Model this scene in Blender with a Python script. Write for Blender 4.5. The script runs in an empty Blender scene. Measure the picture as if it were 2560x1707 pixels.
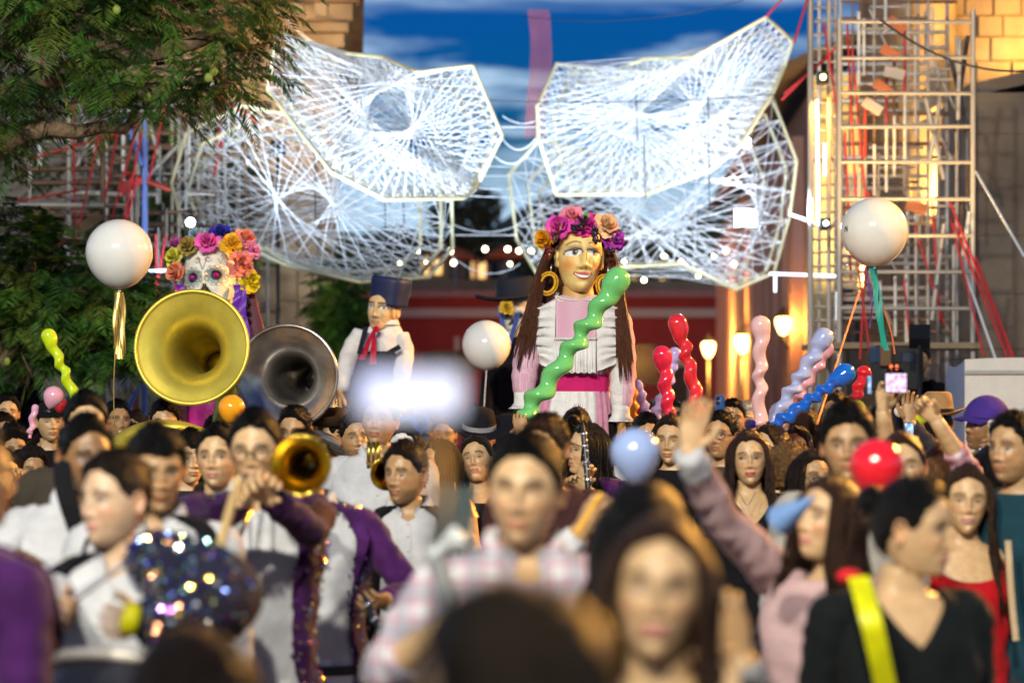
import bpy, math, random
import numpy as np
from mathutils import Vector, Matrix
rng = np.random.default_rng(7)
random.seed(7)
scene = bpy.context.scene
COL = scene.collection
R = math.radians
# ------------------------------------------------------------------ camera
F, CXP, HOR, CAMZ = 2560 * 85 / 36, 1280.0, 950.0, 1.87
def P(px, py, d):
    """photo pixel (2560 wide) at a distance of d metres -> point in the square"""
    return np.array([(px - CXP) / F * d, d, CAMZ + (HOR - py) / F * d])
cam_d = bpy.data.cameras.new('camera'); cam = bpy.data.objects.new('camera', cam_d); COL.objects.link(cam)
cam.location = (0, 0, CAMZ); cam.rotation_euler = (R(90), 0, 0)
cam_d.lens = 85; cam_d.sensor_width = 36; cam_d.shift_y = (HOR - 853.5) / 2560
cam_d.clip_start = .05; cam_d.clip_end = 2000
cam_d.dof.use_dof = True; cam_d.dof.focus_distance = 12.9; cam_d.dof.aperture_fstop = 2.0
cam_d.dof.aperture_blades = 0
scene.camera = cam
# ------------------------------------------------------------------ picture settings
scene.render.engine = 'CYCLES'
vs = scene.view_settings
vs.view_transform = 'Standard'; vs.look = 'None'; vs.exposure = 0.0; vs.gamma = 1.0; vs.use_curve_mapping = False
scene.cycles.max_bounces = 4; scene.cycles.diffuse_bounces = 2; scene.cycles.glossy_bounces = 3
scene.cycles.transmission_bounces = 3; scene.cycles.transparent_max_bounces = 6
scene.cycles.sample_clamp_indirect = 4.0; scene.cycles.sample_clamp_direct = 0
scene.cycles.use_denoising = True
scene.cycles.caustics_reflective = False; scene.cycles.caustics_refractive = False
# ------------------------------------------------------------------ world: blue hour sky with drifting cloud
w = bpy.data.worlds.new('World'); scene.world = w; w.use_nodes = True
nt = w.node_tree; nt.nodes.clear(); N = nt.nodes.new; L = nt.links.new
out = N('ShaderNodeOutputWorld'); bg = N('ShaderNodeBackground'); L(bg.outputs[0], out.inputs[0])
sky = N('ShaderNodeTexSky'); sky.sky_type = 'NISHITA'; sky.sun_disc = False
sky.sun_elevation = R(1.0); sky.sun_rotation = R(0); sky.ozone_density = 4.0; sky.air_density = 1.4; sky.dust_density = .2
tint = N('ShaderNodeMix'); tint.data_type = 'RGBA'; tint.blend_type = 'MULTIPLY'; tint.inputs[0].default_value = 1
tint.inputs[7].default_value = (.02, 1.05, 3.9, 1); L(sky.outputs[0], tint.inputs[6])
tc = N('ShaderNodeTexCoord'); mp = N('ShaderNodeMapping'); L(tc.outputs['Generated'], mp.inputs[0])
mp.inputs['Scale'].default_value = (9, 9, 60); mp.inputs['Location'].default_value = (1.3, 4.2, -1.05)
nz = N('ShaderNodeTexNoise'); nz.inputs['Scale'].default_value = 1.0; nz.inputs['Detail'].default_value = 7; nz.inputs['Roughness'].default_value = .58; nz.inputs['Distortion'].default_value = .55
L(mp.outputs[0], nz.inputs['Vector'])
rp = N('ShaderNodeValToRGB'); rp.color_ramp.elements[0].position = .455; rp.color_ramp.elements[1].position = .68
rp.color_ramp.elements[0].color = (0, 0, 0, 1); rp.color_ramp.elements[1].color = (1, 1, 1, 1); L(nz.outputs[0], rp.inputs[0])
# long cloud banks lying at the horizon and higher up
sx = N('ShaderNodeSeparateXYZ'); L(tc.outputs['Generated'], sx.inputs[0])
wob = N('ShaderNodeMath'); wob.operation = 'MULTIPLY_ADD'; wob.inputs[1].default_value = .035; L(nz.outputs[0], wob.inputs[0]); L(sx.outputs['Z'], wob.inputs[2])
rb = N('ShaderNodeValToRGB'); e = rb.color_ramp.elements
e[0].position = .045; e[0].color = (0, 0, 0, 1); e[1].position = 1.0; e[1].color = (.2, .2, .2, 1)
for pos, v in ((.072, .05), (.08, .95), (.098, .75), (.105, .0), (.166, .0), (.180, .95), (.26, .75), (.36, .12), (.7, .25)):
    q = e.new(pos); q.color = (v, v, v, 1)
L(wob.outputs[0], rb.inputs[0])
mx = N('ShaderNodeMath'); mx.operation = 'MAXIMUM'; L(rp.outputs[0], mx.inputs[0]); L(rb.outputs[0], mx.inputs[1])
cm = N('ShaderNodeMix'); cm.data_type = 'RGBA'; L(mx.outputs[0], cm.inputs[0]); L(tint.outputs[2], cm.inputs[6]); 
# the cloud nearer the afterglow at the horizon is the bright one, overhead it is already dark
fz = N('ShaderNodeMapRange'); fz.inputs[1].default_value = .17; fz.inputs[2].default_value = .45; fz.inputs[3].default_value = 1.0; fz.inputs[4].default_value = .16; L(sx.outputs['Z'], fz.inputs[0])
cd_ = N('ShaderNodeMix'); cd_.data_type = 'RGBA'; cd_.blend_type = 'MULTIPLY'; cd_.inputs[0].default_value = 1; cd_.inputs[6].default_value = (5.4, 7.8, 10.2, 1); L(fz.outputs[0], cd_.inputs[7]); L(cd_.outputs[2], cm.inputs[7])
L(cm.outputs[2], bg.inputs[0]); bg.inputs[1].default_value = .095
# ------------------------------------------------------------------ light of the evening: the sun is all but gone
sd = bpy.data.lights.new('sun', 'SUN'); sd.energy = .03; sd.angle = R(12); sd.color = (1, .85, .7)
sun = bpy.data.objects.new('sun', sd); COL.objects.link(sun); sun.rotation_euler = (R(-88), 0, 0)
def aim(o, tgt):
    o.rotation_euler = (Vector(tgt) - o.location).to_track_quat('-Z', 'Y').to_euler()
def spot(name, loc, tgt, power, col, size=70, blend=.6, rad=.15):
    l = bpy.data.lights.new(name, 'SPOT'); l.energy = power; l.color = col; l.spot_size = R(size); l.spot_blend = blend; l.shadow_soft_size = rad
    o = bpy.data.objects.new(name, l); COL.objects.link(o); o.location = loc; aim(o, tgt); return o
def point(name, loc, power, col, rad=.12):
    l = bpy.data.lights.new(name, 'POINT'); l.energy = power; l.color = col; l.shadow_soft_size = rad
    o = bpy.data.objects.new(name, l); COL.objects.link(o); o.location = loc; return o
KEYW, AMBER, ICE = (1, .94, .78), (1, .46, .08), (.68, .83, 1)
# two assumed floodlights, unseen behind the camera, as key light (assumed masts built below)
ASSUMED_FLOODS = [(-5.0, -5.5, 10.0), (-1.4, -5.8, 10.0)]
for q in ASSUMED_FLOODS: spot('assumed_floodlight_beam', q, (.3, 13.5, 1.9), 9000, KEYW, 60, 1.0, .28)
# assumed amber lamps, unseen on the right beyond the first rows, giving rim light
ASSUMED_AMBERS = [(6.4, 12.5, 5.2), (6.6, 17.5, 5.0)]
for q, pw, tg in zip(ASSUMED_AMBERS, (3000, 6200), ((-.5, 7.0, 1.5), (0, 11.5, 1.6))): spot('assumed_lamp_beam', q, tg, pw, AMBER, 92, .6, .2)
# ------------------------------------------------------------------ mesh helpers
class G:
    """collects vertex arrays and faces for one mesh"""
    def __init__(s): s.V = []; s.Q = []; s.T = []; s.C = []; s.n = 0; s.QM = []; s.TM = []
    def add(s, V, Q=None, T=None, c=None, m=0):
        V = np.asarray(V, float).reshape(-1, 3)
        if Q is not None and len(Q): s.Q.append(np.asarray(Q, int) + s.n); s.QM.append(np.full(len(Q), m))
        if T is not None and len(T): s.T.append(np.asarray(T, int) + s.n); s.TM.append(np.full(len(T), m))
        if c is None: c = (1, 1, 1)
        c = np.asarray(c, float)
        s.C.append(np.broadcast_to(c, (len(V), 3)) if c.ndim == 1 else c.reshape(-1, 3))
        s.V.append(V); s.n += len(V); return s
    def build(s, name, mat, parent=None, smooth=True, col=False):
        V = np.concatenate(s.V) if s.V else np.zeros((0, 3))
        Q = np.concatenate(s.Q) if s.Q else np.zeros((0, 4), int)
        T = np.concatenate(s.T) if s.T else np.zeros((0, 3), int)
        me = bpy.data.meshes.new(name)
        me.vertices.add(len(V)); me.vertices.foreach_set('co', V.astype(np.float32).ravel())
        nl = len(Q) * 4 + len(T) * 3
        me.loops.add(nl); me.loops.foreach_set('vertex_index', np.concatenate([Q.ravel(), T.ravel()]).astype(np.int32))
        me.polygons.add(len(Q) + len(T))
        ls = np.concatenate([np.arange(len(Q)) * 4, len(Q) * 4 + np.arange(len(T)) * 3]).astype(np.int32)
        me.polygons.foreach_set('loop_start', ls)
        me.polygons.foreach_set('use_smooth', np.full(len(Q) + len(T), smooth))
        mats = mat if isinstance(mat, (list, tuple)) else [mat]
        for m in mats: me.materials.append(m)
        if len(mats) > 1:
            mi = np.concatenate(s.QM + s.TM).astype(np.int32); me.polygons.foreach_set('material_index', mi)
        if col:
            a = me.color_attributes.new('Col', 'FLOAT_COLOR', 'POINT')
            C = np.concatenate(s.C); a.data.foreach_set('color', np.concatenate([C, np.ones((len(C), 1))], 1).astype(np.float32).ravel())
        me.update(calc_edges=True)
        o = bpy.data.objects.new(name, me); COL.objects.link(o)
        if parent is not None: o.parent = parent
        return o
def thing(name, loc, label, cat, group=None, kind=None):
    o = bpy.data.objects.new(name, None); COL.objects.link(o); o.location = loc; o.empty_display_size = .1
    return tag(o, label, cat, group, kind)
def tag(o, label, cat=None, group=None, kind=None):
    o['label'] = label
    if cat: o['category'] = cat
    if group: o['group'] = group
    if kind: o['kind'] = kind
    return o
def gridq(nr, nc, wrap=True):
    i = np.arange(nr - 1)[:, None]; j = np.arange(nc if wrap else nc - 1)[None, :]; k = (j + 1) % nc
    return np.stack([i * nc + j, (i + 1) * nc + j, (i + 1) * nc + k, i * nc + k], -1).reshape(-1, 4)
def grid(g, A, wrap=True, c=None, m=0):
    A = np.asarray(A, float); nr, nc = A.shape[:2]
    g.add(A.reshape(-1, 3), gridq(nr, nc, wrap), c=c, m=m)
def unit(v): v = np.asarray(v, float); return v / (np.linalg.norm(v) + 1e-12)
def frames(pts):
    pts = np.asarray(pts, float); t = np.gradient(pts, axis=0); t /= np.linalg.norm(t, axis=1)[:, None] + 1e-12
    a = np.array([0, 0, 1.]) if abs(t[0][2]) < .9 else np.array([1., 0, 0])
    u = unit(np.cross(a, t[0])); U = []
    for k in range(len(pts)):
        u = unit(u - t[k] * np.dot(u, t[k])); U.append(u)
    U = np.array(U); return t, U, np.cross(t, U)
def tube(g, pts, rad, n=8, caps=True, c=None, m=0, flat=None, u0=None, wrk=0.):
    pts = np.asarray(pts, float); rad = np.broadcast_to(np.asarray(rad, float), (len(pts),))
    t, U, W = frames(pts)
    if u0 is not None:
        U = u0 - t * (t @ np.asarray(u0))[:, None]; U /= np.linalg.norm(U, axis=1)[:, None] + 1e-12; W = np.cross(t, U)
    a = np.linspace(0, 2 * np.pi, n, endpoint=False); f = 1 if flat is None else np.broadcast_to(np.asarray(flat, float), (len(pts),))[:, None, None]
    A = pts[:, None] + rad[:, None, None] * (U[:, None] * np.cos(a)[None, :, None] + f * W[:, None] * np.sin(a)[None, :, None])
    if wrk: A = A + (A - pts[:, None]) / rad[:, None, None] * (wrk * (wn(A * [1, 1, 1.6], 38, 2.) + .6 * wn(A, 75, 1.)))[..., None]
    nr = len(pts); q = gridq(nr, n); V = A.reshape(-1, 3)
    if caps:
        V = np.concatenate([V, pts[:1] - t[:1] * rad[0] * .3, pts[-1:] + t[-1:] * rad[-1] * .3]); b = nr * n; j = np.arange(n); k = (j + 1) % n
        T = np.concatenate([np.stack([np.full(n, b), j, k], 1), np.stack([np.full(n, b + 1), (nr - 1) * n + k, (nr - 1) * n + j], 1)])
        if c is not None and np.ndim(c) == 2: c = np.concatenate([np.repeat(c, n, 0), c[:1], c[-1:]])
    else:
        T = None
        if c is not None and np.ndim(c) == 2: c = np.repeat(c, n, 0)
    g.add(V, q, T, c=c, m=m)
def spline(pts, n):
    """Catmull-Rom through the points"""
    p = np.asarray(pts, float); p = np.concatenate([2 * p[:1] - p[1:2], p, 2 * p[-1:] - p[-2:-1]]); o = []
    m = len(p) - 3
    for s in np.linspace(0, m - 1e-9, n):
        i = int(s); f = s - i; a, b, c_, d_ = p[i:i + 4]
        o.append(.5 * ((2 * b) + (c_ - a) * f + (2 * a - 5 * b + 4 * c_ - d_) * f * f + (3 * b - a - 3 * c_ + d_) * f ** 3))
    return np.array(o)
BQ = np.array([[0, 1, 3, 2], [4, 6, 7, 5], [0, 4, 5, 1], [2, 3, 7, 6], [0, 2, 6, 4], [1, 5, 7, 3]])
def box(g, c0, c1, rot=None, org=None, c=None, m=0):
    a = np.minimum(c0, c1); b = np.maximum(c0, c1)
    V = np.array([[x, y, z] for x in (a[0], b[0]) for y in (a[1], b[1]) for z in (a[2], b[2])], float)
    if rot is not None: V = (V - org) @ np.asarray(rot).T + org
    g.add(V, BQ, c=c, m=m)
def bar(g, p, q, w, h=None, up=(0, 0, 1), c=None, m=0):
    """rectangular bar from p to q"""
    p = np.asarray(p, float); q = np.asarray(q, float); t = unit(q - p); h = w if h is None else h
    up = np.asarray(up, float)
    if abs(np.dot(up, t)) > .98: up = np.array([0, 1., 0])
    s = unit(np.cross(t, up)); u = np.cross(s, t)
    V = np.array([e + s * a * w / 2 + u * b * h / 2 for a in (-1, 1) for e in (p, q) for b in (-1, 1)])
    g.add(V, BQ, c=c, m=m)
def lathe(g, prof, org, ax, n=40, c=None, m=0, roll=0):
    """prof: (radius, along) pairs"""
    ax = unit(ax); a0 = np.array([0, 0, 1.]) if abs(ax[2]) < .9 else np.array([1., 0, 0]); u = unit(np.cross(a0, ax)); v = np.cross(ax, u)
    a = np.linspace(0, 2 * np.pi, n, endpoint=False) + roll; prof = np.asarray(prof, float)
    A = np.asarray(org)[None, None] + prof[:, None, 0:1] * (u * np.cos(a)[:, None] + v * np.sin(a)[:, None])[None] + prof[:, None, 1:2] * ax
    grid(g, A, c=c, m=m)
def ball(g, c0, r, nr=12, nc=18, c=None, m=0, sc=(1, 1, 1)):
    th = np.linspace(.001, np.pi - .001, nr); ph = np.linspace(0, 2 * np.pi, nc, endpoint=False)
    A = np.stack([np.sin(th)[:, None] * np.cos(ph), np.sin(th)[:, None] * np.sin(ph), np.cos(th)[:, None] * np.ones(nc)], -1) * r * np.asarray(sc) + np.asarray(c0)
    grid(g, A, c=c, m=m)
def rotz(a): c, s = math.cos(a), math.sin(a); return np.array([[c, -s, 0], [s, c, 0], [0, 0, 1]])
def rotx(a): c, s = math.cos(a), math.sin(a); return np.array([[1, 0, 0], [0, c, -s], [0, s, c]])
def roty(a): c, s = math.cos(a), math.sin(a); return np.array([[c, 0, s], [0, 1, 0], [-s, 0, c]])
def sst(a, b, x): t = np.clip((x - a) / (b - a), 0, 1); return t * t * (3 - 2 * t)
def wn(p, s, k=0):
    """cheap smooth noise of a point array"""
    x, y, z = p[..., 0] * s, p[..., 1] * s, p[..., 2] * s
    return (np.sin(x * 1.7 + 1.3 * np.sin(y * 1.1 + k) + k) + np.sin(y * 2.1 + 1.7 * np.sin(z * 1.3 + 2 * k)) + np.sin(z * 1.9 + 1.5 * np.sin(x * 1.2 + 3 * k) + 2.1 * k)) / 3
# ------------------------------------------------------------------ materials
MATS = {}
def M(name, col=(.5, .5, .5), rough=.6, metal=0., var=.15, vs_=6., bump=0., bs=60., spec=.5, sheen=0., coat=0., emit=None, es=0., vcol=False, trans=0., sub=0., stretch=None, var2=None, alpha=1.):
    if name in MATS: return MATS[name]
    m = bpy.data.materials.new(name); m.use_nodes = True; t = m.node_tree; b = t.nodes['Principled BSDF']; n = t.nodes.new; l = t.links.new
    b.inputs['Roughness'].default_value = rough; b.inputs['Metallic'].default_value = metal; b.inputs['Specular IOR Level'].default_value = spec
    b.inputs['Sheen Weight'].default_value = sheen; b.inputs['Coat Weight'].default_value = coat; b.inputs['Coat Roughness'].default_value = .08
    b.inputs['Transmission Weight'].default_value = trans; b.inputs['Alpha'].default_value = alpha
    if sub: b.inputs['Subsurface Weight'].default_value = sub; b.inputs['Subsurface Radius'].default_value = (.03, .015, .01); b.inputs['Subsurface Scale'].default_value = .25
    tcn = n('ShaderNodeTexCoord'); vec = tcn.outputs['Object']
    if stretch:
        mpn = n('ShaderNodeMapping'); mpn.inputs['Scale'].default_value = stretch; l(vec, mpn.inputs[0]); vec = mpn.outputs[0]
    src = None
    if vcol:
        at = n('ShaderNodeVertexColor'); at.layer_name = 'Col'; src = at.outputs[0]
    no = n('ShaderNodeTexNoise'); no.inputs['Scale'].default_value = vs_; no.inputs['Detail'].default_value = 5; no.inputs['Roughness'].default_value = .6; l(vec, no.inputs['Vector'])
    if var or vcol or var2:
        mr = n('ShaderNodeMapRange'); mr.inputs[1].default_value = .25; mr.inputs[2].default_value = .75; mr.inputs[3].default_value = 1 - var; mr.inputs[4].default_value = 1 + var; l(no.outputs[0], mr.inputs[0])
        mu = n('ShaderNodeMix'); mu.data_type = 'RGBA'; mu.blend_type = 'MULTIPLY'; mu.inputs[0].default_value = 1
        if vcol: l(src, mu.inputs[6])
        elif var2:
            m2 = n('ShaderNodeMix'); m2.data_type = 'RGBA'; n2 = n('ShaderNodeTexNoise'); n2.inputs['Scale'].default_value = vs_ * .37; n2.inputs['Detail'].default_value = 6; l(vec, n2.inputs['Vector'])
            r2 = n('ShaderNodeMapRange'); r2.inputs[1].default_value = .42; r2.inputs[2].default_value = .6; l(n2.outputs[0], r2.inputs[0]); l(r2.outputs[0], m2.inputs[0])
            m2.inputs[6].default_value = (*col, 1); m2.inputs[7].default_value = (*var2, 1); l(m2.outputs[2], mu.inputs[6])
        else: mu.inputs[6].default_value = (*col, 1)
        l(mr.outputs[0], mu.inputs[7]); l(mu.outputs[2], b.inputs['Base Color'])
    else: b.inputs['Base Color'].default_value = (*col, 1)
    if bump:
        bn = n('ShaderNodeTexNoise'); bn.inputs['Scale'].default_value = bs; bn.inputs['Detail'].default_value = 6; l(vec, bn.inputs['Vector'])
        bp = n('ShaderNodeBump'); bp.inputs['Strength'].default_value = bump; bp.inputs['Distance'].default_value = .02; l(bn.outputs[0], bp.inputs['Height']); l(bp.outputs[0], b.inputs['Normal'])
    if emit is not None:
        b.inputs['Emission Color'].default_value = (*emit, 1); b.inputs['Emission Strength'].default_value = es
    MATS[name] = m; return m
def cloth(col, rough=.85, key=None, **k):
    nm = key or 'cloth_%02x%02x%02x' % tuple(int(min(.999, x) * 255) for x in col)
    k.setdefault('var', .22); k.setdefault('vs_', 7); k.setdefault('bump', .6); k.setdefault('bs', 15); k.setdefault('sheen', .03); k.setdefault('spec', .12)
    return M(nm, col, rough, **k)
def balloon_mat(col, key): return M('latex_' + key, col, .13, var=.05, vs_=3, spec=.6, coat=.3, sub=.15)
SKIN = M('skin', rough=.40, vcol=True, var=.20, vs_=34, spec=.45, bump=.12, bs=160, sub=.10)
PAINT = M('painted_papier_mache', rough=.5, vcol=True, var=.05, vs_=20, spec=.35, bump=.05, bs=60)
def hair_mat(col): return M('hair_%02x%02x%02x' % tuple(int(min(.999, x) * 255) for x in col), col, .38, var=.5, vs_=70, bump=.8, bs=260, spec=.18, stretch=(1, 1, .18))
STEEL = M('galvanised_steel', (.55, .53, .49), .45, .25, var=.35, vs_=9, bump=.1, bs=80, var2=(.42, .34, .26))
ROPE_RED = M('red_rope', (.62, .03, .035), .7, var=.2)
CORD = M('white_cord', (.88, .89, .92), .75, var=.06, vs_=2)
BLACK = M('black_plastic', (.012, .012, .014), .35, var=.1)
# ------------------------------------------------------------------ people
NCF = 72
def phis(nc):
    u = np.linspace(0, 2 * np.pi, nc, endpoint=False); return u - .5 * np.sin(u)
def gau(x, z, cx, cz, sx, sz): return np.exp(-((x - cx) / sx) ** 2 - ((z - cz) / sz) ** 2)
def head_grid(nr, nc, skin, lips=None, brow=(.02, .012, .01), browt=1., beard=0., stache=0., smile=0., gaze=0., eyes=1., teeth=False, liner=.5, child=0., nosew=1., jaw=1., blush=.3, th1=162.):
    th = R(2) + (R(th1) - R(2)) * np.linspace(0, 1, nr); ph = phis(nc)
    st = np.sin(th)[:, None]; ct = np.cos(th)[:, None]; e = np.where(ct < 0, 1 - .42 * np.clip(-ct * 1.3, 0, 1), 1.); se = st ** e
    sp = np.sin(ph)[None]; cp = np.cos(ph)[None]
    x = .077 * se * sp; y = -se * cp * np.where(cp > 0, .092, .104); z = ct * np.where(ct > 0, .112, .122) * np.ones_like(sp)
    s = np.clip(-z / .122, 0, 1)
    x = x * (1 - .06 * s - (.24 * s * s) / jaw); back = np.clip(-cp, 0, 1); front = np.clip(cp, 0, 1)
    y = np.where(y > 0, y * (1 - .45 * s * s), y); z = z + .03 * back * s * s
    y = y - .016 * s * s * front ** 2
    y = np.where(y < -.084, -.084 + (y + .084) * .45, y)
    x0, z0 = x.copy(), z.copy(); fr = sst(.15, .45, front); ax = np.abs(x)
    d = np.zeros_like(x)
    d += .010 * gau(x, z, 0, .006, .008, .018) + .015 * gau(x, z, 0, -.016, .0085 * nosew, .016) + .017 * gau(x, z, 0, -.0335, .0105 * nosew, .0085)
    d += .0085 * gau(ax, z, .0145 * nosew, -.0375, .0065, .0065)
    d += -.0135 * gau(ax, z, .032, .004, .0165, .011) + .0075 * gau(ax, z, .0325, .001, .0105, .0075)
    d += .0062 * gau(ax, z, .028, .025, .022, .008) + .005 * gau(ax, z, .044, -.026, .018, .018)
    zm = -.0655 + smile * ax * ax * 12
    d += .006 * gau(x, z, 0, -.066, .026, .018) + .0045 * gau(x, z - zm, 0, .0055, .019, .0042) + .0055 * gau(x, z - zm, 0, -.006, .016, .0048) - .005 * gau(x, z - zm, 0, 0, .021, .0017)
    d += -.004 * gau(x, z, 0, -.084, .016, .006) + .008 * gau(x, z, 0, -.104, .019, .013)
    d += -.004 * gau(ax, z, .062, -.01, .014, .03)
    sd_ = float(np.sum(np.asarray(skin)) * 37 + jaw * 91 + nosew * 53); d += .0022 * wn(np.stack([x, y, z], -1), 48, sd_) + .0012 * wn(np.stack([x, y, z], -1), 110, sd_ + 1)
    d += -.0022 * np.exp(-((ax - .020 - (-.04 - z) * .55) / .004) ** 2) * sst(-.034, -.045, z) * sst(-.078, -.066, z)   # folds beside the mouth
    d += -.0012 * np.exp(-(((z - .048 - .004 * np.cos(x * 50)) % .014 - .007) / .0022) ** 2) * sst(.036, .042, z) * sst(.075, .065, z) * sst(.05, .03, ax)
    y = y - d * fr
    pos = np.stack([x, y, z], -1)
    # colour
    sk = np.asarray(skin, float); C = np.ones(pos.shape) * sk
    def mix(mask, col, a=1.): nonlocal C; mm = np.clip(mask * a, 0, 1)[..., None]; C = C * (1 - mm) + np.asarray(col, float) * mm
    red = np.clip(sk * np.array([1.08, .72, .68]), 0, 1)
    mix(gau(ax, z0, .042, -.03, .02, .018) * fr, red, blush); mix(gau(x0, z0, 0, -.034, .014, .01) * fr, red, .35)
    mix(gau(ax, z0, .031, .004, .021, .013) * fr, sk * .48, .55)  # eye-socket shade painted into the skin colour
    if beard:
        bm = sst(-.048, -.07, z0) * (1 - gau(x0, z0, 0, -.066, .02, .009)) * sst(.1, .3, front) * sst(.03, .06, ax + .03) ; mix(bm, np.array(brow) * 1.2 + sk * .12, beard)
        mix(gau(x0, z0, 0, -.1, .02, .016) * fr, np.array(brow) * 1.2, beard * .8)
    if stache: mix(gau(x0, z0, 0, -.052, .022, .0052) * fr, np.array(brow) * 1.2 + sk * .06, stache)
    zb = .0235 + .004 * np.cos((ax - .03) * 60) - .006 * sst(.036, .055, ax)
    mix(np.exp(-((z0 - zb) / (.0046 * browt)) ** 2) * sst(.009, .016, ax) * (1 - sst(.046, .056, ax)) * fr, brow, .92)
    li = np.asarray(lips if lips is not None else np.clip(sk * np.array([.80, .42, .42]), 0, 1), float)
    lm = (np.exp(-(np.abs(z0 - zm) / .0088) ** 3.)) * (1 - sst(.019, .027 + .01 * abs(smile), ax)); mix(lm * fr, li, .95)
    mix(np.exp(-((z0 - zm) / .0016) ** 2) * (1 - sst(.02, .027, ax)) * fr, np.array([.05, .015, .012]), .85)
    if teeth: mix(np.exp(-(np.abs(z0 - zm + .0005) / .0038) ** 4) * (1 - sst(.014, .02, ax)) * fr, (.8, .78, .72), 1)
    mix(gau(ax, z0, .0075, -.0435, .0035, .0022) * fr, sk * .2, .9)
    ez = .001; ex = .0325; hw = .0145; hh = .0050 * eyes
    alm = ((ax - ex) / hw) ** 2 + ((z0 - ez - .0012 * (ax - ex) / hw) / np.maximum(hh, 1e-4)) ** 2
    if eyes > .15:
        mix(sst(1.75, 1.15, alm) * (z0 > ez - .002) * fr, np.array([.03, .02, .018]), .55 + .45 * liner)
        mix(sst(1.15, .75, alm) * fr, (.24, .215, .20), 1)
        ir = np.hypot(x0 - np.sign(x0) * ex - gaze * .006, (z0 - ez) * .95) / .0082
        mix(sst(1.1, .7, ir) * sst(1.2, .85, alm) * fr, (.035, .018, .012), 1)
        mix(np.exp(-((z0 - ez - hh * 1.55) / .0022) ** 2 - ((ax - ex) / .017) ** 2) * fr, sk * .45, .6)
    else: mix(np.exp(-((z0 - ez + .002 + .1 * (ax - ex) ** 2 * 30) / .0026) ** 2 - ((ax - ex) / .014) ** 4) * fr, (.03, .018, .015), .95)
    return pos, C, th, ph
HLT = np.array([[0, .076], [25, .073], [45, .062], [58, .042], [68, .010], [80, -.004], [90, .012], [105, -.012], [125, -.062], [150, -.082], [180, -.088]])
def hair_thick(pos, ph, H, side, line=0., nseed=0., part=0.):
    a = np.abs((np.degrees(ph) + 180) % 360 - 180); zh = np.interp(a, HLT[:, 0], HLT[:, 1])[None] + line * sst(60, 0, a)[None]
    m = sst(-.004, .012, pos[..., 2] - zh + .006 * wn(pos, 90, nseed))
    k = sst(-.02, .07, pos[..., 2])
    return m, (side + (H - side) * k) * (1 + .22 * wn(pos, 55, nseed) + .12 * wn(pos, 130, nseed + 1))
TOR = np.array([[-.215, .054, .052, .054, .020], [-.255, .057, .054, .058, .026], [-.277, .072, .060, .068, .030], [-.292, .105, .068, .078, .032], [-.310, .143, .080, .088, .032],
                [-.338, .172, .094, .098, .030], [-.39, .186, .110, .106, .026], [-.46, .184, .121, .108, .020], [-.56, .168, .119, .100, .015], [-.68, .155, .112, .095, .012],
                [-.80, .164, .113, .107, .015], [-.90, .174, .112, .115, .018], [-.97, .165, .100, .110, .020]])
def torso(ph, u, b, k, off=0., fem=0.):
    """point on the trunk at angle ph (0 = front), row u; broadcast arrays"""
    ph, u = np.broadcast_arrays(ph, u); i = np.arange(13)
    f = lambda c: np.interp(u, i, TOR[:, c])
    z, rx, rf, rb, cy = f(0), f(1), f(2), f(3), f(4)
    rx = np.where(u > 3, rx * b, rx) ; rf = np.where(u > 4, rf * b, rf); rb = np.where(u > 4, rb * b, rb)
    if fem: rf = rf + .022 * fem * np.exp(-((u - 7.2) / .9) ** 2); rx = rx * (1 - .08 * fem * np.exp(-((u - 5) / 2) ** 2))
    sp, cp = np.sin(ph), np.cos(ph); e = .82
    sx_ = np.sign(sp) * np.abs(sp) ** e; cy_ = np.sign(cp) * np.abs(cp) ** e
    x = (rx + off) * sx_; y = cy - (np.where(cp > 0, rf, rb) + off) * cy_
    zz = np.where(z < -.25, -.25 + (z + .25) * k, z) + off * np.clip((6 - u) / 3, 0, 1)
    return np.stack([x, y, zz], -1)
def ik(sh, tgt, l1, l2, pole):
    v = tgt - sh; dd = np.linalg.norm(v); dd = min(dd, (l1 + l2) * .995); n = unit(v); a = (l1 * l1 - l2 * l2 + dd * dd) / (2 * dd); h = math.sqrt(max(l1 * l1 - a * a, 0))
    p = np.asarray(pole, float); p = unit(p - n * np.dot(p, n)); return sh + n * a + p * h, sh + n * dd
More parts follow.
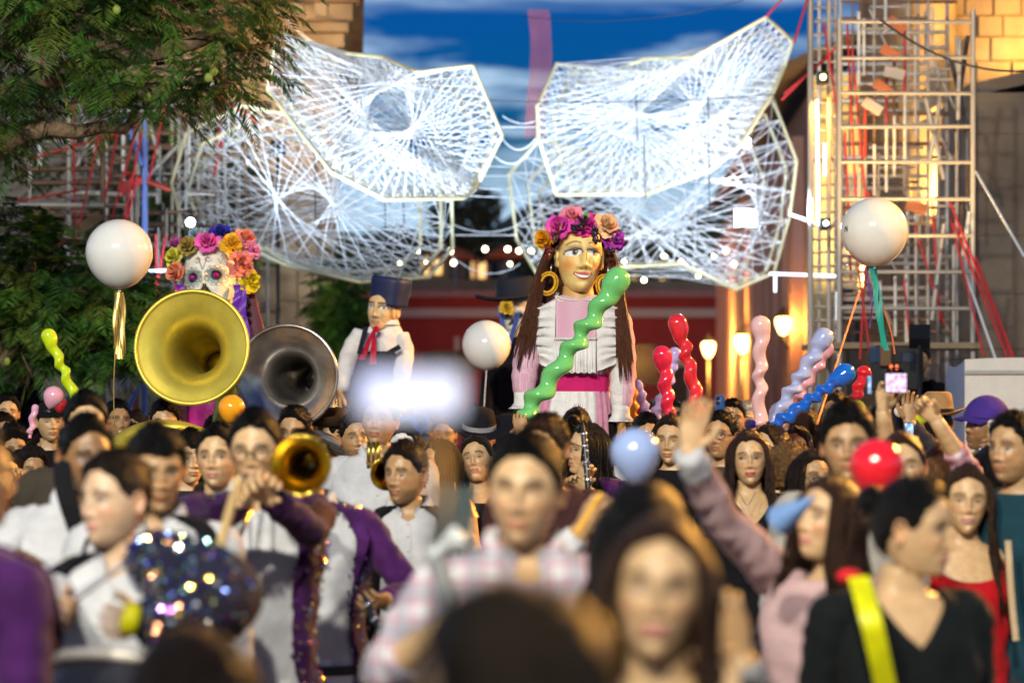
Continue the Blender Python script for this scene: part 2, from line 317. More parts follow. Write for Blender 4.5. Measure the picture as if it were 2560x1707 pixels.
def hand(g, wr, d, nrm, side, curl=.5, spread=.25, c=(1, 1, 1), s=1.):
    """palm, four fingers and a thumb; d = along the fingers, nrm = out of the palm, side = direction of the thumb"""
    d = unit(d); nrm = unit(np.asarray(nrm) - d * np.dot(nrm, d)); sd = np.cross(nrm, d); sd = sd * (1 if np.dot(sd, side) >= 0 else -1)
    ts = np.array([0, .02, .045, .07, .088]) * s; ws = np.array([.027, .030, .037, .041, .038]) * s; hs = np.array([.020, .017, .015, .013, .011]) * s
    a = np.linspace(0, 2 * np.pi, 12, endpoint=False)
    A = wr + d * ts[:, None, None] + (sd * np.cos(a)[:, None])[None] * ws[:, None, None] + (nrm * np.sin(a)[:, None])[None] * hs[:, None, None]
    c = np.asarray(c); grid(g, A, c=c); g.add(np.concatenate([A[-1], [wr + d * ts[-1] * 1.05]]), T=[[12, j, (j + 1) % 12] for j in range(12)], c=c)
    for f, (o, ln, r) in enumerate(((.031, .072, .0088), (.011, .080, .0092), (-.010, .075, .0088), (-.029, .058, .0078))):
        base = wr + d * .080 * s + sd * o * s; fd = unit(d + sd * o * 8 * spread); pts = [base]; ang = curl * .55
        for q, fr_ in enumerate((.45, .30, .25)):
            dr = fd * math.cos(ang) + nrm * math.sin(ang); pts.append(pts[-1] + dr * ln * s * fr_); ang += curl * (1.1 + .1 * f)
        tube(g, spline(pts, 8), np.array([1.08, 1.05, 1.0, 1.02, .95, .95, .88, .7]) * r * s, 7, c=c)
    b0 = wr + d * .022 * s + sd * .022 * s; td = unit(sd * .75 + d * .7 + nrm * .35 * (1 + curl)); t2 = unit(d * .9 + sd * .2 + nrm * .6 * curl)
    tube(g, spline([b0, b0 + td * .034 * s, b0 + td * .034 * s + unit(td + t2) * .03 * s, b0 + td * .034 * s + unit(td + t2) * .03 * s + t2 * .024 * s], 7), np.array([.014, .0135, .012, .0105, .0105, .0098, .0075]) * s, 7, c=c)
SEQ_COLS = [(.75, .72, .65), (.9, .6, .15), (.2, .3, .9), (.45, .15, .8), (.55, .6, .3), (.8, .35, .2), (.3, .7, .6), (.9, .85, .8)]
def sequins(name, parent, pts, nrm, size, cols=SEQ_COLS, jit=.35):
    """small flat discs sewn on a garment"""
    g = G(); n = len(pts); nrm = nrm + rng.normal(0, jit, nrm.shape); nrm /= np.linalg.norm(nrm, axis=1)[:, None]
    a0 = np.where(np.abs(nrm[:, 2:3]) < .9, [[0, 0, 1.]], [[1., 0, 0]]); u = np.cross(a0, nrm); u /= np.linalg.norm(u, axis=1)[:, None]; v = np.cross(nrm, u)
    an = np.linspace(0, 2 * np.pi, 7, endpoint=False); sz = size * rng.uniform(.7, 1.2, n)
    A = (pts + nrm * size * .5)[:, None] + sz[:, None, None] * (u[:, None] * np.cos(an)[None, :, None] + v[:, None] * np.sin(an)[None, :, None])
    V = np.concatenate([A.reshape(-1, 3), pts + nrm * size * .55]); j = np.arange(7)
    T = np.stack([np.repeat(np.arange(n)[:, None] + n * 7, 7, 1), np.arange(n)[:, None] * 7 + j, np.arange(n)[:, None] * 7 + (j + 1) % 7], -1).reshape(-1, 3)
    cc = np.array(cols)[rng.integers(0, len(cols), n)]; g.add(V, T=T, c=np.concatenate([np.repeat(cc, 7, 0), cc]))
    o = g.build(name, M('sequin', rough=.16, metal=1., vcol=True, var=.1), parent, smooth=False, col=True); o['kind'] = 'stuff'; return o
SKL, SKM, SKD, SKP = (.57, .37, .195), (.43, .255, .12), (.26, .14, .065), (.58, .39, .25)
HB, HBR, HDB = (.0045, .004, .004), (.034, .016, .009), (.012, .007, .005)
PEOPLE = {}
def person(label, px, top, d, yaw=0, pitch=0, roll=0, byaw=None, skin=SKM, hair='short', hc=HB, cl='tee', c1=(.02, .02, .025), c2=None, b=1., fem=0., det=1., group='people in the festival crowd',
           armL=None, armR=None, face=None, glasses=False, extra=None, hlen=.28, sleeve='long', child=0., legs=(.03, .03, .04), seq=0, key=None, collar=None, hs=1., lean=0., curlL=.6, curlR=.6, neckl=None, handL=None, handR=None, earring=None, hat=None, mat1=None, mat2=None, al=1., opn=(.42, .6, .55, .5, .55, .7)):
    """armL / armR: wrist targets in the square (world) for the arm on the picture's left / right when facing the camera"""
    pt = P(px, top, d); Hc = pt[2]; root = thing('person', (pt[0], pt[1], 0), label, 'person', group)
    hr0 = np.random.default_rng(int(abs(px) * 13 + d * 17)); roll = roll + hr0.normal(0, 3.2); hs = hs * hr0.uniform(.96, 1.03); byaw = yaw * .45 if byaw is None else byaw; RB = rotz(R(byaw)); k = (Hc - .25) / (1.7 - .25)
    nr, nc = (84, NCF) if det >= 1 else ((52, 48) if det >= .6 else (36, 36))
    fk = dict(face or {}); fk.setdefault('brow', tuple(np.array(hc) * .8)); hr = np.random.default_rng(int(abs(px) * 7 + d * 31)); fk.setdefault('jaw', hr.uniform(.85, 1.35)); fk.setdefault('nosew', hr.uniform(.9, 1.3)); fk.setdefault('eyes', hr.uniform(.7, 1.05)); fk.setdefault('browt', hr.uniform(.85, 1.25))
    if not fem and hair in ('short', 'fade', 'flat', 'quiff', 'under') and hs > .955: fk.setdefault('beard', hr.choice([.12, .22, .34])); fk.setdefault('stache', hr.choice([.15, .3, .55]))
    fk.setdefault('blush', .45)
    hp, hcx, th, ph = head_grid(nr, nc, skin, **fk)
    RH = rotz(R(yaw)) @ rotx(R(pitch)) @ roty(R(roll)); piv = np.array([0, .02, -.095]); hz = Hc - .127 * hs
    def HT(p): return ((p - piv) * hs) @ RH.T + piv * hs + np.array([0, 0, hz])
    g = G(); HP = HT(hp)
    # neck, chest and trunk continue the same surface
    us = np.array([.0, .4, 1, 1.6, 2, 2.5, 3, 3.5, 4, 4.6, 5.3, 6, 6.8, 7.6, 8.6, 9.6, 10.6, 11.5, 12])
    TB = torso(ph[None], us[:, None], b * .98, k, -.004, fem) @ RB.T + np.array([0, 0, Hc]); bl = HP[-1]
    n0 = TB[0]; tr = [bl * (1 - f) + n0 * f for f in (.45,)]
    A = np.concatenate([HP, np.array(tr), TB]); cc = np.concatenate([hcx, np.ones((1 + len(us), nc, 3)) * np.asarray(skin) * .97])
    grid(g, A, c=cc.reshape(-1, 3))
    top_c = HP[0].mean(0); g.add(np.concatenate([HP[0], [top_c + np.array([0, 0, .0005])]]), T=[[nc, j, (j + 1) % nc] for j in range(nc)], c=skin)
    # ears
    for sg in (-1, 1):
        a = np.linspace(0, 2 * np.pi, 16, endpoint=False); rows = []
        for rr, dx in ((1.0, -.006), (1.04, .006), (.9, .0125), (.72, .009), (.4, .003), (.1, .002)):
            ex_ = sg * (.0735 + dx) ; rows.append(np.stack([np.full(16, ex_) + sg * .006 * np.sin(a - .5) * 0 + sg * (.006 * rr * np.cos(a)), .008 + .0165 * rr * np.cos(a) * np.where(np.sin(a) < 0, .75, 1), -.006 + .031 * rr * np.sin(a)], -1))
        E = HT(np.array(rows)); grid(g, E, c=np.asarray(skin) * np.array([1.05, .85, .8]))
        if earring is not None: ge = G(); ball(ge, HT(np.array([sg * .082, .004, -.043])), .006, 6, 8); ge.build('earring', M('pearl', (.8, .78, .72), .2, .2), root)
    body_mat = SKIN
    # arms
    slv = G(); WR = {}
    for sg, tgt, cu, hd in ((-1, armL, curlL, handL), (1, armR, curlR, handR)):
        sh = np.array([sg * .172 * b, .030, -.25 + (-.352 + .25) * k]); inn = np.array([sg * .11 * b, .032, -.25 + (-.33 + .25) * k])
        if tgt is None:
            el = sh + np.array([sg * .045, .03, -.285]) * k; wrp = el + np.array([-sg * .015, -.06, -.24]) * k; pole = None
            sh, inn, el, wrp = [p @ RB.T + [0, 0, Hc] for p in (sh, inn, el, wrp)]
        else:
            sh, inn = [p @ RB.T + [0, 0, Hc] for p in (sh, inn)]; tg = np.asarray(tgt, float) - np.array([pt[0], pt[1], 0]); sh = sh + [0, 0, .07 * np.clip((tg[2] - sh[2]) / .4, 0, 1)]; el, wrp = ik(sh, tg, .30 * k * al, .27 * k * al, RB @ np.array([sg * .8, .25, -.9]))
        fd = unit(wrp - el); WR[sg] = (el, wrp)
        tube(g, spline([inn, sh, (sh + el) / 2, el, (el + wrp) / 2, wrp + fd * .004], 16), np.interp(np.linspace(0, 5, 16), range(6), [.045, .052, .046, .040, .036, .026]) * (.85 + .15 * b), 12, c=np.asarray(skin))
        nrm = RB @ np.array([-sg * .6, -.6, .2]) if tgt is None else RB @ np.array([-sg * .35, -1, .1]); sid = RB @ np.array([-sg, -.3, .3]); ddir = fd
        if hd is not None: ddir, nrm, sid = [np.asarray(q, float) for q in hd]
        hand(g, wrp, ddir, nrm, sid, cu, .2, skin, k)
        if sleeve != 'none':
            r0 = .062 * (.8 + .2 * b); pts = [inn, sh, sh * .66 + el * .34, sh * .3 + el * .7, el, el * .62 + wrp * .38, el * .3 + wrp * .7, el * .08 + wrp * .92]; rr = [r0 * .9, r0 * 1.06, r0 * .97, r0 * .87, r0 * .82, r0 * .78, r0 * .70, r0 * .62]
            if sleeve == 'short': pts, rr = pts[:4], rr[:4]
            if sleeve == 'rolled': pts, rr = pts[:6], rr[:6]
            n_ = 40; sp_ = spline(pts, n_); rr = np.interp(np.linspace(0, len(rr) - 1, n_), range(len(rr)), rr)
            rr = rr * (1 + .05 * np.sin(np.arange(n_) * 1.9 + sg) * np.linspace(.2, 1, n_))
            tube(slv, sp_, rr, 20, wrk=.006); tube(slv, [sp_[-1], sp_[-1] - unit(sp_[-1] - sp_[-2]) * .01], [rr[-1] * .99, rr[-1] * .8], 20, caps=False)
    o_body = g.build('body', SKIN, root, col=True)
    # legs, trousers, shoes
    lg = G(); hipz = Hc + (-.25 + (-.93 + .25) * k)
    for sg in (-1, 1):
        hp_ = np.array([sg * .085 * b, .015, hipz + .03]) @ RB.T; kn = np.array([sg * .095, .0, hipz * .53]) @ RB.T; an = np.array([sg * .10, .02, .085]) @ RB.T
        tube(lg, spline([hp_, kn, an], 12), np.interp(np.linspace(0, 2, 12), [0, .5, 1, 2], [.098, .088, .07, .062]) * (.8 + .2 * b), 14)
    grid(lg, torso(ph[None, ::2], np.linspace(10.2, 12, 8)[:, None], b, k, .008, fem) @ RB.T + [0, 0, Hc]); lg.build('trousers', cloth(legs), root)
    if det >= .6:
        for sg in (-1, 1):
            sg_ = G(); f0 = np.array([sg * .10, .05, .05]) @ RB.T; f1 = np.array([sg * .11, -.16, .03]) @ RB.T
            tube(sg_, spline([f0, (f0 + f1) / 2 + [0, 0, .012], f1], 8), np.array([.038, .045, .046, .044, .043, .042, .036, .022]), 10); sg_.build('shoe', BLACK, root)
    # garment
    sl = None if sleeve == 'none' else slv; g_last = [None]
    mt1 = mat1 or cloth(c1); ncg = 64; pg = np.linspace(-np.pi, np.pi, ncg, endpoint=False)
    def garment(nm, u0f, u0b, u1, off, m, wv=.9, open_=None, arms=None, vshape=True, n=26, ww=.013, us0=2.75):
        gg = G()
        if open_ is None: pp = np.broadcast_to(pg[None], (n, ncg)); wrap = True
        else:
            v = np.linspace(0, 1, n)[:, None]; a = np.interp(v, np.linspace(0, 1, len(open_)), open_); f = np.linspace(0, 1, ncg)[None]; pp = a + (2 * np.pi - 2 * a) * f; wrap = False
        ab = np.abs((pp[0] + np.pi) % (2 * np.pi) - np.pi); sidec = np.exp(-((ab - 1.57) / .55) ** 2)
        fr = np.clip(1 - ab / wv, 0, 1) if vshape else np.exp(-(ab / wv) ** 2)
        u0 = (u0b * (1 - sidec) + us0 * sidec); u0 = u0 + (u0f - u0) * fr
        vv = np.linspace(0, 1, n)[:, None]; U = u0[None] + (u1 - u0[None]) * vv
        A = torso(pp, U, b, k, off, fem); A = A + (np.stack([np.sin(pp), -np.cos(pp), 0 * pp], -1)) * (ww * wn(A, 24, px) * sst(3, 6, U))[..., None]
        inner = torso(pp[:1], U[:1] + .15, b, k, max(off - .012, .001), fem)
        A = np.concatenate([inner, A]) @ RB.T + [0, 0, Hc]; grid(gg, A, wrap)
        if not wrap:   # turned-in front edges
            for col in (0, -1):
                e_ = A[:, col]; e2 = e_ + RB @ np.array([0, .02, 0]); gg.add(np.concatenate([e_, e2]), [[i, i + 1, len(e_) + i + 1, len(e_) + i] for i in range(len(e_) - 1)])
        if arms is not None: gg.V += arms.V; gg.Q += [q + gg.n for q in arms.Q]; gg.T += [q + gg.n for q in arms.T]; gg.C += arms.C; gg.QM += arms.QM; gg.TM += arms.TM; gg.n += arms.n
        g_last[0] = gg.build(nm, m, root); return A
    def collar_strip(m, par, vdepth=5.2, flare=.03, hh=.042):
        gg = G(); an = np.linspace(.22, 2 * np.pi - .22, 40); ab = np.minimum(an, 2 * np.pi - an); lift = np.interp(ab, [.2, .9, 1.6, 3.2], [-.052, -.02, .0, .004])
        A0 = torso(an, np.full(40, 1.9), b, k, .013); A0[:, 2] += lift + .012; A1 = A0.copy(); A1[:, 2] += .028; A1[:, :2] *= .96
        A2 = torso(an, np.full(40, 2.1), b, k, .020); A2[:, 2] = A0[:, 2] - .012 - .03 * np.exp(-((ab - .35) / .35) ** 2)
        A2 = A2 * 1.0; A2[:, :2] *= 1.02 + .07 * np.exp(-((ab - .4) / .4) ** 2)[:, None]
        A = np.stack([A0, A1, A1 * .2 + A2 * .8 + [0, 0, .008], A2]) @ RB.T + [0, 0, Hc]; grid(gg, A, False); gg.build('collar', m, par)
    if cl == 'tee': garment('shirt', 3.3, 2.3, 11.4, .011, mt1, 1.1, None, sl, False)
    elif cl == 'shirt': garment('shirt', 4.9, 1.9, 11.2, .012, mt1, .75, None, sl); collar_strip(mt1, g_last[0])
    elif cl == 'vneck': garment('blouse', 6.3, 2.2, 11.2, .012, mt1, .95, None, sl)
    elif cl == 'scoop': garment('blouse', 5.2, 3.1, 11.2, .010, mt1, 1.2, None, sl, False, us0=3.3)
    elif cl == 'tank': garment('tank_top', 6.5, 4.6, 11.2, .008, mt1, 1.0, None, None, False, us0=4.3)
    elif cl in ('jacket', 'vest'):
        mt2 = mat2 or cloth(c2 or (.75, .76, .78)); garment('shirt', 4.6, 1.9, 10.6, .010, mt2, .6, None, sl if cl == 'vest' else None); collar_strip(mt2, g_last[0])
        A = garment('jacket' if cl == 'jacket' else 'vest', 2.9, 2.0, 11.5 if cl == 'jacket' else 10.5, .022, mt1, .5, opn, sl if cl == 'jacket' else None, us0=2.9 if cl == 'jacket' else 3.1)
        lp = G()
        for s_ in (0, -1):   # lapels
            e_ = A[2:18, s_]; wv_ = np.sin(np.linspace(.15, 1, 16) * np.pi) ** .8 * .055; o_ = np.array([-1 if s_ == -1 else 1, 0, 0]) * wv_[:, None]
            B = np.stack([e_ + RB @ [0, -.006, 0], e_ + (o_ * .5) @ RB.T + RB @ [0, -.018, 0], e_ + o_ @ RB.T + RB @ [0, -.006 , 0]], 1); grid(lp, B, False)
        jk = g_last[0]; lp.build('lapel', mt1, jk)
        if seq:
            nn = seq; ii = rng.integers(3, len(A) - 1, nn); jj = np.where(rng.random(nn) < .5, rng.integers(0, 12, nn), rng.integers(ncg - 12, ncg, nn)); q = A[ii, jj] + rng.normal(0, .008, (nn, 3)) * [1, .3, 1]
            nq = q - np.array([0, .02, 0]) * 0; nq = np.stack([q[:, 0] * 2.2, np.full(nn, -.25), np.full(nn, .07)], -1); nq = nq @ np.eye(3)
            sequins('sequin_trim', jk, q + RB @ [0, -.006, 0], nq / np.linalg.norm(nq, axis=1)[:, None], .0062, jit=.32)
        if cl == 'vest' or True:
            bt = G(); bb = torso(pg, np.full(ncg, 10.4), b, k, .02, fem); b2 = bb.copy(); b2[:, 2] -= .035; grid(bt, np.stack([bb, b2]) @ RB.T + [0, 0, Hc]); bt.build('belt', BLACK, root)
    # hair
    if hair != 'bald':
        hg = G(); hm = hair_mat(hc); Hh, Sd, ln = {'under': (.004, .004, 0), 'short': (.014, .005, .002), 'fade': (.016, .001, .002), 'flat': (.013, .005, .003), 'quiff': (.024, .006, 0), 'long': (.011, .010, .004), 'bob': (.018, .016, .006), 'back': (.012, .009, .006), 'bun': (.012, .009, .006), 'curly': (.034, .026, -.004), 'fringe': (.017, .013, -.03)}[hair]
        mk_, tk = hair_thick(hp, ph, Hh, Sd, ln, px * .37)
        nrm = hp / np.linalg.norm(hp * [1, .8, .7], axis=-1)[..., None]; sh_ = hp + nrm * (tk * mk_ - .004 * (1 - mk_))[..., None]
        if hair in ('curly',): sh_ = sh_ + nrm * (.008 * wn(hp, 170, 3) * mk_)[..., None]
        kk = np.searchsorted(th, R(140)); HS = HT(sh_[:kk]); grid(hg, HS); hg.add(np.concatenate([HS[0], [HS[0].mean(0)]]), T=[[nc, j, (j + 1) % nc] for j in range(nc)])
        # tufts that break up the outline and the surface
        nt_ = int({'long': 60, 'bob': 80, 'back': 50, 'bun': 50, 'under': 0}.get(hair, 620) * det); cand = np.argwhere(mk_[:kk] > .75)
        if len(cand) and nt_:
            pk = cand[rng.integers(0, len(cand), nt_)]; b0 = sh_[pk[:, 0], pk[:, 1]]; n_ = nrm[pk[:, 0], pk[:, 1]]
            fl = np.stack([b0[:, 0] * 3, -.12 - b0[:, 1] * .0 + 0 * b0[:, 0], -.05 + 0 * b0[:, 0]], -1) if hair in ('short', 'fade', 'flat', 'quiff', 'fringe') else np.stack([b0[:, 0] * 2, .15 + 0 * b0[:, 0], -.7 + 0 * b0[:, 0]], -1)
            if hair == 'curly': fl = rng.normal(0, 1, b0.shape)
            fl = fl / (np.linalg.norm(fl, axis=1)[:, None] + 1e-9); fl = fl + n_ * .28 + rng.normal(0, .22, fl.shape); fl -= n_ * np.clip((fl * n_).sum(1), None, 0)[:, None]; fl /= np.linalg.norm(fl, axis=1)[:, None]
            sd_ = np.cross(fl, n_); sd_ /= np.linalg.norm(sd_, axis=1)[:, None] + 1e-9; le = rng.uniform(.012, .024, (nt_, 1)) * (1 if hair != 'fade' else .7); wd = rng.uniform(.0012, .0032, (nt_, 1))
            V = np.stack([b0 - n_ * .004 + sd_ * wd, b0 - n_ * .004 - sd_ * wd, b0 + fl * le * .6 - sd_ * wd * .6 + n_ * .002, b0 + fl * le * .6 + sd_ * wd * .6 + n_ * .002, b0 + fl * le], 1)
            V = HT(V); o5 = np.arange(nt_)[:, None] * 5; hg.add(V.reshape(-1, 3), o5 + [[0, 1, 2, 3]], o5 + [[3, 2, 4]])
        if hair in ('long', 'bob'):
            L_ = hlen if hair == 'long' else .155; nl = int(260 * max(det, .4)); RY = rotz(R(yaw))
            for q in range(nl):
                ang = rng.uniform(58, 302) if q % 3 else rng.choice([-1, 1]) * rng.uniform(50, 90); a_ = R(ang); sx2, cy2 = math.sin(a_), math.cos(a_); rad = .083 + rng.uniform(0, .014)
                pts = []
                for zz, m_ in ((.088, .62), (.055, .93), (.0, 1.1), (-.06, 1.1)): pts.append(np.array([rad * m_ * sx2, -(rad + .017) * m_ * cy2 + .004, zz]))
                pts = [HT(p) for p in pts]; last = pts[-1]; ctr = np.array([0, .02, 0]); outv = unit((last - ctr) * [1, 1, 0]); drop = L_ * rng.uniform(.8, 1.08)
                gb = np.array([0, .02, 0]); fall = [last + outv * .012 * f + np.array([rng.normal(0, .006), rng.normal(0, .006), -drop * f]) + outv * .035 * sst(.3, .9, f) for f in (.33, .66, 1.)]
                tube(hg, spline(pts + fall, 10), np.array([.006, .0075, .008, .008, .008, .0075, .007, .006, .0045, .0012]) * rng.uniform(.35, 1.2), 5, flat=.55)
        if hair == 'bun': ball(hg, HT(np.array([0, .115, .05])), .04, 12, 16)
        if hair == 'back': tube(hg, spline([HT(np.array([0, .105, .02])), HT(np.array([0, .14, -.03])), HT(np.array([0, .12, -.14])), HT(np.array([0, .11, -.2]))], 10), [.025, .03, .032, .03, .028, .026, .022, .018, .012, .005], 10)
        hg.build('hair', hm, root)
    if glasses:
        gg = G(); a = np.linspace(0, 2 * np.pi, 20)
        for sg in (-1, 1):
            tube(gg, HT(np.stack([sg * .034 + .023 * np.cos(a), -.103 + .012 * (np.abs(sg * .034 + .023 * np.cos(a)) / .057) ** 2, .0 + .019 * np.sin(a)], -1)), .0021, 6, caps=False)
            tube(gg, HT(np.array([[sg * .056, -.093, .004], [sg * .076, -.04, .006], [sg * .078, .01, .002]])), .0018, 5)
        tube(gg, HT(np.array([[-.011, -.104, .003], [0, -.106, .006], [.011, -.104, .003]])), .0019, 5); gg.build('glasses', M('glasses_frame', (.03, .02, .018), .25), root)
    if cl in ('shirt', 'jacket', 'vest') and det >= 1:
        gp = G(); uu = np.linspace(5.0, 10.4, 20); c0 = torso(np.zeros(20), uu, b, k, .017, fem)
        grid(gp, np.stack([c0 + [-.014, .002, 0], c0 + [0, -.002, 0], c0 + [.014, .002, 0]], 1) @ RB.T + [0, 0, Hc], False); shs = [o for o in root.children if o.name.startswith('shirt')]; pk_ = gp.build('button_placket', mt1 if cl == 'shirt' else mt2, shs[0] if shs else root)
        for q in uu[::3]: gb_ = G(); ball(gb_, torso(np.array(0.), np.array(q), b, k, .021, fem) @ RB.T + [0, 0, Hc], .0055, 6, 8, sc=(1, .5, 1)); gb_.build('button', M('shirt_button', (.55, .53, .5), .35), shs[0] if shs else root)
    if hat: hat(root, HT)
    PEOPLE[key or label] = dict(root=root, HT=HT, pt=pt, Hc=Hc, RB=RB, k=k, WR=WR)
    return root
# ------------------------------------------------------------------ ground
g = G(); n_ = 41; xs = np.linspace(-300, 300, n_); A = np.stack(np.meshgrid(xs, np.linspace(-80, 900, n_), indexing='ij') + [np.zeros((n_, n_))], -1); grid(g, A, False)
tag(g.build('plaza_ground', M('stone_paving', (.16, .14, .125), .75, var=.3, vs_=1.2, bump=.4, bs=9), smooth=False), 'grey stone paving of the square under the crowd', kind='structure')
# ------------------------------------------------------------------ members of steel towers share one tube mesh each
def unit_tube(name, mat, n=8):
    g = G(); tube(g, [[0, 0, 0], [0, 0, 1]], 1, n, False); a_ = np.arange(n); g.add(np.concatenate([g.V[0], [[0, 0, 0], [0, 0, 1]]]), T=np.concatenate([np.stack([np.full(n, 2 * n), a_, (a_ + 1) % n], 1), np.stack([np.full(n, 2 * n + 1), n + (a_ + 1) % n, n + a_], 1)])); o = g.build(name, mat); me = o.data; bpy.data.objects.remove(o); return me
T_STEEL = unit_tube('steel_tube', STEEL); T_RED = unit_tube('red_tube', M('red_paint_steel', (.5, .05, .03), .5, var=.25)); T_WHITE = unit_tube('white_tube', M('white_paint_steel', (.75, .74, .70), .45, var=.12))
T_BROWN = unit_tube('rusty_tube', M('rusty_steel', (.22, .13, .08), .6, .3, var=.3)); T_ROPE = unit_tube('rope_strand', ROPE_RED, 5); T_CORD = unit_tube('cord_strand', CORD, 5)
T_ROD = unit_tube('cream_rod', M('cream_rod', (.78, .70, .42), .5, var=.15)); T_BLUE = unit_tube('blue_tube', M('blue_paint_steel', (.15, .22, .55), .45, var=.15)); T_WIRE = unit_tube('dark_wire', M('dark_wire', (.03, .03, .04), .6), 5)
T_ORANGE = unit_tube('orange_strand', M('orange_ribbon', (.85, .22, .05), .5), 5)
def member(name, parent, p, q, r, me, label=None):
    p = np.asarray(p, float); q = np.asarray(q, float); o = bpy.data.objects.new(name, me); COL.objects.link(o); o.parent = parent
    if parent is not None: p = p - np.array(parent.location); q = q - np.array(parent.location)
    v = Vector(q - p); o.location = p; o.rotation_mode = 'QUATERNION'; o.rotation_quaternion = v.to_track_quat('Z', 'Y'); o.scale = (r, r, v.length)
    if label: o['label'] = label
    return o
# ------------------------------------------------------------------ buildings
STONE_W = M('warm_stone', (.38, .27, .15), .85, var=.3, vs_=2.2, bump=.6, bs=14, var2=(.24, .16, .09))
STONE_G = M('grey_stone', (.24, .19, .14), .88, var=.35, vs_=1.1, bump=.6, bs=10, var2=(.17, .13, .10))
STONE_B = M('beige_stone', (.40, .33, .25), .85, var=.22, vs_=2, bump=.4, bs=16)
def blocks(parent, x0, x1, z0, z1, y, bh, bw, mat, depth=.05, jit=.012, name='stone_block'):
    row = 0; z = z0
    while z < z1 - .05:
        h = min(bh * random.uniform(.9, 1.1), z1 - z); x = x0 - (bw * .5 if row % 2 else 0)
        while x < x1 - .04:
            wd = bw * random.uniform(.8, 1.2); a, b_ = max(x, x0), min(x + wd, x1)
            if b_ - a > .05:
                g = G(); j = random.uniform(-jit, jit); e = .005
                V = [[a + e, y, z + e], [b_ - e, y, z + e], [b_ - e, y, z + h - e], [a + e, y, z + h - e], [a + 2.5 * e, y - depth - j, z + 2.5 * e], [b_ - 2.5 * e, y - depth - j, z + 2.5 * e], [b_ - 2.5 * e, y - depth - j, z + h - 2.5 * e], [a + 2.5 * e, y - depth - j, z + h - 2.5 * e]]
                g.add(np.array(V) - np.array(parent.location), [[4, 5, 6, 7], [0, 1, 5, 4], [1, 2, 6, 5], [2, 3, 7, 6], [3, 0, 4, 7]]); g.build(name, mat, parent, smooth=False)
            x += wd
        z += h; row += 1
def part_box(name, parent, c0, c1, mat):
    g = G(); l = np.array(parent.location); box(g, np.array(c0) - l, np.array(c1) - l); return g.build(name, mat, parent, smooth=False)
# church on the left: long dark flank, beige pilastered corner, amber cornice
YC = 28.0; ch = thing('stone_church', (-5, YC, 0), 'beige stone church with a heavy carved cornice lit amber, behind the left tower', 'church')
xr = (850 - CXP) / F * YC; zc = P(0, 120, YC)[2]
def wedge(nm, parent, x0, x1, y0, y1, z0, z1, mat):
    """block whose right flank runs back along the church's splayed corner"""
    g = G(); k_ = x1 * y1 / y0 * 1.02; l = np.array(parent.location); V = np.array([[x0, y0, z0], [x1, y0, z0], [k_, y1, z0], [x0, y1, z0], [x0, y0, z1], [x1, y0, z1], [k_, y1, z1], [x0, y1, z1]]) - l; g.add(V, [[0, 1, 5, 4], [1, 2, 6, 5], [2, 3, 7, 6], [3, 0, 4, 7], [4, 5, 6, 7], [3, 2, 1, 0]]); return g.build(nm, mat, parent, smooth=False)
wedge('wall', ch, -14, xr - .02, YC, YC + 16, 0, zc + 3, STONE_B)
x_, ws = P(648, 0, YC)[0], (xr - P(648, 0, YC)[0]) / 4
for q in range(4): blocks(ch, x_ + q * ws, x_ + (q + 1) * ws - .01, .3, zc - .25, YC - .004, .5, ws * 2, STONE_B, .05 if q % 2 else .13)
cz = zc
for q, (pr, h) in enumerate(((.10, .16), (.20, .12), (.30, .20), (.46, .16), (.58, .30))):
    wedge('cornice_course', ch, -14, xr + pr * .55, YC - pr, YC + 16, cz, cz + h - .012, STONE_W); cz += h
for q in range(18): part_box('dentil', ch, (xr - .12 - q * .26, YC - .42, zc + .30), (xr - .26 - q * .26, YC - .10, zc + .46), STONE_W)
for q in range(6):   # carved corner scrolls
    g = G(); a = np.linspace(0, 9, 30); tube(g, np.stack([.11 * np.exp(-a * .16) * np.cos(a), -.02 + 0 * a, .11 * np.exp(-a * .16) * np.sin(a)], -1) + [xr + .30 - q * .42 + 5, -.6, cz - .15], .022, 6); g.build('carved_scroll', STONE_W, ch)
spot('added_wall_light', (xr - .9, YC - 3.5, 2.4), (xr - .5, YC, 3.3), 150, (1, .80, .55), 80, .8, .1)  # lamp added to brighten the beige church wall
spot('assumed_cornice_uplight', (xr - .4, YC - 3.2, 4.3), (xr - .5, YC - .2, zc + .5), 520, (1, .58, .18), 80, .7, .1)  # assumed lamp for the amber light on the cornice
# tower and buttress on the right
YT = 26.0; tw = thing('stone_tower', (6, YT, 0), 'tall rough stone bell tower glowing amber above a dark buttress', 'tower')
xl = P(2300, 0, YT)[0]; part_box('wall', tw, (xl, YT + .3, 0), (xl + 9, YT + 4.6, 14), STONE_W)
blocks(tw, xl + .32, xl + 1.6, 3.6, 7.0, YT + .3, .24, .34, STONE_W, .05, .03)
g = G(); l = np.array(tw.location); lathe(g, [(.30, 0), (.30, .3), (.24, .4), (.235, 4.0), (.25, 4.1), (.33, 4.25), (.33, 4.5), (.2, 4.6)], np.array([xl + .18, YT + .18, 3.7]) - l, (0, 0, 1), 28); g.build('engaged_column', STONE_W, tw)
YB = 22.6; xb = P(2432, 0, YB)[0]; zb = P(0, 232, YB)[2]
part_box('buttress', tw, (xb, YB, 0), (xb + 6, YT + .2, zb), STONE_G)
blocks(tw, xb + .01, xb + 1.2, .2, zb - .1, YB - .003, .5, .8, STONE_G, .006, .004)
g = G(); bar(g, np.array([xb + .02, YB + 1.7, zb + .04]) - l, np.array([xb + 6, YB + 1.7, zb + 1.4]) - l, 3.2, .12, up=(0, 0, 1)); g.build('sloping_coping', STONE_G, tw, smooth=False)
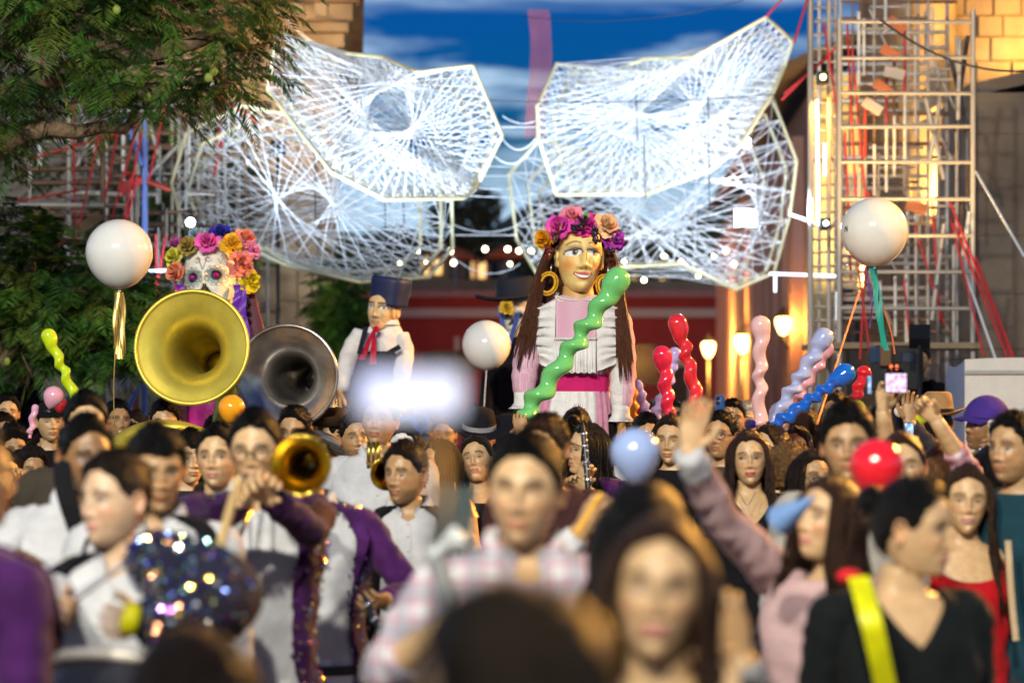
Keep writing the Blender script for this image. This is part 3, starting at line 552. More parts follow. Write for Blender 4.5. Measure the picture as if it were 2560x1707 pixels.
spot('assumed_tower_uplight', (xl - .5, YT - 1.5, 3.4), (xl + .35, YT + .2, 6.0), 2200, (1, .56, .12), 95, .6, .1); spot('assumed_tower_uplight', (xl + 1.9, YT - 1.6, 5.4), (xl + 1.2, YT + .3, 6.8), 800, (1, .56, .12), 110, .6, .1)  # assumed lamps for the amber glow on column and tower wall
# street house: cream front beside the tower, long flank running down the street
YS = 32.0; xs0, xs1 = P(2034, 0, YS)[0], P(2330, 0, YS)[0]; zt = P(0, 215, YS)[2]
CREAM = M('cream_plaster', (.62, .50, .25), .85, var=.1, vs_=2, bump=.2, bs=12); MAUVE = M('mauve_plaster', (.33, .22, .20), .85, var=.18, vs_=1.2, bump=.3, bs=10); PINKP = M('pink_pilaster', (.52, .29, .25), .8, var=.12)
sh = thing('street_house', (4.5, YS, 0), 'cream fronted house with pink pilasters along its dark flank in the street', 'house')
l = np.array(sh.location); g = G(); fx0, fy0, fx1, fy1 = xs0, YS, xs0 + 1.25, 60
V = np.array([[fx0, fy0, 0], [xs1, fy0, 0], [xs1, fy1, 0], [fx1, fy1, 0], [fx0, fy0, zt], [xs1, fy0, zt], [xs1, fy1, zt], [fx1, fy1, zt]]) - l
g.add(V, [[3, 0, 4, 7], [1, 2, 6, 5], [2, 3, 7, 6]]); g.add(V[[0, 1, 5, 4]], [[0, 1, 2, 3]], m=1); g.add(V[[4, 5, 6, 7]], [[0, 1, 2, 3]]); g.build('wall', [MAUVE, CREAM], sh, smooth=False)
for q in range(13):
    f = .06 + q * .075; x = fx0 + (fx1 - fx0) * f; y = fy0 + (fy1 - fy0) * f; part_box('pilaster', sh, (x - .16, y, 0), (x + .1, y + .75, zt - .5), PINKP)
for z_, h, pr in ((zt - .02, .14, .14), (zt - .34, .08, .07), (zt - .56, .06, .05), (P(0, 432, YS)[2], .13, .10)): part_box('string_course', sh, (fx0 - pr * .4, YS - pr, z_), (xs1, YS - .002, z_ + h), CREAM)
g = G(); V = np.array([[fx0 - .45, fy0 - .25, zt + .14], [fx1 - .45, fy1, zt + .14], [fx1 + .8, fy1, zt + .7], [fx0 + .8, fy0 - .25, zt + .7]]) - l; V = np.concatenate([V, V + [0, 0, .12]]); g.add(V, [[0, 1, 2, 3], [4, 7, 6, 5], [0, 4, 5, 1], [0, 3, 7, 4]]); g.build('eaves', M('dark_timber', (.09, .06, .045), .8), sh, smooth=False)
part_box('lower_panel', sh, (fx0 + .3, YS - .06, 0), (xs1 - .1, YS - .004, P(0, 452, YS)[2]), M('grey_plaster', (.24, .21, .19), .85, var=.2))  # lower part of the front in its own grey plaster
for q in range(2): part_box('window', sh, (fx0 + .55 + q * .75, YS - .075, 2.3), (fx0 + .95 + q * .75, YS - .062, 3.9), M('dark_glass', (.02, .025, .03), .15))
spot('assumed_scaffold_uplight', (3.1, 18.4, 2.3), (3.45, 20.6, 5.0), 420, (1, .62, .2), 75, .8, .1)  # assumed lamp for the yellowish light on the scaffolding
spot('assumed_front_uplight', (xs0 + .2, YS - 1.9, 3.0), (xs0 + .8, YS, 5.2), 700, (1, .70, .30), 105, .6, .1)  # assumed lamp for the warm light on the cream front
# red building across the end of the square
YR = 65.0; rb_ = thing('red_building', (0, YR, 0), 'low red building with pale cornice bands across the far end of the square', 'building'); zr = P(0, 742, YR)[2]
RED = M('red_plaster', (.36, .035, .03), .8, var=.22, vs_=.8, bump=.2, bs=6); PALE = M('pale_trim', (.58, .46, .42), .75, var=.1)
part_box('wall', rb_, (-7.5, YR, 0), (7.4, YR + 9, zr), RED)
part_box('cornice', rb_, (-7.6, YR - .25, zr - .02), (7.5, YR + 9, zr + .16), M('pink_trim', (.42, .2, .2), .75)); part_box('cornice', rb_, (-7.6, YR - .16, zr - .55), (7.2, YR - .003, zr - .32), PALE)
for px0, px1, py in ((1810, 1906, 898), (1655, 1735, 900), (1420, 1500, 900), (1120, 1165, 826)):
    a, b_ = P(px0, py, YR), P(px1, py, YR); f = .17
    dr = part_box('door' if px0 > 1400 else 'poster', rb_, (a[0] + f, YR - .03, 0 if px0 > 1400 else 1.6), (b_[0] - f, YR - .004, a[2] - f), M('dark_door', (.05, .025, .018), .6) if px0 > 1400 else PALE)
    if px0 > 1400:
        part_box('door_surround', dr if 0 else rb_, (a[0], YR - .09, 0), (a[0] + f, YR - .005, a[2]), PALE); part_box('door_surround', rb_, (b_[0] - f, YR - .09, 0), (b_[0], YR - .005, a[2]), PALE); part_box('door_surround', rb_, (a[0] + f + .002, YR - .09, a[2] - f), (b_[0] - f - .002, YR - .005, a[2]), PALE)
for px0 in (1590, 1240, 960): a = P(px0, 860, YR); part_box('window', rb_, (a[0], YR - .02, a[2] - 1.1), (a[0] + .6, YR - .004, a[2]), M('dark_glass', (.02, .025, .03), .15))
part_box('roof_terrace', rb_, (-7, YR + 2.5, zr + .16), (7, YR + 9, P(0, 690, YR)[2]), M('terrace_plaster', (.40, .27, .16), .85, var=.35, vs_=1.0))
# low car roof / stall edge seen in front of it
# dark hill beyond
g = G(); n1, n2 = 50, 16; X = np.linspace(-60, 60, n1)[:, None]; Y = np.linspace(95, 260, n2)[None]; Z = 1.5 + 13 * sst(95, 190, Y) * (.8 + .25 * np.sin(X * .11 + 1) + .1 * np.sin(X * .37)); grid(g, np.stack(np.broadcast_arrays(X, Y, Z), -1), False)
tag(g.build('hillside', M('dark_hillside', (.16, .12, .06), .95, var=.5, vs_=.35, bump=.8, bs=2)), 'dark brown hillside beyond the red building', kind='structure')
# ------------------------------------------------------------------ trees
LEAF = M('leaf', rough=.5, vcol=True, var=.25, vs_=3, spec=.35); BARK = M('bark', (.22, .15, .09), .9, var=.4, vs_=9, bump=.8, bs=30)
def fronds(g, base, dirs, ln, npin, cols):
    """feathery leaves: a drooping midrib with pairs of narrow leaflets"""
    n = len(base); t = (np.arange(npin) + .6) / npin; up = np.array([0, 0, 1.])
    sd = np.cross(dirs, up); sd /= np.linalg.norm(sd, axis=1)[:, None] + 1e-9; nr_ = np.cross(sd, dirs)
    mid = base[:, None] + dirs[:, None] * (ln[:, None] * t)[..., None] - up * (ln[:, None] * .45 * t ** 2)[..., None]
    for s in (-1, 1):
        w = (ln[:, None] * .42 * np.sin(np.pi * (t * .8 + .18)))[..., None]; pd = unit_rows(s * sd[:, None] * .85 + dirs[:, None] * .55 - up * .25 + 0 * mid + rng.normal(0, .12, mid.shape)); wd = unit_rows(dirs[:, None] - up * .3 + 0 * mid) * (ln[:, None] * (.6 / npin))[..., None]
        q0 = mid - wd * .3; q1 = mid + pd * w * .5 + wd; q2 = mid + pd * w - up * w * .12; q3 = mid + pd * w * .5 - wd
        V = np.stack([q0, q1, q2, q3], 2).reshape(-1, 3); Q = np.arange(len(V)).reshape(-1, 4); g.add(V, Q, c=np.repeat(cols, npin * 4, 0))
def unit_rows(v): return v / (np.linalg.norm(v, axis=-1)[..., None] + 1e-9)
def blob_pts(c, r, n, shell=.55):
    v = rng.normal(0, 1, (n, 3)); v = unit_rows(v); rad = shell + (1 - shell) * rng.random(n) ** .6; return np.asarray(c) + v * np.asarray(r) * rad[:, None], v
GREENS = np.array([(.04, .13, .018), (.065, .17, .024), (.025, .085, .018), (.10, .19, .026), (.12, .17, .03)])
def feather_tree(name, label, base, trunk, limbs, blobs, nf, ln, npin=9, pods=0, cat='tree', group='trees beside the square', tone=1., tr=.16):
    t = thing(name, base, label, cat, group); l = np.asarray(base, float); g = G(); pts = spline(np.array(trunk) - l, 14); tube(g, pts, np.linspace(tr, tr * .55, 14), 10); g.build('trunk', BARK, t)
    for lm in limbs:
        g = G(); p = spline(np.array(lm) - l, 12); p = p + rng.normal(0, .012, p.shape); tube(g, p, np.linspace(tr * .5, tr * .12, 12), 8); g.build('limb', BARK, t)
    g = G()
    for q in range(46):
        c, r = blobs[q % len(blobs)]; p0 = np.asarray(c) - l + rng.normal(0, .25, 3) * r; p1 = p0 + rng.normal(0, .8, 3) * np.asarray(r) * [1, .8, .6]; tube(g, spline([p0, (p0 + p1) / 2 + rng.normal(0, .03, 3), p1], 7), np.linspace(.014, .004, 7), 5)
    tg_ = g.build('twig_tangle', BARK, t); tg_['kind'] = 'stuff'
    g = G(); tot = sum(np.prod(b[1]) ** (2 / 3) for b in blobs)
    for c, r in blobs:
        n = int(nf * np.prod(r) ** (2 / 3) / tot); p, v = blob_pts(np.asarray(c) - l, r, n); keep = (wn(p + l, 2.6, 1.3) > -.42); p, v = p[keep], v[keep]; n = len(p)
        d = unit_rows(v * [1, 1, .35] + rng.normal(0, .4, (n, 3)) * [1, 1, .5] + [0, 0, -.05]); cl = GREENS[rng.integers(0, 5, n)] * rng.uniform(.55, 1.35, (n, 1)) * tone; fronds(g, p, d, rng.uniform(.45, 1.35, n) * ln, npin, cl)
    g.build('crown', LEAF, t, smooth=False, col=True)
    for q in range(pods):
        c, r = blobs[q % len(blobs)]; p = np.asarray(c) - l + np.array([random.uniform(-.8, .8) * r[0], -r[1] * .9, random.uniform(-.9, .3) * r[2]]); g = G(); ball(g, p, .026, 8, 12, sc=(1, .35, 1.15)); g.build('seed_pod', M('seed_pod_green', (.20, .27, .03), .5), t)
    return t
D1 = 15.5; q = lambda px, py, d=D1: tuple(P(px, py, d))
feather_tree('jacaranda_tree', 'feathery green jacaranda tree reaching its branches in over the scaffolding', (-4.7, 15.6, 0), [(-4.7, 15.6, 0), (-4.75, 15.6, 1.4), (-4.4, 15.6, 2.6), (-4.1, 15.6, 3.6)],
    [[(-4.4, 15.6, 2.7), q(40, 350), q(180, 325), q(320, 310), q(345, 260)], [(-4.2, 15.6, 3.4), q(250, 160), q(420, 130), q(512, 95), q(530, 60), q(560, 45)], [(-4.1, 15.6, 3.6), q(60, 80), q(200, -60), q(400, -140)]],
    [(q(150, 70), (.60, .7, .42)), (q(400, 100), (.50, .6, .40)), (q(590, 80), (.25, .45, .36)), (q(330, 225), (.34, .4, .15)), (q(10, 250), (.20, .3, .34)), (q(500, -60), (.6, .7, .4)), (q(200, -120), (.9, .8, .5)), (q(-150, 120), (.6, .8, .8)), (q(560, 205), (.16, .3, .10))], 1350, .27, 24, 8)
D2 = 17.5; q2 = lambda px, py, d=D2: tuple(P(px, py, d))
feather_tree('mimosa_tree', 'low bushy green tree with drooping feathery leaves beside the scaffolding base', (-4.1, 17.6, 0), [(-4.1, 17.6, 0), (-4.05, 17.6, 1), (-3.9, 17.6, 2.2)],
    [[(-4.0, 17.6, 1.6), q2(120, 760), q2(260, 740)], [(-3.9, 17.6, 2), q2(100, 640), q2(200, 600)]],
    [(q2(110, 700), (.50, .5, .36)), (q2(280, 760), (.36, .45, .34)), (q2(60, 820), (.4, .4, .3)), (q2(230, 850), (.36, .4, .20)), (q2(-60, 640), (.5, .5, .5)), (q2(360, 800), (.14, .3, .25))], 1300, .27, 22, 4)
for lab, px, py, d, rx, rz, tn in (('dark leafy tree behind the left scaffolding uprights', 300, 480, 25.5, 1.3, 1.6, .55), ('dark leafy tree between the scaffolding and the church', 430, 640, 26, .75, 1.3, .6), ('narrow leafy tree standing beside the beige church corner', 858, 770, 27.2, .14, .75, .9)):
    c = P(px, py, d); feather_tree('leafy_tree', lab, (c[0], d, 0), [(c[0], d, 0), (c[0] + .1, d, c[2] * .5), (c[0], d, c[2])], [[(c[0], d, c[2] * .7), (c[0] + rx * .6, d, c[2])]], [(c, (rx, .8, rz)), (c + [rx * .4, 0, rz * .5], (rx * .6, .7, rz * .6)), (c + [-rx * .5, 0, -rz * .4], (rx * .6, .7, rz * .6))], 700, .34, 8, tone=tn)
CL = M('far_leaf', rough=.7, vcol=True, var=.3, vs_=2)
for lab, px, py, d, rx, rz, tn in (('tall dark evergreen rising beyond the red building, under the left net', 1165, 560, 78, 1.2, 1.25, .5), ('brownish tree beyond the red building terrace, left of the puppets', 930, 640, 76, 1.9, 1.0, 1.0), ('broad olive tree above the red building, behind the puppet crown', 1330, 630, 80, 2.0, .9, 1.1), ('olive tree beyond the red building, under the right net', 1620, 640, 79, 2.2, .9, 1.0), ('dim tree beyond the red building beside the street house', 1800, 600, 82, 1.3, 1.4, .8), ('small round tree with dark crown in front of the red wall', 1130, 905, 55, .65, .28, .6)):
    c = P(px, py, d); t = thing('distant_tree', (c[0], d, 0), lab, 'tree', 'trees beyond the square'); g = G(); tube(g, spline([(0, 0, 0), (.1, 0, c[2] * .5), (0, 0, c[2])], 8), np.linspace(.2, .1, 8) * (1 if d > 60 else .5), 8); g.build('trunk', BARK, t); g = G()
    for o_, s_ in (((0, 0, 0), 1), ((.5, 0, .4), .6), ((-.5, 0, .2), .65), ((.2, 0, -.4), .7)):
        p, v = blob_pts(np.array([o_[0] * rx, 0, c[2] + o_[2] * rz]), np.array([rx, rx * .7, rz]) * s_, 420, .4); n = len(p); a = rng.normal(0, 1, (n, 3)); b_ = unit_rows(np.cross(a, v)); a = np.cross(b_, v); s2 = rng.uniform(.07, .17, (n, 1)) * (1 if d > 60 else .6)
        V = np.stack([p - b_ * s2, p + a * s2 * .6, p + b_ * s2, p - a * s2 * .6], 1).reshape(-1, 3); base_c = np.array([(.16, .13, .045), (.20, .15, .05), (.11, .12, .04)])[rng.integers(0, 3, n)] * tn; g.add(V, np.arange(4 * n).reshape(-1, 4), c=np.repeat(base_c, 4, 0))
    g.build('crown', CL, t, smooth=False, col=True)
for k_, (lab, px0, px1, py, d, col) in enumerate((('added small ochre house with lit windows on the far hillside, left of the others', 1005, 1120, 610, 92, (.45, .28, .12)), ('added small pinkish house with lit windows on the far hillside', 1150, 1260, 622, 95, (.45, .22, .16)), ('added small cream house far behind the right net', 1560, 1690, 640, 93, (.5, .38, .2)))):  # houses added so their lit windows bring warm light to the hillside
    a, b_ = P(px0, py, d), P(px1, py, d); t = thing('added_house', (a[0], d, 0), lab, 'house', 'added houses on the far hillside'); wl = part_box('wall', t, (a[0], d, 0), (b_[0], d + 4, a[2]), M('added_house_plaster_%d' % k_, col, .9, var=.2)); part_box('roof', t, (a[0] - .2, d - .25, a[2] + .002), (b_[0] + .2, d + 4.2, a[2] + .22), M('clay_roof', (.3, .1, .05), .85, var=.3))
    for q in range(3):
        x = a[0] + (b_[0] - a[0]) * (.14 + .28 * q); w_ = part_box('window', t, (x, d - .06, a[2] - 1.15), (x + .28, d - .003, a[2] - .5), M('added_lit_window', (.8, .5, .2), .5, var=.2, emit=(1, .62, .22), es=1.6) if (q + k_) % 3 else M('dark_glass', (.02, .025, .03), .15))
for lab, px, py in (('orange terrace parasol beside the left net edge', 1128, 636), ('orange terrace parasol beside the flower crowned puppet', 1262, 633)):
    c = P(px, py, 62); t = thing('terrace_parasol', (c[0], 66.5, 0), lab, 'parasol', 'terrace parasols'); c = P(px, py, 66.5); g = G(); lathe(g, [(.02, .3), (.35, .18), (.62, 0), (.6, -.04), (.05, .22)], (0, 0, c[2] - .1), (0, 0, 1), 8); g.build('canopy', cloth((.75, .16, .05)), t, smooth=False); g = G(); tube(g, [(0, 0, 4.3), (0, 0, c[2] + .1)], .03, 6); g.build('pole', STEEL, t)
# ------------------------------------------------------------------ scaffolding towers
sr = thing('scaffolding', P(2260, 950, 20.5) * [1, 1, 0], 'tall steel scaffolding tower of ladder frames in front of the amber church', 'scaffolding', 'steel scaffolding towers')
def up(t, px, d, y0, y1, r=.03, me=T_STEEL, nm='upright'):
    r = r * .66; member(nm, t, P(px, y0, d), P(px, y1, d) if y1 is not None else P(px, y0, d) * [1, 1, 0], r, me)
def hz_(t, px0, px1, py, d, r=.018, me=T_STEEL, dd=0, nm='ledger'): member(nm, t, P(px0, py, d), P(px1, py + random.uniform(-2, 2), d + dd), r, me)
for px, d, y0, r in ((2098, 20, 48, .034), (2432, 20, 25, .034), (2102, 22, -60, .026), (2368, 22.5, -60, .028), (2392, 21.4, 90, .024), (2320, 22, -40, .026), (2270, 22, -60, .022), (2026, 20.6, -60, .04), (2048, 21.4, -60, .026), (2072, 20.8, -60, .030), (2088, 21.6, -60, .024), (2295, 22.4, -30, .02), (2345, 21.8, 180, .02)):
    up(sr, px, d, y0, None, r)
for y in (55, 146, 233, 318, 405, 498, 590, 680, 770): hz_(sr, 2098, 2432, y, 20, .017)
for y in (6, 48, 82, 118, 160, 184, 210, 252, 285, 360, 393, 440, 470, 520, 545, 612, 640, 660, 720, 745, 800, 830): hz_(sr, 2102, random.choice((2368, 2392, 2320)), y, 22, .018, random.choice((T_STEEL, T_STEEL, T_BROWN)))
for y in range(20, 900, 34): hz_(sr, 2026, 2088, y, 21, .012)
for y in range(690, 800, 15): hz_(sr, 2106, 2190, y, 21.6, .012)
for px, y0, y1, me in ((2147, 30, 210, T_WHITE), (2160, 48, 190, T_WHITE), (2185, -10, 130, T_STEEL), (2214, -20, 78, T_WHITE), (2262, 60, 235, T_RED), (2235, 120, 280, T_BROWN), (2216, 165, 310, T_RED), (2262, 235, 400, T_WHITE), (2236, 290, 440, T_WHITE), (2216, 318, 480, T_WHITE), (2186, 220, 355, T_BROWN), (2163, 255, 400, T_RED), (2186, 362, 490, T_WHITE), (2163, 395, 500, T_WHITE), (2148, 420, 520, T_WHITE), (2200, 700, 790, T_WHITE), (2238, 690, 840, T_WHITE), (2266, 680, 870, T_WHITE), (2290, 500, 860, T_STEEL), (2320, 560, 860, T_STEEL)):
    up(sr, px, 21.2, y0, y1, .022, me, 'ladder_frame')
for a, b_, me in (((2400, 100, 20.4), (2395, 300, 20.4), T_STEEL), ((2378, 150, 20.5), (2420, 330, 20.5), T_WIRE), ((2420, 90, 20.6), (2385, 330, 20.6), T_WIRE), ((2312, 236, 21), (2360, 450, 21), T_STEEL), ((2352, 236, 21), (2325, 400, 21), T_STEEL), ((2424, 530, 20.2), (2408, 640, 20.2), T_WHITE), ((2410, 640, 20.3), (2432, 780, 20.3), T_WHITE), ((2360, 560, 20.4), (2330, 800, 20.4), T_STEEL)): member('brace', sr, P(*a), P(*b_), .02, me)
for a, b_ in (((2375, 505, 20), (2530, 895, 18.6)), ((2385, 560, 20), (2520, 898, 18.4)), ((2438, 640, 19.8), (2535, 895, 18.2)), ((2330, 500, 21), (2350, 800, 20.8)), ((2285, 560, 21), (2360, 810, 20.8)), ((2118, 60, 20.5), (2140, 500, 20.6)), ((2130, 120, 20.5), (2170, 560, 20.6)), ((2112, 330, 20.5), (2128, 700, 20.5)), ((2140, 620, 20), (2185, 960, 19.5)), ((2165, 640, 20), (2150, 900, 19.6)), ((2375, 540, 20.4), (2460, 890, 19)), ((2060, 60, 20.4), (2096, 300, 20.4)), ((1985, 110, 20.4), (2026, -30, 20.6)), ((1955, 250, 21), (2090, 120, 20.5)), ((1960, 235, 21), (2075, 140, 20.5)), ((1916, 42, 21.5), (1990, -40, 21)), ((2170, 480, 21), (2215, 640, 20.8)), ((2260, 700, 20.8), (2280, 900, 20.4))): member('guy_rope', sr, P(*a), P(*b_), .010, T_ROPE)
member('guy_rope', sr, P(2440, 430, 20), P(2560, 640, 18.8), .011, T_CORD); member('guy_rope', sr, P(2420, 700, 20), P(2490, 900, 18.6), .012, T_CORD)
for c in ((2240, 65, 21.1), (2225, 135, 21.1), (2235, 185, 21.0), (2205, 222, 21), (2180, 268, 21), (2290, 520, 20.6)):
    g = G(); p = P(*c) - np.array(sr.location); box(g, p - [.09, .015, .04], p + [.09, .015, .05], roty(random.uniform(.2, .7)), p); g.build('coupling_plate', M('orange_plate', (.55, .16, .05), .6, var=.3) if random.random() < .7 else M('pale_plate', (.6, .52, .45), .6), sr, smooth=False)
for q in range(26):
    px = random.uniform(2105, 2420); y = random.uniform(-20, 760); up(sr, px, random.uniform(20.8, 22.6), y, y + random.uniform(90, 260), .016, random.choice((T_STEEL, T_WHITE, T_STEEL, T_BROWN)), 'ladder_frame')
for q in range(22):
    px = random.uniform(2105, 2330); y = random.uniform(0, 800); hz_(sr, px, px + random.uniform(60, 140), y, random.uniform(20.8, 22.6), .012)
for q in range(8):
    px = random.uniform(2110, 2390); y = random.uniform(0, 700); member('brace', sr, P(px, y, 21.5), P(px + random.choice((-70, 70)), y + 150, 21.5), .012, T_STEEL)
g = G(); p0, p1 = P(2040, 872, 20.2), P(2440, 872, 20.2); l = np.array(sr.location)
for q in range(4):
    g = G(); y = 19.9 + q * .34; box(g, np.array([p0[0], y, p0[2]]) - l, np.array([p1[0], y + .31, p1[2] + .05]) - l); g.build('plank', M('scaffold_plank', (.30, .22, .14), .85, var=.35, vs_=4, bump=.4, bs=25, stretch=(.3, 3, 3)), sr, smooth=False)
sl_ = thing('scaffolding', P(340, 950, 22) * [1, 1, 0], 'rusty tangle of steel scaffolding frames behind the tree and Catrina puppet', 'scaffolding', 'steel scaffolding towers')
for px, d, y0, y1, r, me in ((75, 21, 90, None, .024, T_STEEL), (105, 21.5, 100, 290, .02, T_RED), (172, 21, 200, None, .034, T_STEEL), (257, 21, 300, None, .036, T_BROWN), (266, 22, 300, None, .024, T_STEEL), (215, 22, 300, 450, .02, T_STEEL), (308, 22, 330, 480, .026, T_WHITE), (342, 21.8, 330, None, .03, T_STEEL), (362, 21, 300, None, .042, T_BLUE), (394, 22, 365, 510, .026, T_WHITE), (430, 22, 300, None, .024, T_STEEL), (447, 21.8, 290, None, .028, T_STEEL), (465, 22, 330, 520, .022, T_WHITE), (527, 22.2, 200, None, .034, T_STEEL), (545, 22.2, 390, 560, .026, T_WHITE), (595, 22.2, 250, None, .036, T_STEEL), (669, 24.6, 250, None, .024, T_STEEL), (100, 21.2, 360, 420, .03, T_WHITE), (205, 21.2, 540, 620, .026, T_BROWN), (325, 21, 860, None, .03, T_STEEL), (345, 21.2, 850, None, .03, T_BROWN)):
    up(sl_, px, d, y0, y1, r, me)
for px0, px1, y, d in ((0, 95, 88, 21), (40, 250, 424, 21), (75, 265, 458, 21), (110, 175, 380, 21), (0, 260, 512, 20.8), (170, 265, 482, 22), (260, 345, 330, 22), (260, 460, 334, 22), (270, 460, 369, 22), (270, 450, 396, 22), (180, 400, 484, 22), (270, 440, 440, 22), (270, 420, 458, 21.8), (360, 450, 532, 22), (270, 345, 542, 22), (365, 450, 560, 22), (365, 450, 588, 22), (365, 450, 612, 22), (380, 460, 640, 22), (380, 460, 668, 22), (385, 460, 690, 22), (385, 460, 714, 22), (385, 460, 736, 22), (380, 460, 760, 22), (450, 680, 300, 22.2), (520, 680, 265, 22.2), (0, 260, 934, 21), (260, 380, 938, 21), (110, 262, 540, 21.2), (460, 600, 480, 22.2), (460, 600, 540, 22.2), (100, 175, 222, 21)): hz_(sl_, px0, px1, y, d, .024 if y < 950 else .02, random.choice((T_STEEL, T_BROWN, T_BROWN)))
for a, b_, me in (((315, 300, 20.9), (355, 412, 20.9), T_BLUE), ((195, 260, 21.5), (252, 420, 21.5), T_STEEL), ((180, 440, 21.6), (230, 340, 21.6), T_STEEL), ((310, 430, 21), (425, 475, 21), M and T_RED), ((370, 440, 21.8), (500, 310, 21.8), T_STEEL), ((440, 300, 21.9), (500, 420, 21.9), T_STEEL), ((470, 320, 22), (545, 470, 22), T_STEEL), ((375, 310, 22), (415, 460, 22), T_STEEL), ((310, 1050, 20.6), (350, 960, 20.6), T_BLUE), ((45, 1020, 20.8), (80, 960, 20.8), T_STEEL), ((365, 900, 21), (300, 980, 21), T_STEEL)): member('brace', sl_, P(*a), P(*b_), .022, me)
for a, b_ in (((182, 250, 20.8), (190, 600, 20.8)), ((250, 330, 20.8), (195, 580, 20.6)), ((295, 330, 20.8), (262, 500, 20.8)), ((345, 310, 20.8), (275, 560, 20.8)), ((355, 330, 20.8), (308, 560, 20.8)), ((412, 270, 20.8), (372, 450, 20.8)), ((340, 460, 20.8), (315, 560, 20.8)), ((40, 505, 20.8), (200, 475, 20.8)), ((70, 400, 20.8), (310, 330, 20.8)), ((555, 210, 21.5), (545, 400, 21.5)), ((525, 230, 21.5), (650, 310, 21.5)), ((560, 330, 21.5), (535, 440, 21.5)), ((415, 590, 20.6), (395, 700, 20.6)), ((390, 585, 20.6), (392, 740, 20.6)), ((185, 880, 20.2), (205, 960, 20.2)), ((200, 870, 20.2), (205, 960, 20.2)), ((240, 880, 20.2), (222, 960, 20.2)), ((340, 1000, 20.4), (330, 1060, 20.4))): member('guy_rope', sl_, P(*a), P(*b_), .010, T_ROPE)
for q in range(22):
    px = random.uniform(60, 620); y = random.uniform(230, 640); up(sl_, px, random.uniform(21.2, 22.8), y, y + random.uniform(90, 240), .018, random.choice((T_STEEL, T_WHITE, T_STEEL, T_BROWN)), 'ladder_frame')
for q in range(30):
    px = random.uniform(40, 520); y = random.uniform(250, 760); hz_(sl_, px, px + random.uniform(60, 150), y, random.uniform(21.2, 22.8), .013, random.choice((T_STEEL, T_BROWN)))
for c, m in (((228, 555, 20.9), 'b'), ((100, 540, 20.8), 'b'), ((325, 465, 20.9), 'r'), ((70, 940, 20.7), 'r'), ((230, 950, 20.7), 'r'), ((320, 955, 20.7), 'w')):
    g = G(); p = P(*c) - np.array(sl_.location); box(g, p - [.1, .015, .04], p + [.1, .015, .05], roty(-.6), p); g.build('coupling_plate', {'b': M('wood_plate', (.3, .2, .1), .8), 'r': M('red_plate', (.5, .03, .03), .6), 'w': M('pale_plate', (.6, .52, .45), .6)}[m], sl_, smooth=False)
ORD = ('first', 'second', 'third', 'fourth', 'fifth', 'sixth', 'seventh', 'eighth', 'ninth', 'tenth', 'eleventh')
# ------------------------------------------------------------------ string nets: cream rod frames strung with white cord
def resample(pts, n):
    p = np.concatenate([pts, pts[:1]]); s = np.concatenate([[0], np.cumsum(np.linalg.norm(np.diff(p, axis=0), axis=1))]); t = np.linspace(0, s[-1], n, endpoint=False); return np.stack([np.interp(t, s, p[:, k]) for k in range(3)], 1)
def net(label, outline, hubs, d0, n=120, inner=((.90, .9, 10, 12), (.78, 1.7, -6, 20)), r=.0054, chords=(.33, .42), hubn=24, spikes=.0):
    o2 = np.array(outline, float); c = o2.mean(0); t = thing('string_net', P(c[0], c[1], d0), label, 'string net', 'white string nets hung over the square'); l = np.array(t.location)
    fr = [np.array([P(x, y, d0 + .5 * math.sin(i * 1.3)) for i, (x, y) in enumerate(o2)])]
    for s, dd, ox, oy in inner: fr.append(np.array([P(c[0] + (x - c[0]) * s + ox, c[1] + (y - c[1]) * s + oy, d0 + dd + .4 * math.sin(i * 1.7 + 1)) for i, (x, y) in enumerate(o2)]))
    for f in fr:
        for a, b_ in zip(f, np.roll(f, -1, 0)): member('frame_rod', t, a, b_, .017, T_ROD)
    S = []; rs = [resample(f, n) for f in fr]; idx = np.arange(n)
    for a, b_, sh_ in ((0, 1, 2), (1, 2, 7), (0, 2, -5)): S.append((rs[a], np.roll(rs[b_], -sh_, 0)))
    for ch_ in chords: S.append((rs[0], np.roll(rs[0 if ch_ > .4 else 1], -int(n * ch_), 0)))
    for hx, hy, hd in hubs:
        hp = P(hx, hy, d0 + hd); e = resample(fr[1], hubn + 12); S.append((np.repeat(hp[None], len(e), 0) + rng.normal(0, .03, e.shape), e))
    A = np.concatenate([s[0] for s in S]); B = np.concatenate([s[1] for s in S]); g = G(); dr = unit_rows(B - A); u = unit_rows(np.cross(dr, [0, 1, .2])); v = np.cross(dr, u); m = len(A); md = (A + B) / 2 - np.array([0, 0, .02]) * np.linalg.norm(B - A, axis=1)[:, None] * .6
    rows = []
    for p in (A, md, B): rows.append(np.stack([p + r * (u * math.cos(a) + v * math.sin(a)) for a in (0, 2.1, 4.2)], 1))
    V = np.stack(rows, 1).reshape(-1, 3) - l; o9 = np.arange(m)[:, None, None] * 9; q = np.array([[i * 3 + j, (i + 1) * 3 + j, (i + 1) * 3 + (j + 1) % 3, i * 3 + (j + 1) % 3] for i in range(2) for j in range(3)]); g.add(V, (o9 + q[None]).reshape(-1, 4))
    c_ = g.build('cord_stringing', CORD, t); c_['kind'] = 'stuff'; return t
net('white string net on cream rods, upper one beside the jacaranda tree', [(692, 82), (845, 132), (960, 145), (1044, 182), (1182, 165), (1256, 339), (1189, 475), (1159, 496), (960, 499), (830, 432), (669, 226)], [(1036, 333, .8), (900, 300, 1.2)], 19.9, 58, chords=(.33, .42), spikes=.05)
net('pale string net sagging low over the Catrina puppet', [(459, 570), (429, 459), (467, 333), (605, 264), (790, 300), (1128, 444), (1131, 620), (1072, 694), (900, 706), (720, 664), (600, 610)], [(848, 505, .8), (690, 540, 1.1)], 21.3, 30, inner=((.90, .3, 10, 10), (.80, .6, -4, 14)), r=.0048, chords=(.45,))
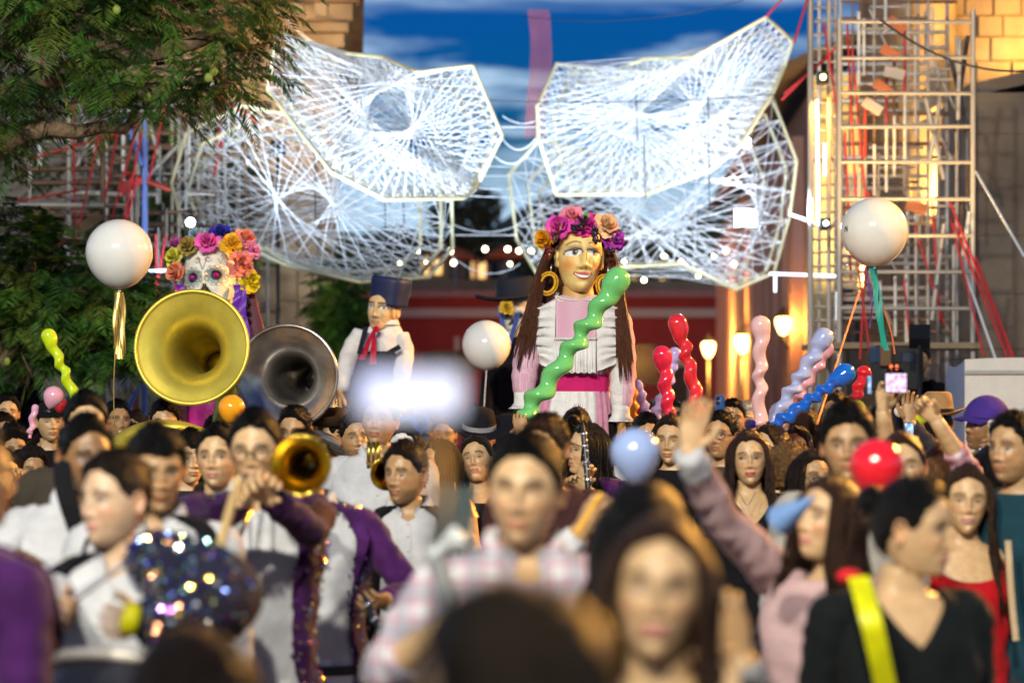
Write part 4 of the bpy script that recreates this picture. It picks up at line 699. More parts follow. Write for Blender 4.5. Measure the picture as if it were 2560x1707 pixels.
net('white string net with tall pointed wing tip beside the steel tower', [(1391, 160), (1533, 178), (1613, 147), (1736, 143), (1916, 44), (1981, 103), (1962, 165), (1931, 237), (1850, 367), (1774, 428), (1621, 486), (1391, 488), (1345, 344), (1343, 268)], [(1518, 329, .8), (1789, 290, 1.)], 22, 62, chords=(.33, .42), spikes=.05)
net('pale string net spread low behind the woman puppet', [(1345, 352), (1271, 438), (1292, 600), (1345, 690), (1500, 672), (1700, 660), (1840, 724), (1935, 682), (1975, 540), (1992, 402), (1931, 245), (1640, 420)], [(1690, 566, .8), (1560, 520, 1.)], 23.4, 33, chords=(.45,))
for k_, (a, b_, sag) in enumerate((((1256, 290, 22), (1345, 300, 22), .05), ((1250, 318, 22), (1345, 318, 22), .0), ((1250, 339, 22), (1340, 345, 22), .12), ((1225, 378, 22), (1345, 352, 22), .16), ((1200, 415, 22), (1290, 418, 23), .0), ((1190, 440, 22), (1275, 440, 23), .0), ((1180, 466, 22), (1280, 470, 23), .02), ((1165, 490, 22), (1290, 495, 23), .0), ((1130, 560, 23.4), (1290, 565, 23.4), .07), ((1130, 588, 23.4), (1290, 588, 23.4), .0), ((1130, 640, 23.4), (1300, 660, 23.4), .13))):
    p, q_ = P(*a), P(*b_); f = np.linspace(0, 1, 12)[:, None]; pts = p + (q_ - p) * f - [0, 0, 1] * (sag * 4 * f * (1 - f)); g = G(); tube(g, pts - p, .005, 5); o = g.build('tie_cord', CORD); o.location = p; tag(o, 'white cord tied between the left and right nets, %s from the top' % ORD[k_], 'cord', 'cords tied between the nets')
for k_, (a, b_, r_, lab) in enumerate((((690, 205, 21), (1960, 235, 21), .005, 'thin dark cable running across the sky through both nets'), ((1300, 40, 24), (1860, 0, 24), .004, 'thin dark cable crossing the pale cloud at the top'), ((700, 30, 27), (880, 140, 27), .012, 'pale cable slanting across the carved cornice'), ((2200, 50, 19.6), (2560, 178, 19.2), .010, 'dark blue cable sagging from the scaffolding top to the tower'))):
    p, q_ = P(*a), P(*b_); f = np.linspace(0, 1, 16)[:, None]; pts = p + (q_ - p) * f - [0, 0, .12] * (4 * f * (1 - f)); g = G(); tube(g, pts - p, r_, 5); o = g.build('cable', MATS['dark_wire'] if k_ != 2 else CORD); o.location = p; tag(o, lab, 'cable')
q_w = (785, 845, 960, 1008, 1105, 1590, 1610, 1770, 1040, 620)
for px, y0, y1 in ((785, 280, 600), (845, 150, 290), (960, 340, 620), (1008, 480, 640), (1105, 480, 600), (1590, 250, 350), (1610, 340, 500), (1770, 240, 520), (1040, 215, 330), (620, 380, 560)):
    g = G(); p, q_ = P(px, y0, 21.8), P(px + 4, y1, 21.8); tube(g, [[0, 0, 0], q_ - p], .006, 5); o = g.build('hanging_wire', MATS['dark_wire']); o.location = p; tag(o, 'thin dark wire hanging down through the string nets, %s from the left' % ORD[sorted(q_w).index(px)], 'wire', 'dark wires hanging in the nets')
# ------------------------------------------------------------------ lamps that light the nets
LAMPW = M('lamp_white', (1, 1, 1), .3, var=0, emit=(.85, .93, 1), es=26.); LAMPA = M('lamp_amber', (1, .8, .4), .3, var=0, emit=(1, .62, .16), es=11.)
def floodlight(label, c, size, col, power, tgt, ang=100, lens=LAMPW, yaw=0.):
    c = np.array(c); t = thing('floodlight', c, label, 'floodlight', 'floodlights under the nets'); g = G(); w_, h_ = size; Rm = rotz(yaw)
    for b0, b1 in (((-w_ / 2 - .02, .01, -h_ / 2 - .02), (w_ / 2 + .02, .10, h_ / 2 + .02)), ((-.03, .10, -.05), (.03, .2, .05))): box(g, np.array(b0), np.array(b1), Rm, np.zeros(3))
    g.build('housing', BLACK, t, smooth=False); g = G(); (box(g, np.array([-w_ / 2, -.004, -h_ / 2]), np.array([w_ / 2, .012, h_ / 2]), Rm, np.zeros(3)) if w_ > .2 else lathe(g, [(.001, -.02), (w_ * .3, -.015), (w_ * .42, -.002), (w_ * .42, .012)], (0, 0, 0), (0, 1, 0), 16)); g.build('lens', lens, t, smooth=False)
    if power: spot('net_light', tuple(c + np.array(tgt) * 0 + unit(np.array(tgt) - c) * .3), tgt, power, col, ang, .5, .1)
    return t
floodlight('small white floodlight glaring beside the gold sousaphone', P(345, 797, 19.6), (.06, .06), ICE, 90, tuple(P(600, 450, 21.5)), 75)
floodlight('white floodlight behind the Catrina flower crown', P(476, 556, 21.2), (.09, .09), ICE, 40, tuple(P(820, 330, 20.6)), 110)
floodlight('square white floodlight shining through the right net', P(1864, 545, 25.3), (.22, .17), ICE, 420, tuple(P(1600, 330, 22.4)), 120)
floodlight('white floodlight bulb near the right net edge', P(1871, 352, 23), (.05, .05), ICE, 130, tuple(P(1650, 250, 22)), 120)
floodlight('white floodlight at the foot of the left net', P(617, 405, 24.6), (.05, .05), ICE, 60, tuple(P(850, 500, 23.4)), 120)
floodlight('white floodlight clamped to the near tower leg', P(2065, 558, 20.2), (.045, .045), ICE, 330, tuple(P(1700, 420, 22)), 90)
floodlight('added white floodlight tucked behind the brass bells, aimed up at nets', P(760, 905, 17.6), (.14, .1), ICE, 1150, tuple(P(940, 250, 20.4)), 58)  # unseen lamp, added to light the upper left net
floodlight('added white floodlight hidden behind the woman puppet, aimed up at nets', P(1440, 905, 18.6), (.14, .1), ICE, 1050, tuple(P(1600, 300, 22.5)), 66)  # second unseen lamp, added to light the right nets
floodlight('warm floodlight on the tower column side', P(2058, 193, 20.3), (.06, .06), AMBER, 60, tuple(P(2070, 400, 21)), 120, LAMPA)
for k_, (a, b_, lab) in enumerate((((2042, 250, 20.3), (2046, 560, 20.3), 'white tube light strapped along the tower leg, longer one'), ((2062, 360, 20.5), (2062, 440, 20.5), 'short white tube light on the tower leg'), ((1975, 536, 21), (2060, 566, 20.6), 'white tube light jutting from the net to the tower'), ((1925, 684, 21), (2088, 690, 20.6), 'level white tube light between net corner and tower'), ((2094, 730, 20.2), (2094, 800, 20.2), 'upright white tube light low on the tower leg'), ((1938, 690, 21), (1938, 730, 21), 'short white tube light hanging under the net corner'), ((345, 680, 20.6), (420, 676, 20.6), 'level white tube light between round balloon and Catrina'))):
    p, q_ = P(*a), P(*b_); g = G(); tube(g, [[0, 0, 0], q_ - p], .014, 8); o = g.build('tube_light', M('tube_white', (1, 1, 1), .3, var=0, emit=(.72, .86, 1), es=2.2)); o.location = p; tag(o, lab, 'tube light', 'tube lights on the rig')
# string of bulbs over the far end of the square
sb = thing('string_light', P(1190, 640, 34), 'sagging string of warm round bulbs above the red building', 'string light'); l = np.array(sb.location); bl_ = [(770, 700), (862, 705), (1000, 657), (1044, 627), (1068, 655), (1126, 628), (1134, 657), (1213, 623), (1269, 623), (1297, 627), (1328, 628), (1275, 660), (1560, 655), (1610, 700), (1660, 640), (1703, 655), (1745, 690), (1815, 628), (1835, 660), (1785, 640)]
ordb = sorted(bl_); g = G(); tube(g, spline([P(x, y - 8, 34) - l for x, y in ordb], 80), .008, 5); g.build('cable', MATS['dark_wire'], sb)
gb = G(); ball(gb, (0, 0, 0), .032, 10, 12); ob = gb.build('bulb', M('bulb_glow', (1, .9, .7), .3, var=0, emit=(1, .86, .55), es=14.), sb); ob.location = P(*bl_[0], 34) - l
for b_ in bl_[1:]:
    o = ob.copy(); COL.objects.link(o); o.parent = sb; o.location = P(*b_, 34) - l; s_ = random.uniform(.7, 1.1); o.scale = (s_,) * 3
# street lanterns
def lantern(label, px, py, d, s, power, post=True, side=None):
    c = P(px, py, d); t = thing('street_lantern', (c[0], d, 0), label, 'street lantern', 'street lanterns'); g = G(); lathe(g, [(.05 * s, -.20 * s), (.10 * s, -.14 * s), (.155 * s, .02 * s), (.16 * s, .10 * s), (.13 * s, .16 * s)], (0, 0, c[2]), (0, 0, 1), 12); g.build('glass_globe', LAMPA, t)
    g = G(); lathe(g, [(.19 * s, .15 * s), (.19 * s, .17 * s), (.10 * s, .26 * s), (.04 * s, .30 * s), (.03 * s, .36 * s), (.001, .38 * s)], (0, 0, c[2]), (0, 0, 1), 12); g.build('cap', BLACK, t)
    g = G(); tube(g, [(0, 0, 0), (0, 0, .3), (0, 0, c[2] - .2 * s)] if post else [(0, 0, c[2] - .2 * s), (.05, 0, c[2] - .45 * s), (.35, .1, c[2] - .5 * s)], .035 if post else .02, 8); g.build('post' if post else 'bracket', BLACK, t)
    if power: point('lantern_light', (c[0], d - .35, c[2]), power, AMBER, .15)
lantern('glowing amber street lantern behind the pink spiral balloon', 1856, 858, 46, .95, 700); lantern('smaller glowing amber street lantern further down the street', 1771, 872, 52, .9, 700)
lantern('black wall lantern with a lit pane on the street house', 1958, 812, 34, .7, 90, False)
point('lantern_light', (4.6, 38, 2.2), 110, AMBER, .15)  # assumed amber light in the street, no lantern is built for it
lantern('added lantern lighting the red wall, hidden behind the boy puppet', 985, 845, 57, 1.0, 900)  # unseen lantern, added to brighten the red wall
def uplighter(label, loc, tgt, cat='floodlight'):
    d_ = unit(np.array(tgt) - np.array(loc)); t = thing('uplighter', loc, label, cat, 'assumed or added amber uplighters'); g = G(); bar(g, -d_ * .2, -d_ * .06, .16, .12); g.build('housing', BLACK, t, smooth=False); g = G(); bar(g, -d_ * .058, -d_ * .05, .13, .09); g.build('lens', LAMPA, t, smooth=False); g = G(); tube(g, [-d_ * .15, [-d_[0] * .15, -d_[1] * .15, -loc[2]]], .02, 6); g.build('stand', BLACK, t)
uplighter('assumed amber uplighter below the carved church cornice', (xr - .4, YC - 3.2, 4.3), (xr - .5, YC - .2, zc + .5)); uplighter('added warm lamp washing the beige church wall', (xr - .9, YC - 3.5, 2.4), (xr - .5, YC, 3.3))
uplighter('assumed amber uplighter beside the tower column', (xl - .5, YT - 1.5, 3.4), (xl + .35, YT + .2, 6.0)); uplighter('assumed amber uplighter on the buttress top', (xl + 1.9, YT - 1.6, 5.4), (xl + 1.2, YT + .3, 6.8)); uplighter('assumed amber uplighter at the foot of the scaffolding tower', (3.1, 18.4, 2.3), (3.45, 20.6, 5.0)); uplighter('assumed amber uplighter before the cream house front', (xs0 + .2, YS - 1.9, 3.0), (xs0 + .8, YS, 5.2))
for q, lab in zip(ASSUMED_AMBERS, ('assumed amber street lamp mast out of view, nearer one', 'assumed amber street lamp mast out of view, further one')):  # assumed masts, added so the unseen amber lamps have fixtures
    t = thing('assumed_lamp_mast', (q[0] + .4, q[1], 0), lab, 'lamp post', 'assumed lamp posts out of the picture'); g = G(); tube(g, spline([(0, 0, 0), (0, 0, q[2]), (-.1, 0, q[2] + .25), (-.4, 0, q[2] + .3)], 16), .05, 8); g.build('post', STEEL, t); g = G(); lathe(g, [(.04, .18), (.14, .12), (.22, .08), (.21, .07)], (-.4, 0, q[2] + .12), (0, 0, 1), 16); g.build('shade', BLACK, t)
# assumed masts, added to carry the two unseen floodlights behind the camera
for q, lab in zip(ASSUMED_FLOODS, ('assumed white floodlight mast behind the photographer, western one', 'assumed white floodlight mast behind the photographer, eastern one')):
    t = thing('assumed_floodlight_mast', (q[0], q[1] - .3, 0), lab, 'lamp post', 'assumed lamp posts out of the picture'); g = G(); tube(g, [(0, 0, 0), (0, 0, q[2])], .06, 8); g.build('post', STEEL, t); g = G(); box(g, np.array([-.25, -.1, q[2] - .2]), np.array([.25, .02, q[2] + .2])); g.build('housing', BLACK, t, smooth=False)
# red strip added between the nets, standing in for a lens ghost
g = G(); zz = np.linspace(0, 1, 40); wv = .115 * (1 + .03 * np.sin(zz * 21)); p = P(1346, 25, 26); hgt = p[2] - P(1346, 345, 26)[2]
grid(g, np.stack([np.stack([s * wv + .03 * np.sin(zz * 5), .03 * np.sin(zz * 9 + s), -zz * hgt], -1) for s in (-1, -.5, 0, .5, 1)], 1), False); o = g.build('red_strip', M('translucent_red', (.80, .16, .16), .7, var=.1, alpha=.42)); o.location = p; tag(o, 'added red translucent strip hanging in the sky between the nets', 'red_strip')
# ------------------------------------------------------------------ balloons
def spiral_balloon(label, p0, p1, r, rb, turns, col, key, amp=.55, bulb_at=1, d=None, bl=None):
    """corkscrew balloon from the tied end p0 to the round end p1"""
    p0, p1 = np.array(p0), np.array(p1); t = thing('spiral_balloon', p0, label, 'balloon', 'long spiral balloons'); g = G(); n = 90; L_ = np.linalg.norm(p1 - p0); ax = unit(p1 - p0); u = unit(np.cross(ax, [0, 1, 0])); v = np.cross(ax, u)
    s = np.linspace(0, 1, n); bl = bl or min(.32, 2.7 * rb / L_); k = sst(1 - bl * 1.05, 1 - bl * .5, s); sd_ = float(p0[0] * 7 + p1[2] * 5); ph = s * turns * 2 * np.pi + .55 * np.sin(s * 11 + sd_); am = r * amp * .62 * (1 + .28 * np.sin(s * 14 + sd_ * 2)) * (1 - k) * sst(0, .06, s)
    bend = .025 * L_ * np.sin(s * np.pi) * math.sin(sd_ * 3)
    c = (p1 - p0) * s[:, None] + u * bend[:, None] + u * (am * np.cos(ph))[:, None] + v * (am * np.sin(ph))[:, None]
    rad = r * (1 + .05 * np.sin(s * 9 + sd_)) * (1 - k) + rb * k; tip = np.clip((s - (1 - rb / L_)) / (rb / L_), 0, 1); rad = rad * np.sqrt(np.clip(1 - tip ** 2, .0004, 1)); rad = rad * (sst(-.012, .035, s) * .93 + .07)
    aa = np.linspace(0, 2 * np.pi, 20, endpoint=False); grid(g, c[:, None] + rad[:, None, None] * (u * np.cos(aa)[:, None] + v * np.sin(aa)[:, None])[None]); g.build('skin', balloon_mat(col, key), t); g = G(); tube(g, [(0, 0, 0), -ax * .02], [.006, .011], 8); g.build('knot', MATS['latex_' + key], t); return t
def round_balloon(label, c, r, col, key, pear=.12, tail=None, tailmat=None, ax=(0, 0, 1), cat='balloon', group='round balloons'):
    c = np.array(c, float); t = thing('balloon', c, label, cat, group); g = G(); ax = unit(ax); th = np.linspace(0.002, np.pi, 30); prof = [(r * math.sin(a) * (1 - pear * sst(1.5, 3.1, a)), r * math.cos(a) * (1 + (.9 * pear if a > np.pi / 2 else 0))) for a in th]; prof[-1] = (r * .035, prof[-1][1]); prof.append((r * .05, prof[-1][1] - r * .06))
    lathe(g, prof, (0, 0, 0), ax, 36); g.build('skin', balloon_mat(col, key), t); bot = ax * prof[-1][1]
    if tail is not None:
        g = G(); tube(g, spline([bot] + [np.array(q) - c for q in tail], 20), .004, 5); g.build('string', tailmat or CORD, t)
    return t
b1 = round_balloon('large white round balloon with gold foil tassel, beside the gold sousaphone', P(298, 632, 13.2), .183, (.80, .80, .78), 'white', .10)
gold = M('gold_foil', (.75, .52, .16), .3, .9, var=.3, vs_=15)
for q in range(7):
    g = G(); z = np.linspace(0, 1, 16); x = .006 * (q - 3) + .012 * (q - 3) * z * .35 + .004 * np.sin(z * 9 + q); ln = random.uniform(.30, .42); wd = .008 + .004 * np.sin(z * 5 + q); yy = .012 * np.sin(q * 2.1) + .006 * np.sin(z * 7 + q)
    A = np.stack([np.stack([x - wd, yy, -.215 - z * ln], -1), np.stack([x, yy - .004, -.215 - z * ln], -1), np.stack([x + wd, yy, -.215 - z * ln], -1)], 1); grid(g, A, False); g.build('tassel_strip', gold, b1)
g = G(); tube(g, spline([(0, 0, -.2), (-.02, 0, -.5), (-.03, 0, -.75), (-.025, 0, -.95)], 20), .004, 5); g.build('string', M('gold_foil', (0, 0, 0)), b1)
b2 = round_balloon('large white round balloon with teal ribbons in front of the steel tower', P(2186, 578, 12.8), .178, (.80, .78, .71), 'cream_white', .06)
teal = M('teal_ribbon', (.01, .30, .24), .4, var=.2); dk = M('dark_ribbon', (.02, .05, .04), .4)
for q, (m, off, wd, ln, sl_x) in enumerate(((teal, 0, .014, .48, .30), (dk, .012, .006, .40, .28), (teal, .02, .010, .46, .13), (M('rust_ribbon', (.5, .14, .04), .5), .015, .005, .50, .36), (M('violet_ribbon', (.15, .03, .3), .5), -.005, .004, .35, .03))):
    g = G(); z = np.linspace(0, 1, 18); x = -.02 + off + sl_x * ln * z * .9 * (1 - .15 * z) * .8 + .01 * np.sin(z * 6 + q); A = np.stack([np.stack([x + s * wd, .004 * q + .006 * np.sin(z * 8 + s), -.185 - z * ln * .93], -1) for s in (-1, 0, 1)], 1); grid(g, A, False); g.build('ribbon', m, b2)
g = G()   # printed marks near its edge
for a, b_ in (((-.164, 0, .022), (-.166, 0, -.008)), ((-.164, 0, .022), (-.156, 0, -.008)), ((-.156, 0, .022), (-.156, 0, -.008))):
    pts = np.linspace(a, b_, 5); pts[:, 1] = -np.sqrt(np.clip(.1795 ** 2 - pts[:, 0] ** 2 - pts[:, 2] ** 2, 1e-6, 1)); tube(g, pts, .0022, 5)
g.build('printed_letter', BLACK, b2)
round_balloon('glowing white round balloon on a stick beside the black suited puppet', P(1216, 862, 16.6), .168, (.86, .88, .86), 'bright_white', .06, [P(1212, 985, 16.6), P(1208, 1060, 16.6)], M('white_stick', (.7, .72, .75), .5))
spiral_balloon('long green spiral balloon held up across the woman puppet dress', P(1302, 1052, 12.2), P(1562, 672, 12.2), .046, .066, 6.6, (.16, .55, .17), 'green')
spiral_balloon('lime yellow spiral balloon rising before the bushy tree', P(190, 1000, 12.6), P(114, 822, 12.6), .027, .040, 4, (.55, .72, .01), 'lime', .5)
spiral_balloon('taller red spiral balloon with its round end at the top', P(1748, 1055, 13), P(1687, 785, 13), .036, .052, 5, (.75, .03, .045), 'red', .45)
spiral_balloon('shorter red spiral balloon leaning beside the raised hand', P(1672, 1060, 12.6), P(1652, 864, 12.6), .034, .050, 4, (.72, .02, .06), 'crimson', .4)
spiral_balloon('lilac spiral balloon half hidden behind the red balloons', P(1630, 1060, 14.6), P(1692, 868, 14.6), .034, .042, 6, (.50, .42, .80), 'lilac', .45)
spiral_balloon('second lilac spiral balloon peeking out by the puppet sleeve', P(1625, 1050, 15.2), P(1590, 950, 15.2), .030, .036, 4, (.45, .38, .78), 'lilac2', .45)
spiral_balloon('orange spiral balloon close behind the woman puppet arm', P(1588, 1070, 15), P(1568, 890, 15), .040, .044, 5, (.85, .38, .01), 'orange', .5)
spiral_balloon('pale pink spiral balloon standing upright before the lanterns', P(1898, 1070, 12.4), P(1902, 788, 12.4), .034, .052, 4.4, (.80, .50, .50), 'pink', .5)
spiral_balloon('pale periwinkle spiral balloon slanting up toward the tower', P(1920, 1068, 12.6), P(2072, 822, 12.6), .037, .052, 6, (.36, .44, .72), 'periwinkle', .5)
spiral_balloon('rose pink spiral balloon tucked behind the periwinkle one', P(1935, 1070, 13.1), P(2074, 852, 13.1), .034, .046, 6, (.75, .38, .50), 'rose', .5)
spiral_balloon('bright blue spiral balloon slanting low over the crowd', P(1925, 1072, 12.2), P(2134, 918, 12.2), .031, .052, 6.5, (.01, .13, .62), 'blue', .5)
spiral_balloon('small red spiral balloon beside the raised phones', P(2138, 1000, 13.4), P(2166, 915, 13.4), .032, .044, 2.6, (.70, .015, .03), 'scarlet', .35)
round_balloon('pale pink pear balloon above the man in the black cap', P(134, 990, 13), .055, (.78, .40, .52), 'pale_pink', .35, ax=(.35, 0, 1))
spiral_balloon('pale pink twisted balloon dangling beside the black cap', P(76, 1085, 13), P(90, 1010, 13), .018, .02, 2, (.78, .40, .55), 'pale_pink2')
round_balloon('orange balloon in front of the silver sousaphone', P(579, 1020, 11.2), .062, (.88, .36, .01), 'bright_orange', .2, ax=(.05, 0, 1))
round_balloon('periwinkle blue pear balloon close before the man with short hair', P(1588, 1132, 6.8), .070, (.30, .40, .68), 'sky', .42, ax=(-.06, 0, 1))
round_balloon('large red balloon held beside the dark haired girl', P(2192, 1165, 6.2), .070, (.72, .015, .03), 'deep_red', .45, ax=(.05, 0, 1))
round_balloon('small lime green balloon behind the tall black haired man', P(2143, 1020, 11.8), .040, (.28, .58, .02), 'lime_green', .1)
round_balloon('yellow green balloon behind the raised orange lit hand', P(2300, 1040, 12.4), .042, (.52, .65, .02), 'yellow_green', .1)
round_balloon('small white balloon beside the raised orange lit hand', P(2248, 1028, 12.6), .028, (.7, .7, .72), 'small_white', .1)
round_balloon('small red balloon behind the pink pear balloon', P(152, 1012, 13.6), .04, (.6, .02, .03), 'dark_red', .2)
round_balloon('olive yellow balloon behind the bobbed hair near the gold bell', P(486, 1090, 13), .055, (.5, .5, .03), 'olive', .2)
o_ = thing('orange_ribbon', P(2038, 1050, 11.5), 'thin orange ribbon stretched from the crowd up to the tower', 'ribbon'); member('strand', o_, P(2042, 1060, 11.5), P(2148, 730, 16), .006, T_ORANGE)
# ------------------------------------------------------------------ brass and woodwind
BRASS = M('old_brass', (.86, .68, .10), .40, .62, var=.22, vs_=5, bump=.06, bs=9, var2=(.70, .56, .08)); SILV = M('tarnished_silver', (.62, .59, .55), .24, .85, var=.35, vs_=7, bump=.08, bs=12, var2=(.34, .29, .25)); SHINY = M('bright_brass', (.85, .60, .10), .16, 1., var=.1)
BELL = [(1.0, 0), (.985, .012), (.93, .035), (.82, .075), (.70, .13), (.58, .22), (.48, .36), (.41, .56), (.37, .85), (.34, 1.3), (.30, 2.0), (.26, 2.8)]
def bell_mesh(g, c, R_, back, mat_n=64):
    ax = unit(back); inn = [(r * R_, z * R_) for r, z in BELL]; outp = [((r + .012) * R_, z * R_ + .002) for r, z in BELL]
    lathe(g, inn, c, ax, mat_n); lathe(g, outp[::-1], c, ax, mat_n); a = np.linspace(0, 2 * np.pi, mat_n + 1); a0 = np.array([0, 0, 1.]); u = unit(np.cross(a0, ax)); v = np.cross(ax, u)
    tube(g, c + R_ * (np.cos(a)[:, None] * u + np.sin(a)[:, None] * v), .010 * R_ / .3 + .001, 8, caps=False); return np.array(c) + ax * 2.8 * R_
def sousaphone(label, px, py, d, rpx, back, mat, body):
    c = P(px, py, d); R_ = rpx / F * d; t = thing('sousaphone', (c[0], d, 0), label, 'sousaphone', 'sousaphones'); l = np.array(t.location); g = G(); e = bell_mesh(g, c - l, R_, back); g.build('bell', mat, t)
    b0 = np.array(body) - l; g = G(); ax = unit(back); a = np.linspace(R(60), R(420), 30); coil = b0 + np.stack([.34 * np.cos(a), .20 * np.sin(a) + .05, -.05 - .28 * np.sin(a) * .9 - .0 * a], -1)
    tube(g, spline(np.concatenate([[e - ax * .05, e + ax * .12, e + ax * .22 + [0, 0, -.15]], coil]), 70), np.linspace(.075, .03, 70), 14); g.build('coil', mat, t); g = G()
    for q in range(3): tube(g, [b0 + [-.1 + q * .045, -.24, -.25], b0 + [-.1 + q * .045, -.24, -.05]], .017, 10); ball(g, b0 + [-.1 + q * .045, -.24, -.02], .014, 6, 8)
    g.build('valve', mat, t)
    g = G(); lathe(g, [(.10, 0), (.085, .02), (.055, .06), (.045, .14)], b0 + [.06, -.23, .12], (.2, .8, .5), 24); g.build('receiver', mat, t)
    return t
sousaphone('gold brass sousaphone with a wide dull yellow bell', 479, 868, 13, 142, (.07, 1, -.12), BRASS, P(425, 1160, 13.3))
sousaphone('tarnished silver sousaphone with dark mirror bell', 717, 941, 14, 128, (.14, 1, -.03), SILV, P(745, 1170, 14.2))
def horn(label, name, px, py, d, rpx, back, mouth, mat, cat, slide=True):
    c = P(px, py, d); R_ = rpx / F * d; t = thing(name, c, label, cat, 'brass horns'); g = G(); prof = [(1, 0), (.96, .06), (.80, .22), (.60, .52), (.42, 1.0), (.28, 1.7), (.19, 2.6), (.15, 4.0)]; ax = unit(back)
    lathe(g, [(r * R_, z * R_) for r, z in prof], (0, 0, 0), ax, 40); lathe(g, [((r + .02) * R_, z * R_ + .002) for r, z in prof[::-1]], (0, 0, 0), ax, 40); a = np.linspace(0, 2 * np.pi, 41); u = unit(np.cross([0, 0, 1.], ax)); v = np.cross(ax, u); tube(g, R_ * (np.cos(a)[:, None] * u + np.sin(a)[:, None] * v), .003, 6, caps=False); g.build('bell', mat, t)
    e = ax * 4 * R_; m = np.array(mouth) - c; g = G(); tube(g, spline([e * .9, e * 1.25, (e + m) / 2 + [0, .06, -.05], m], 24), np.linspace(R_ * .15, .008, 24), 8); g.build('tubing', mat, t); g = G(); lathe(g, [(.004, 0), (.008, .015), (.013, .03), (.012, .034)], m, unit(m - e), 12); g.build('mouthpiece', SILV, t)
    if slide:
        g = G()
        for s in (-.035, .035): tube(g, [m + [s, -.05, -.02], m + [s * .9 - .05, -.36, -.24]], .007, 8)
        tube(g, spline([m + [-.035 * .9 - .05, -.36, -.24], m + [-.05, -.39, -.26], m + [.035 * .9 - .05, -.36, -.24]], 10), .008, 8); g.build('slide', mat, t)
    else:
        g = G()
        for q in range(3): tube(g, [m * .5 + e * .5 + [.02 * q - .03, 0, -.05], m * .5 + e * .5 + [.02 * q - .03, 0, .06]], .009, 8)
        g.build('valve', mat, t)
    return t
def clarinet(label, p0, p1, group='clarinets'):
    p0, p1 = np.array(p0), np.array(p1); t = thing('clarinet', p0, label, 'clarinet', group); g = G(); v = p1 - p0; s = np.linspace(0, 1, 24); tube(g, v * s[:, None], np.interp(s, [0, .1, .14, .8, .93, 1], [.006, .009, .0135, .0145, .018, .031]), 12); g.build('tube', BLACK, t); g = G(); ax = unit(v)
    for f in (.13, .30, .52, .76, .97):
        g = G(); lathe(g, [(.0155 if f < .9 else .03, 0), (.017 if f < .9 else .032, .003), (.017 if f < .9 else .032, .009), (.0155, .012)], v * f, ax, 14); g.build('ring', M('bright_silver', (.8, .8, .82), .15, 1., var=.05), t)
    g = G(); sd = unit(np.cross(ax, [0, 1, 0]))
    for k_ in range(9): ball(g, v * (.24 + k_ * .065) - np.array([0, .014, 0]) + sd * .007 * (-1) ** k_, .006, 6, 8)
    for k_ in range(3): tube(g, [v * (.3 + .2 * k_) + [.012, -.012, 0], v * (.45 + .2 * k_) + [.013, -.012, 0]], .002, 5)
    g.build('key', MATS['bright_silver'], t); return t
def screen_mat(key, cols, es, sc_=60): 
    m = bpy.data.materials.new('screen_' + key); m.use_nodes = True; t = m.node_tree; b = t.nodes['Principled BSDF']; n = t.nodes.new; tcn = n('ShaderNodeTexCoord'); no = n('ShaderNodeTexNoise'); no.inputs['Scale'].default_value = sc_; no.inputs['Detail'].default_value = 4; t.links.new(tcn.outputs['Object'], no.inputs['Vector']); r = n('ShaderNodeValToRGB'); r.color_ramp.elements[0].position = .3; r.color_ramp.elements[1].position = .7
    r.color_ramp.elements[0].color = (*cols[0], 1); r.color_ramp.elements[1].color = (*cols[-1], 1)
    if len(cols) > 2: e = r.color_ramp.elements.new(.5); e.color = (*cols[1], 1)
    t.links.new(no.outputs[0], r.inputs[0]); t.links.new(r.outputs[0], b.inputs['Emission Color']); b.inputs['Emission Strength'].default_value = es; b.inputs['Base Color'].default_value = (.02, .02, .02, 1); b.inputs['Roughness'].default_value = .15; return m
def phone(label, c, w_, h_, scr=None, case=None, yaw=0., tilt=0., back=False):
    """w_, h_ in metres; screen faces the camera unless back"""
    t = thing('phone', c, label, 'phone', 'phones held up'); Rm = rotz(yaw) @ rotx(tilt); g = G(); r = .012; a = []
    for cx, cz, s in ((1, 1, 0), (-1, 1, 90), (-1, -1, 180), (1, -1, 270)): a += [(cx * (w_ / 2 - r) + r * math.cos(R(s + k)), cz * (h_ / 2 - r) + r * math.sin(R(s + k))) for k in (0, 30, 60, 90)]
    a = np.array(a); n = len(a); A = np.array([np.stack([a[:, 0] * f, np.full(n, y), a[:, 1] * f], -1) for f, y in ((.0, -.004), (.97, -.004), (1, -.002), (1, .003), (.96, .0045), (0, .0045))]) @ Rm.T; grid(g, A); cs = g.build('case', case or BLACK, t)
    if scr: g = G(); V = np.array([[-w_ / 2 + .004, -.0052, -h_ / 2 + .004], [w_ / 2 - .004, -.0052, -h_ / 2 + .004], [w_ / 2 - .004, -.0052, h_ / 2 - .004], [-w_ / 2 + .004, -.0052, h_ / 2 - .004]]) @ Rm.T; g.add(V, [[0, 1, 2, 3]]); g.build('screen', scr, cs, smooth=False)
    if back:
        for q in range(2): g = G(); lathe(g, [(.012, 0), (.012, -.003), (.008, -.003), (.001, -.002)], np.array([-w_ / 2 + .018, -.004, h_ / 2 - .02 - q * .028]) @ Rm.T, Rm @ np.array([0, 1, 0]), 14); g.build('lens', M('lens_glass', (.02, .02, .03), .05), cs)
    return t
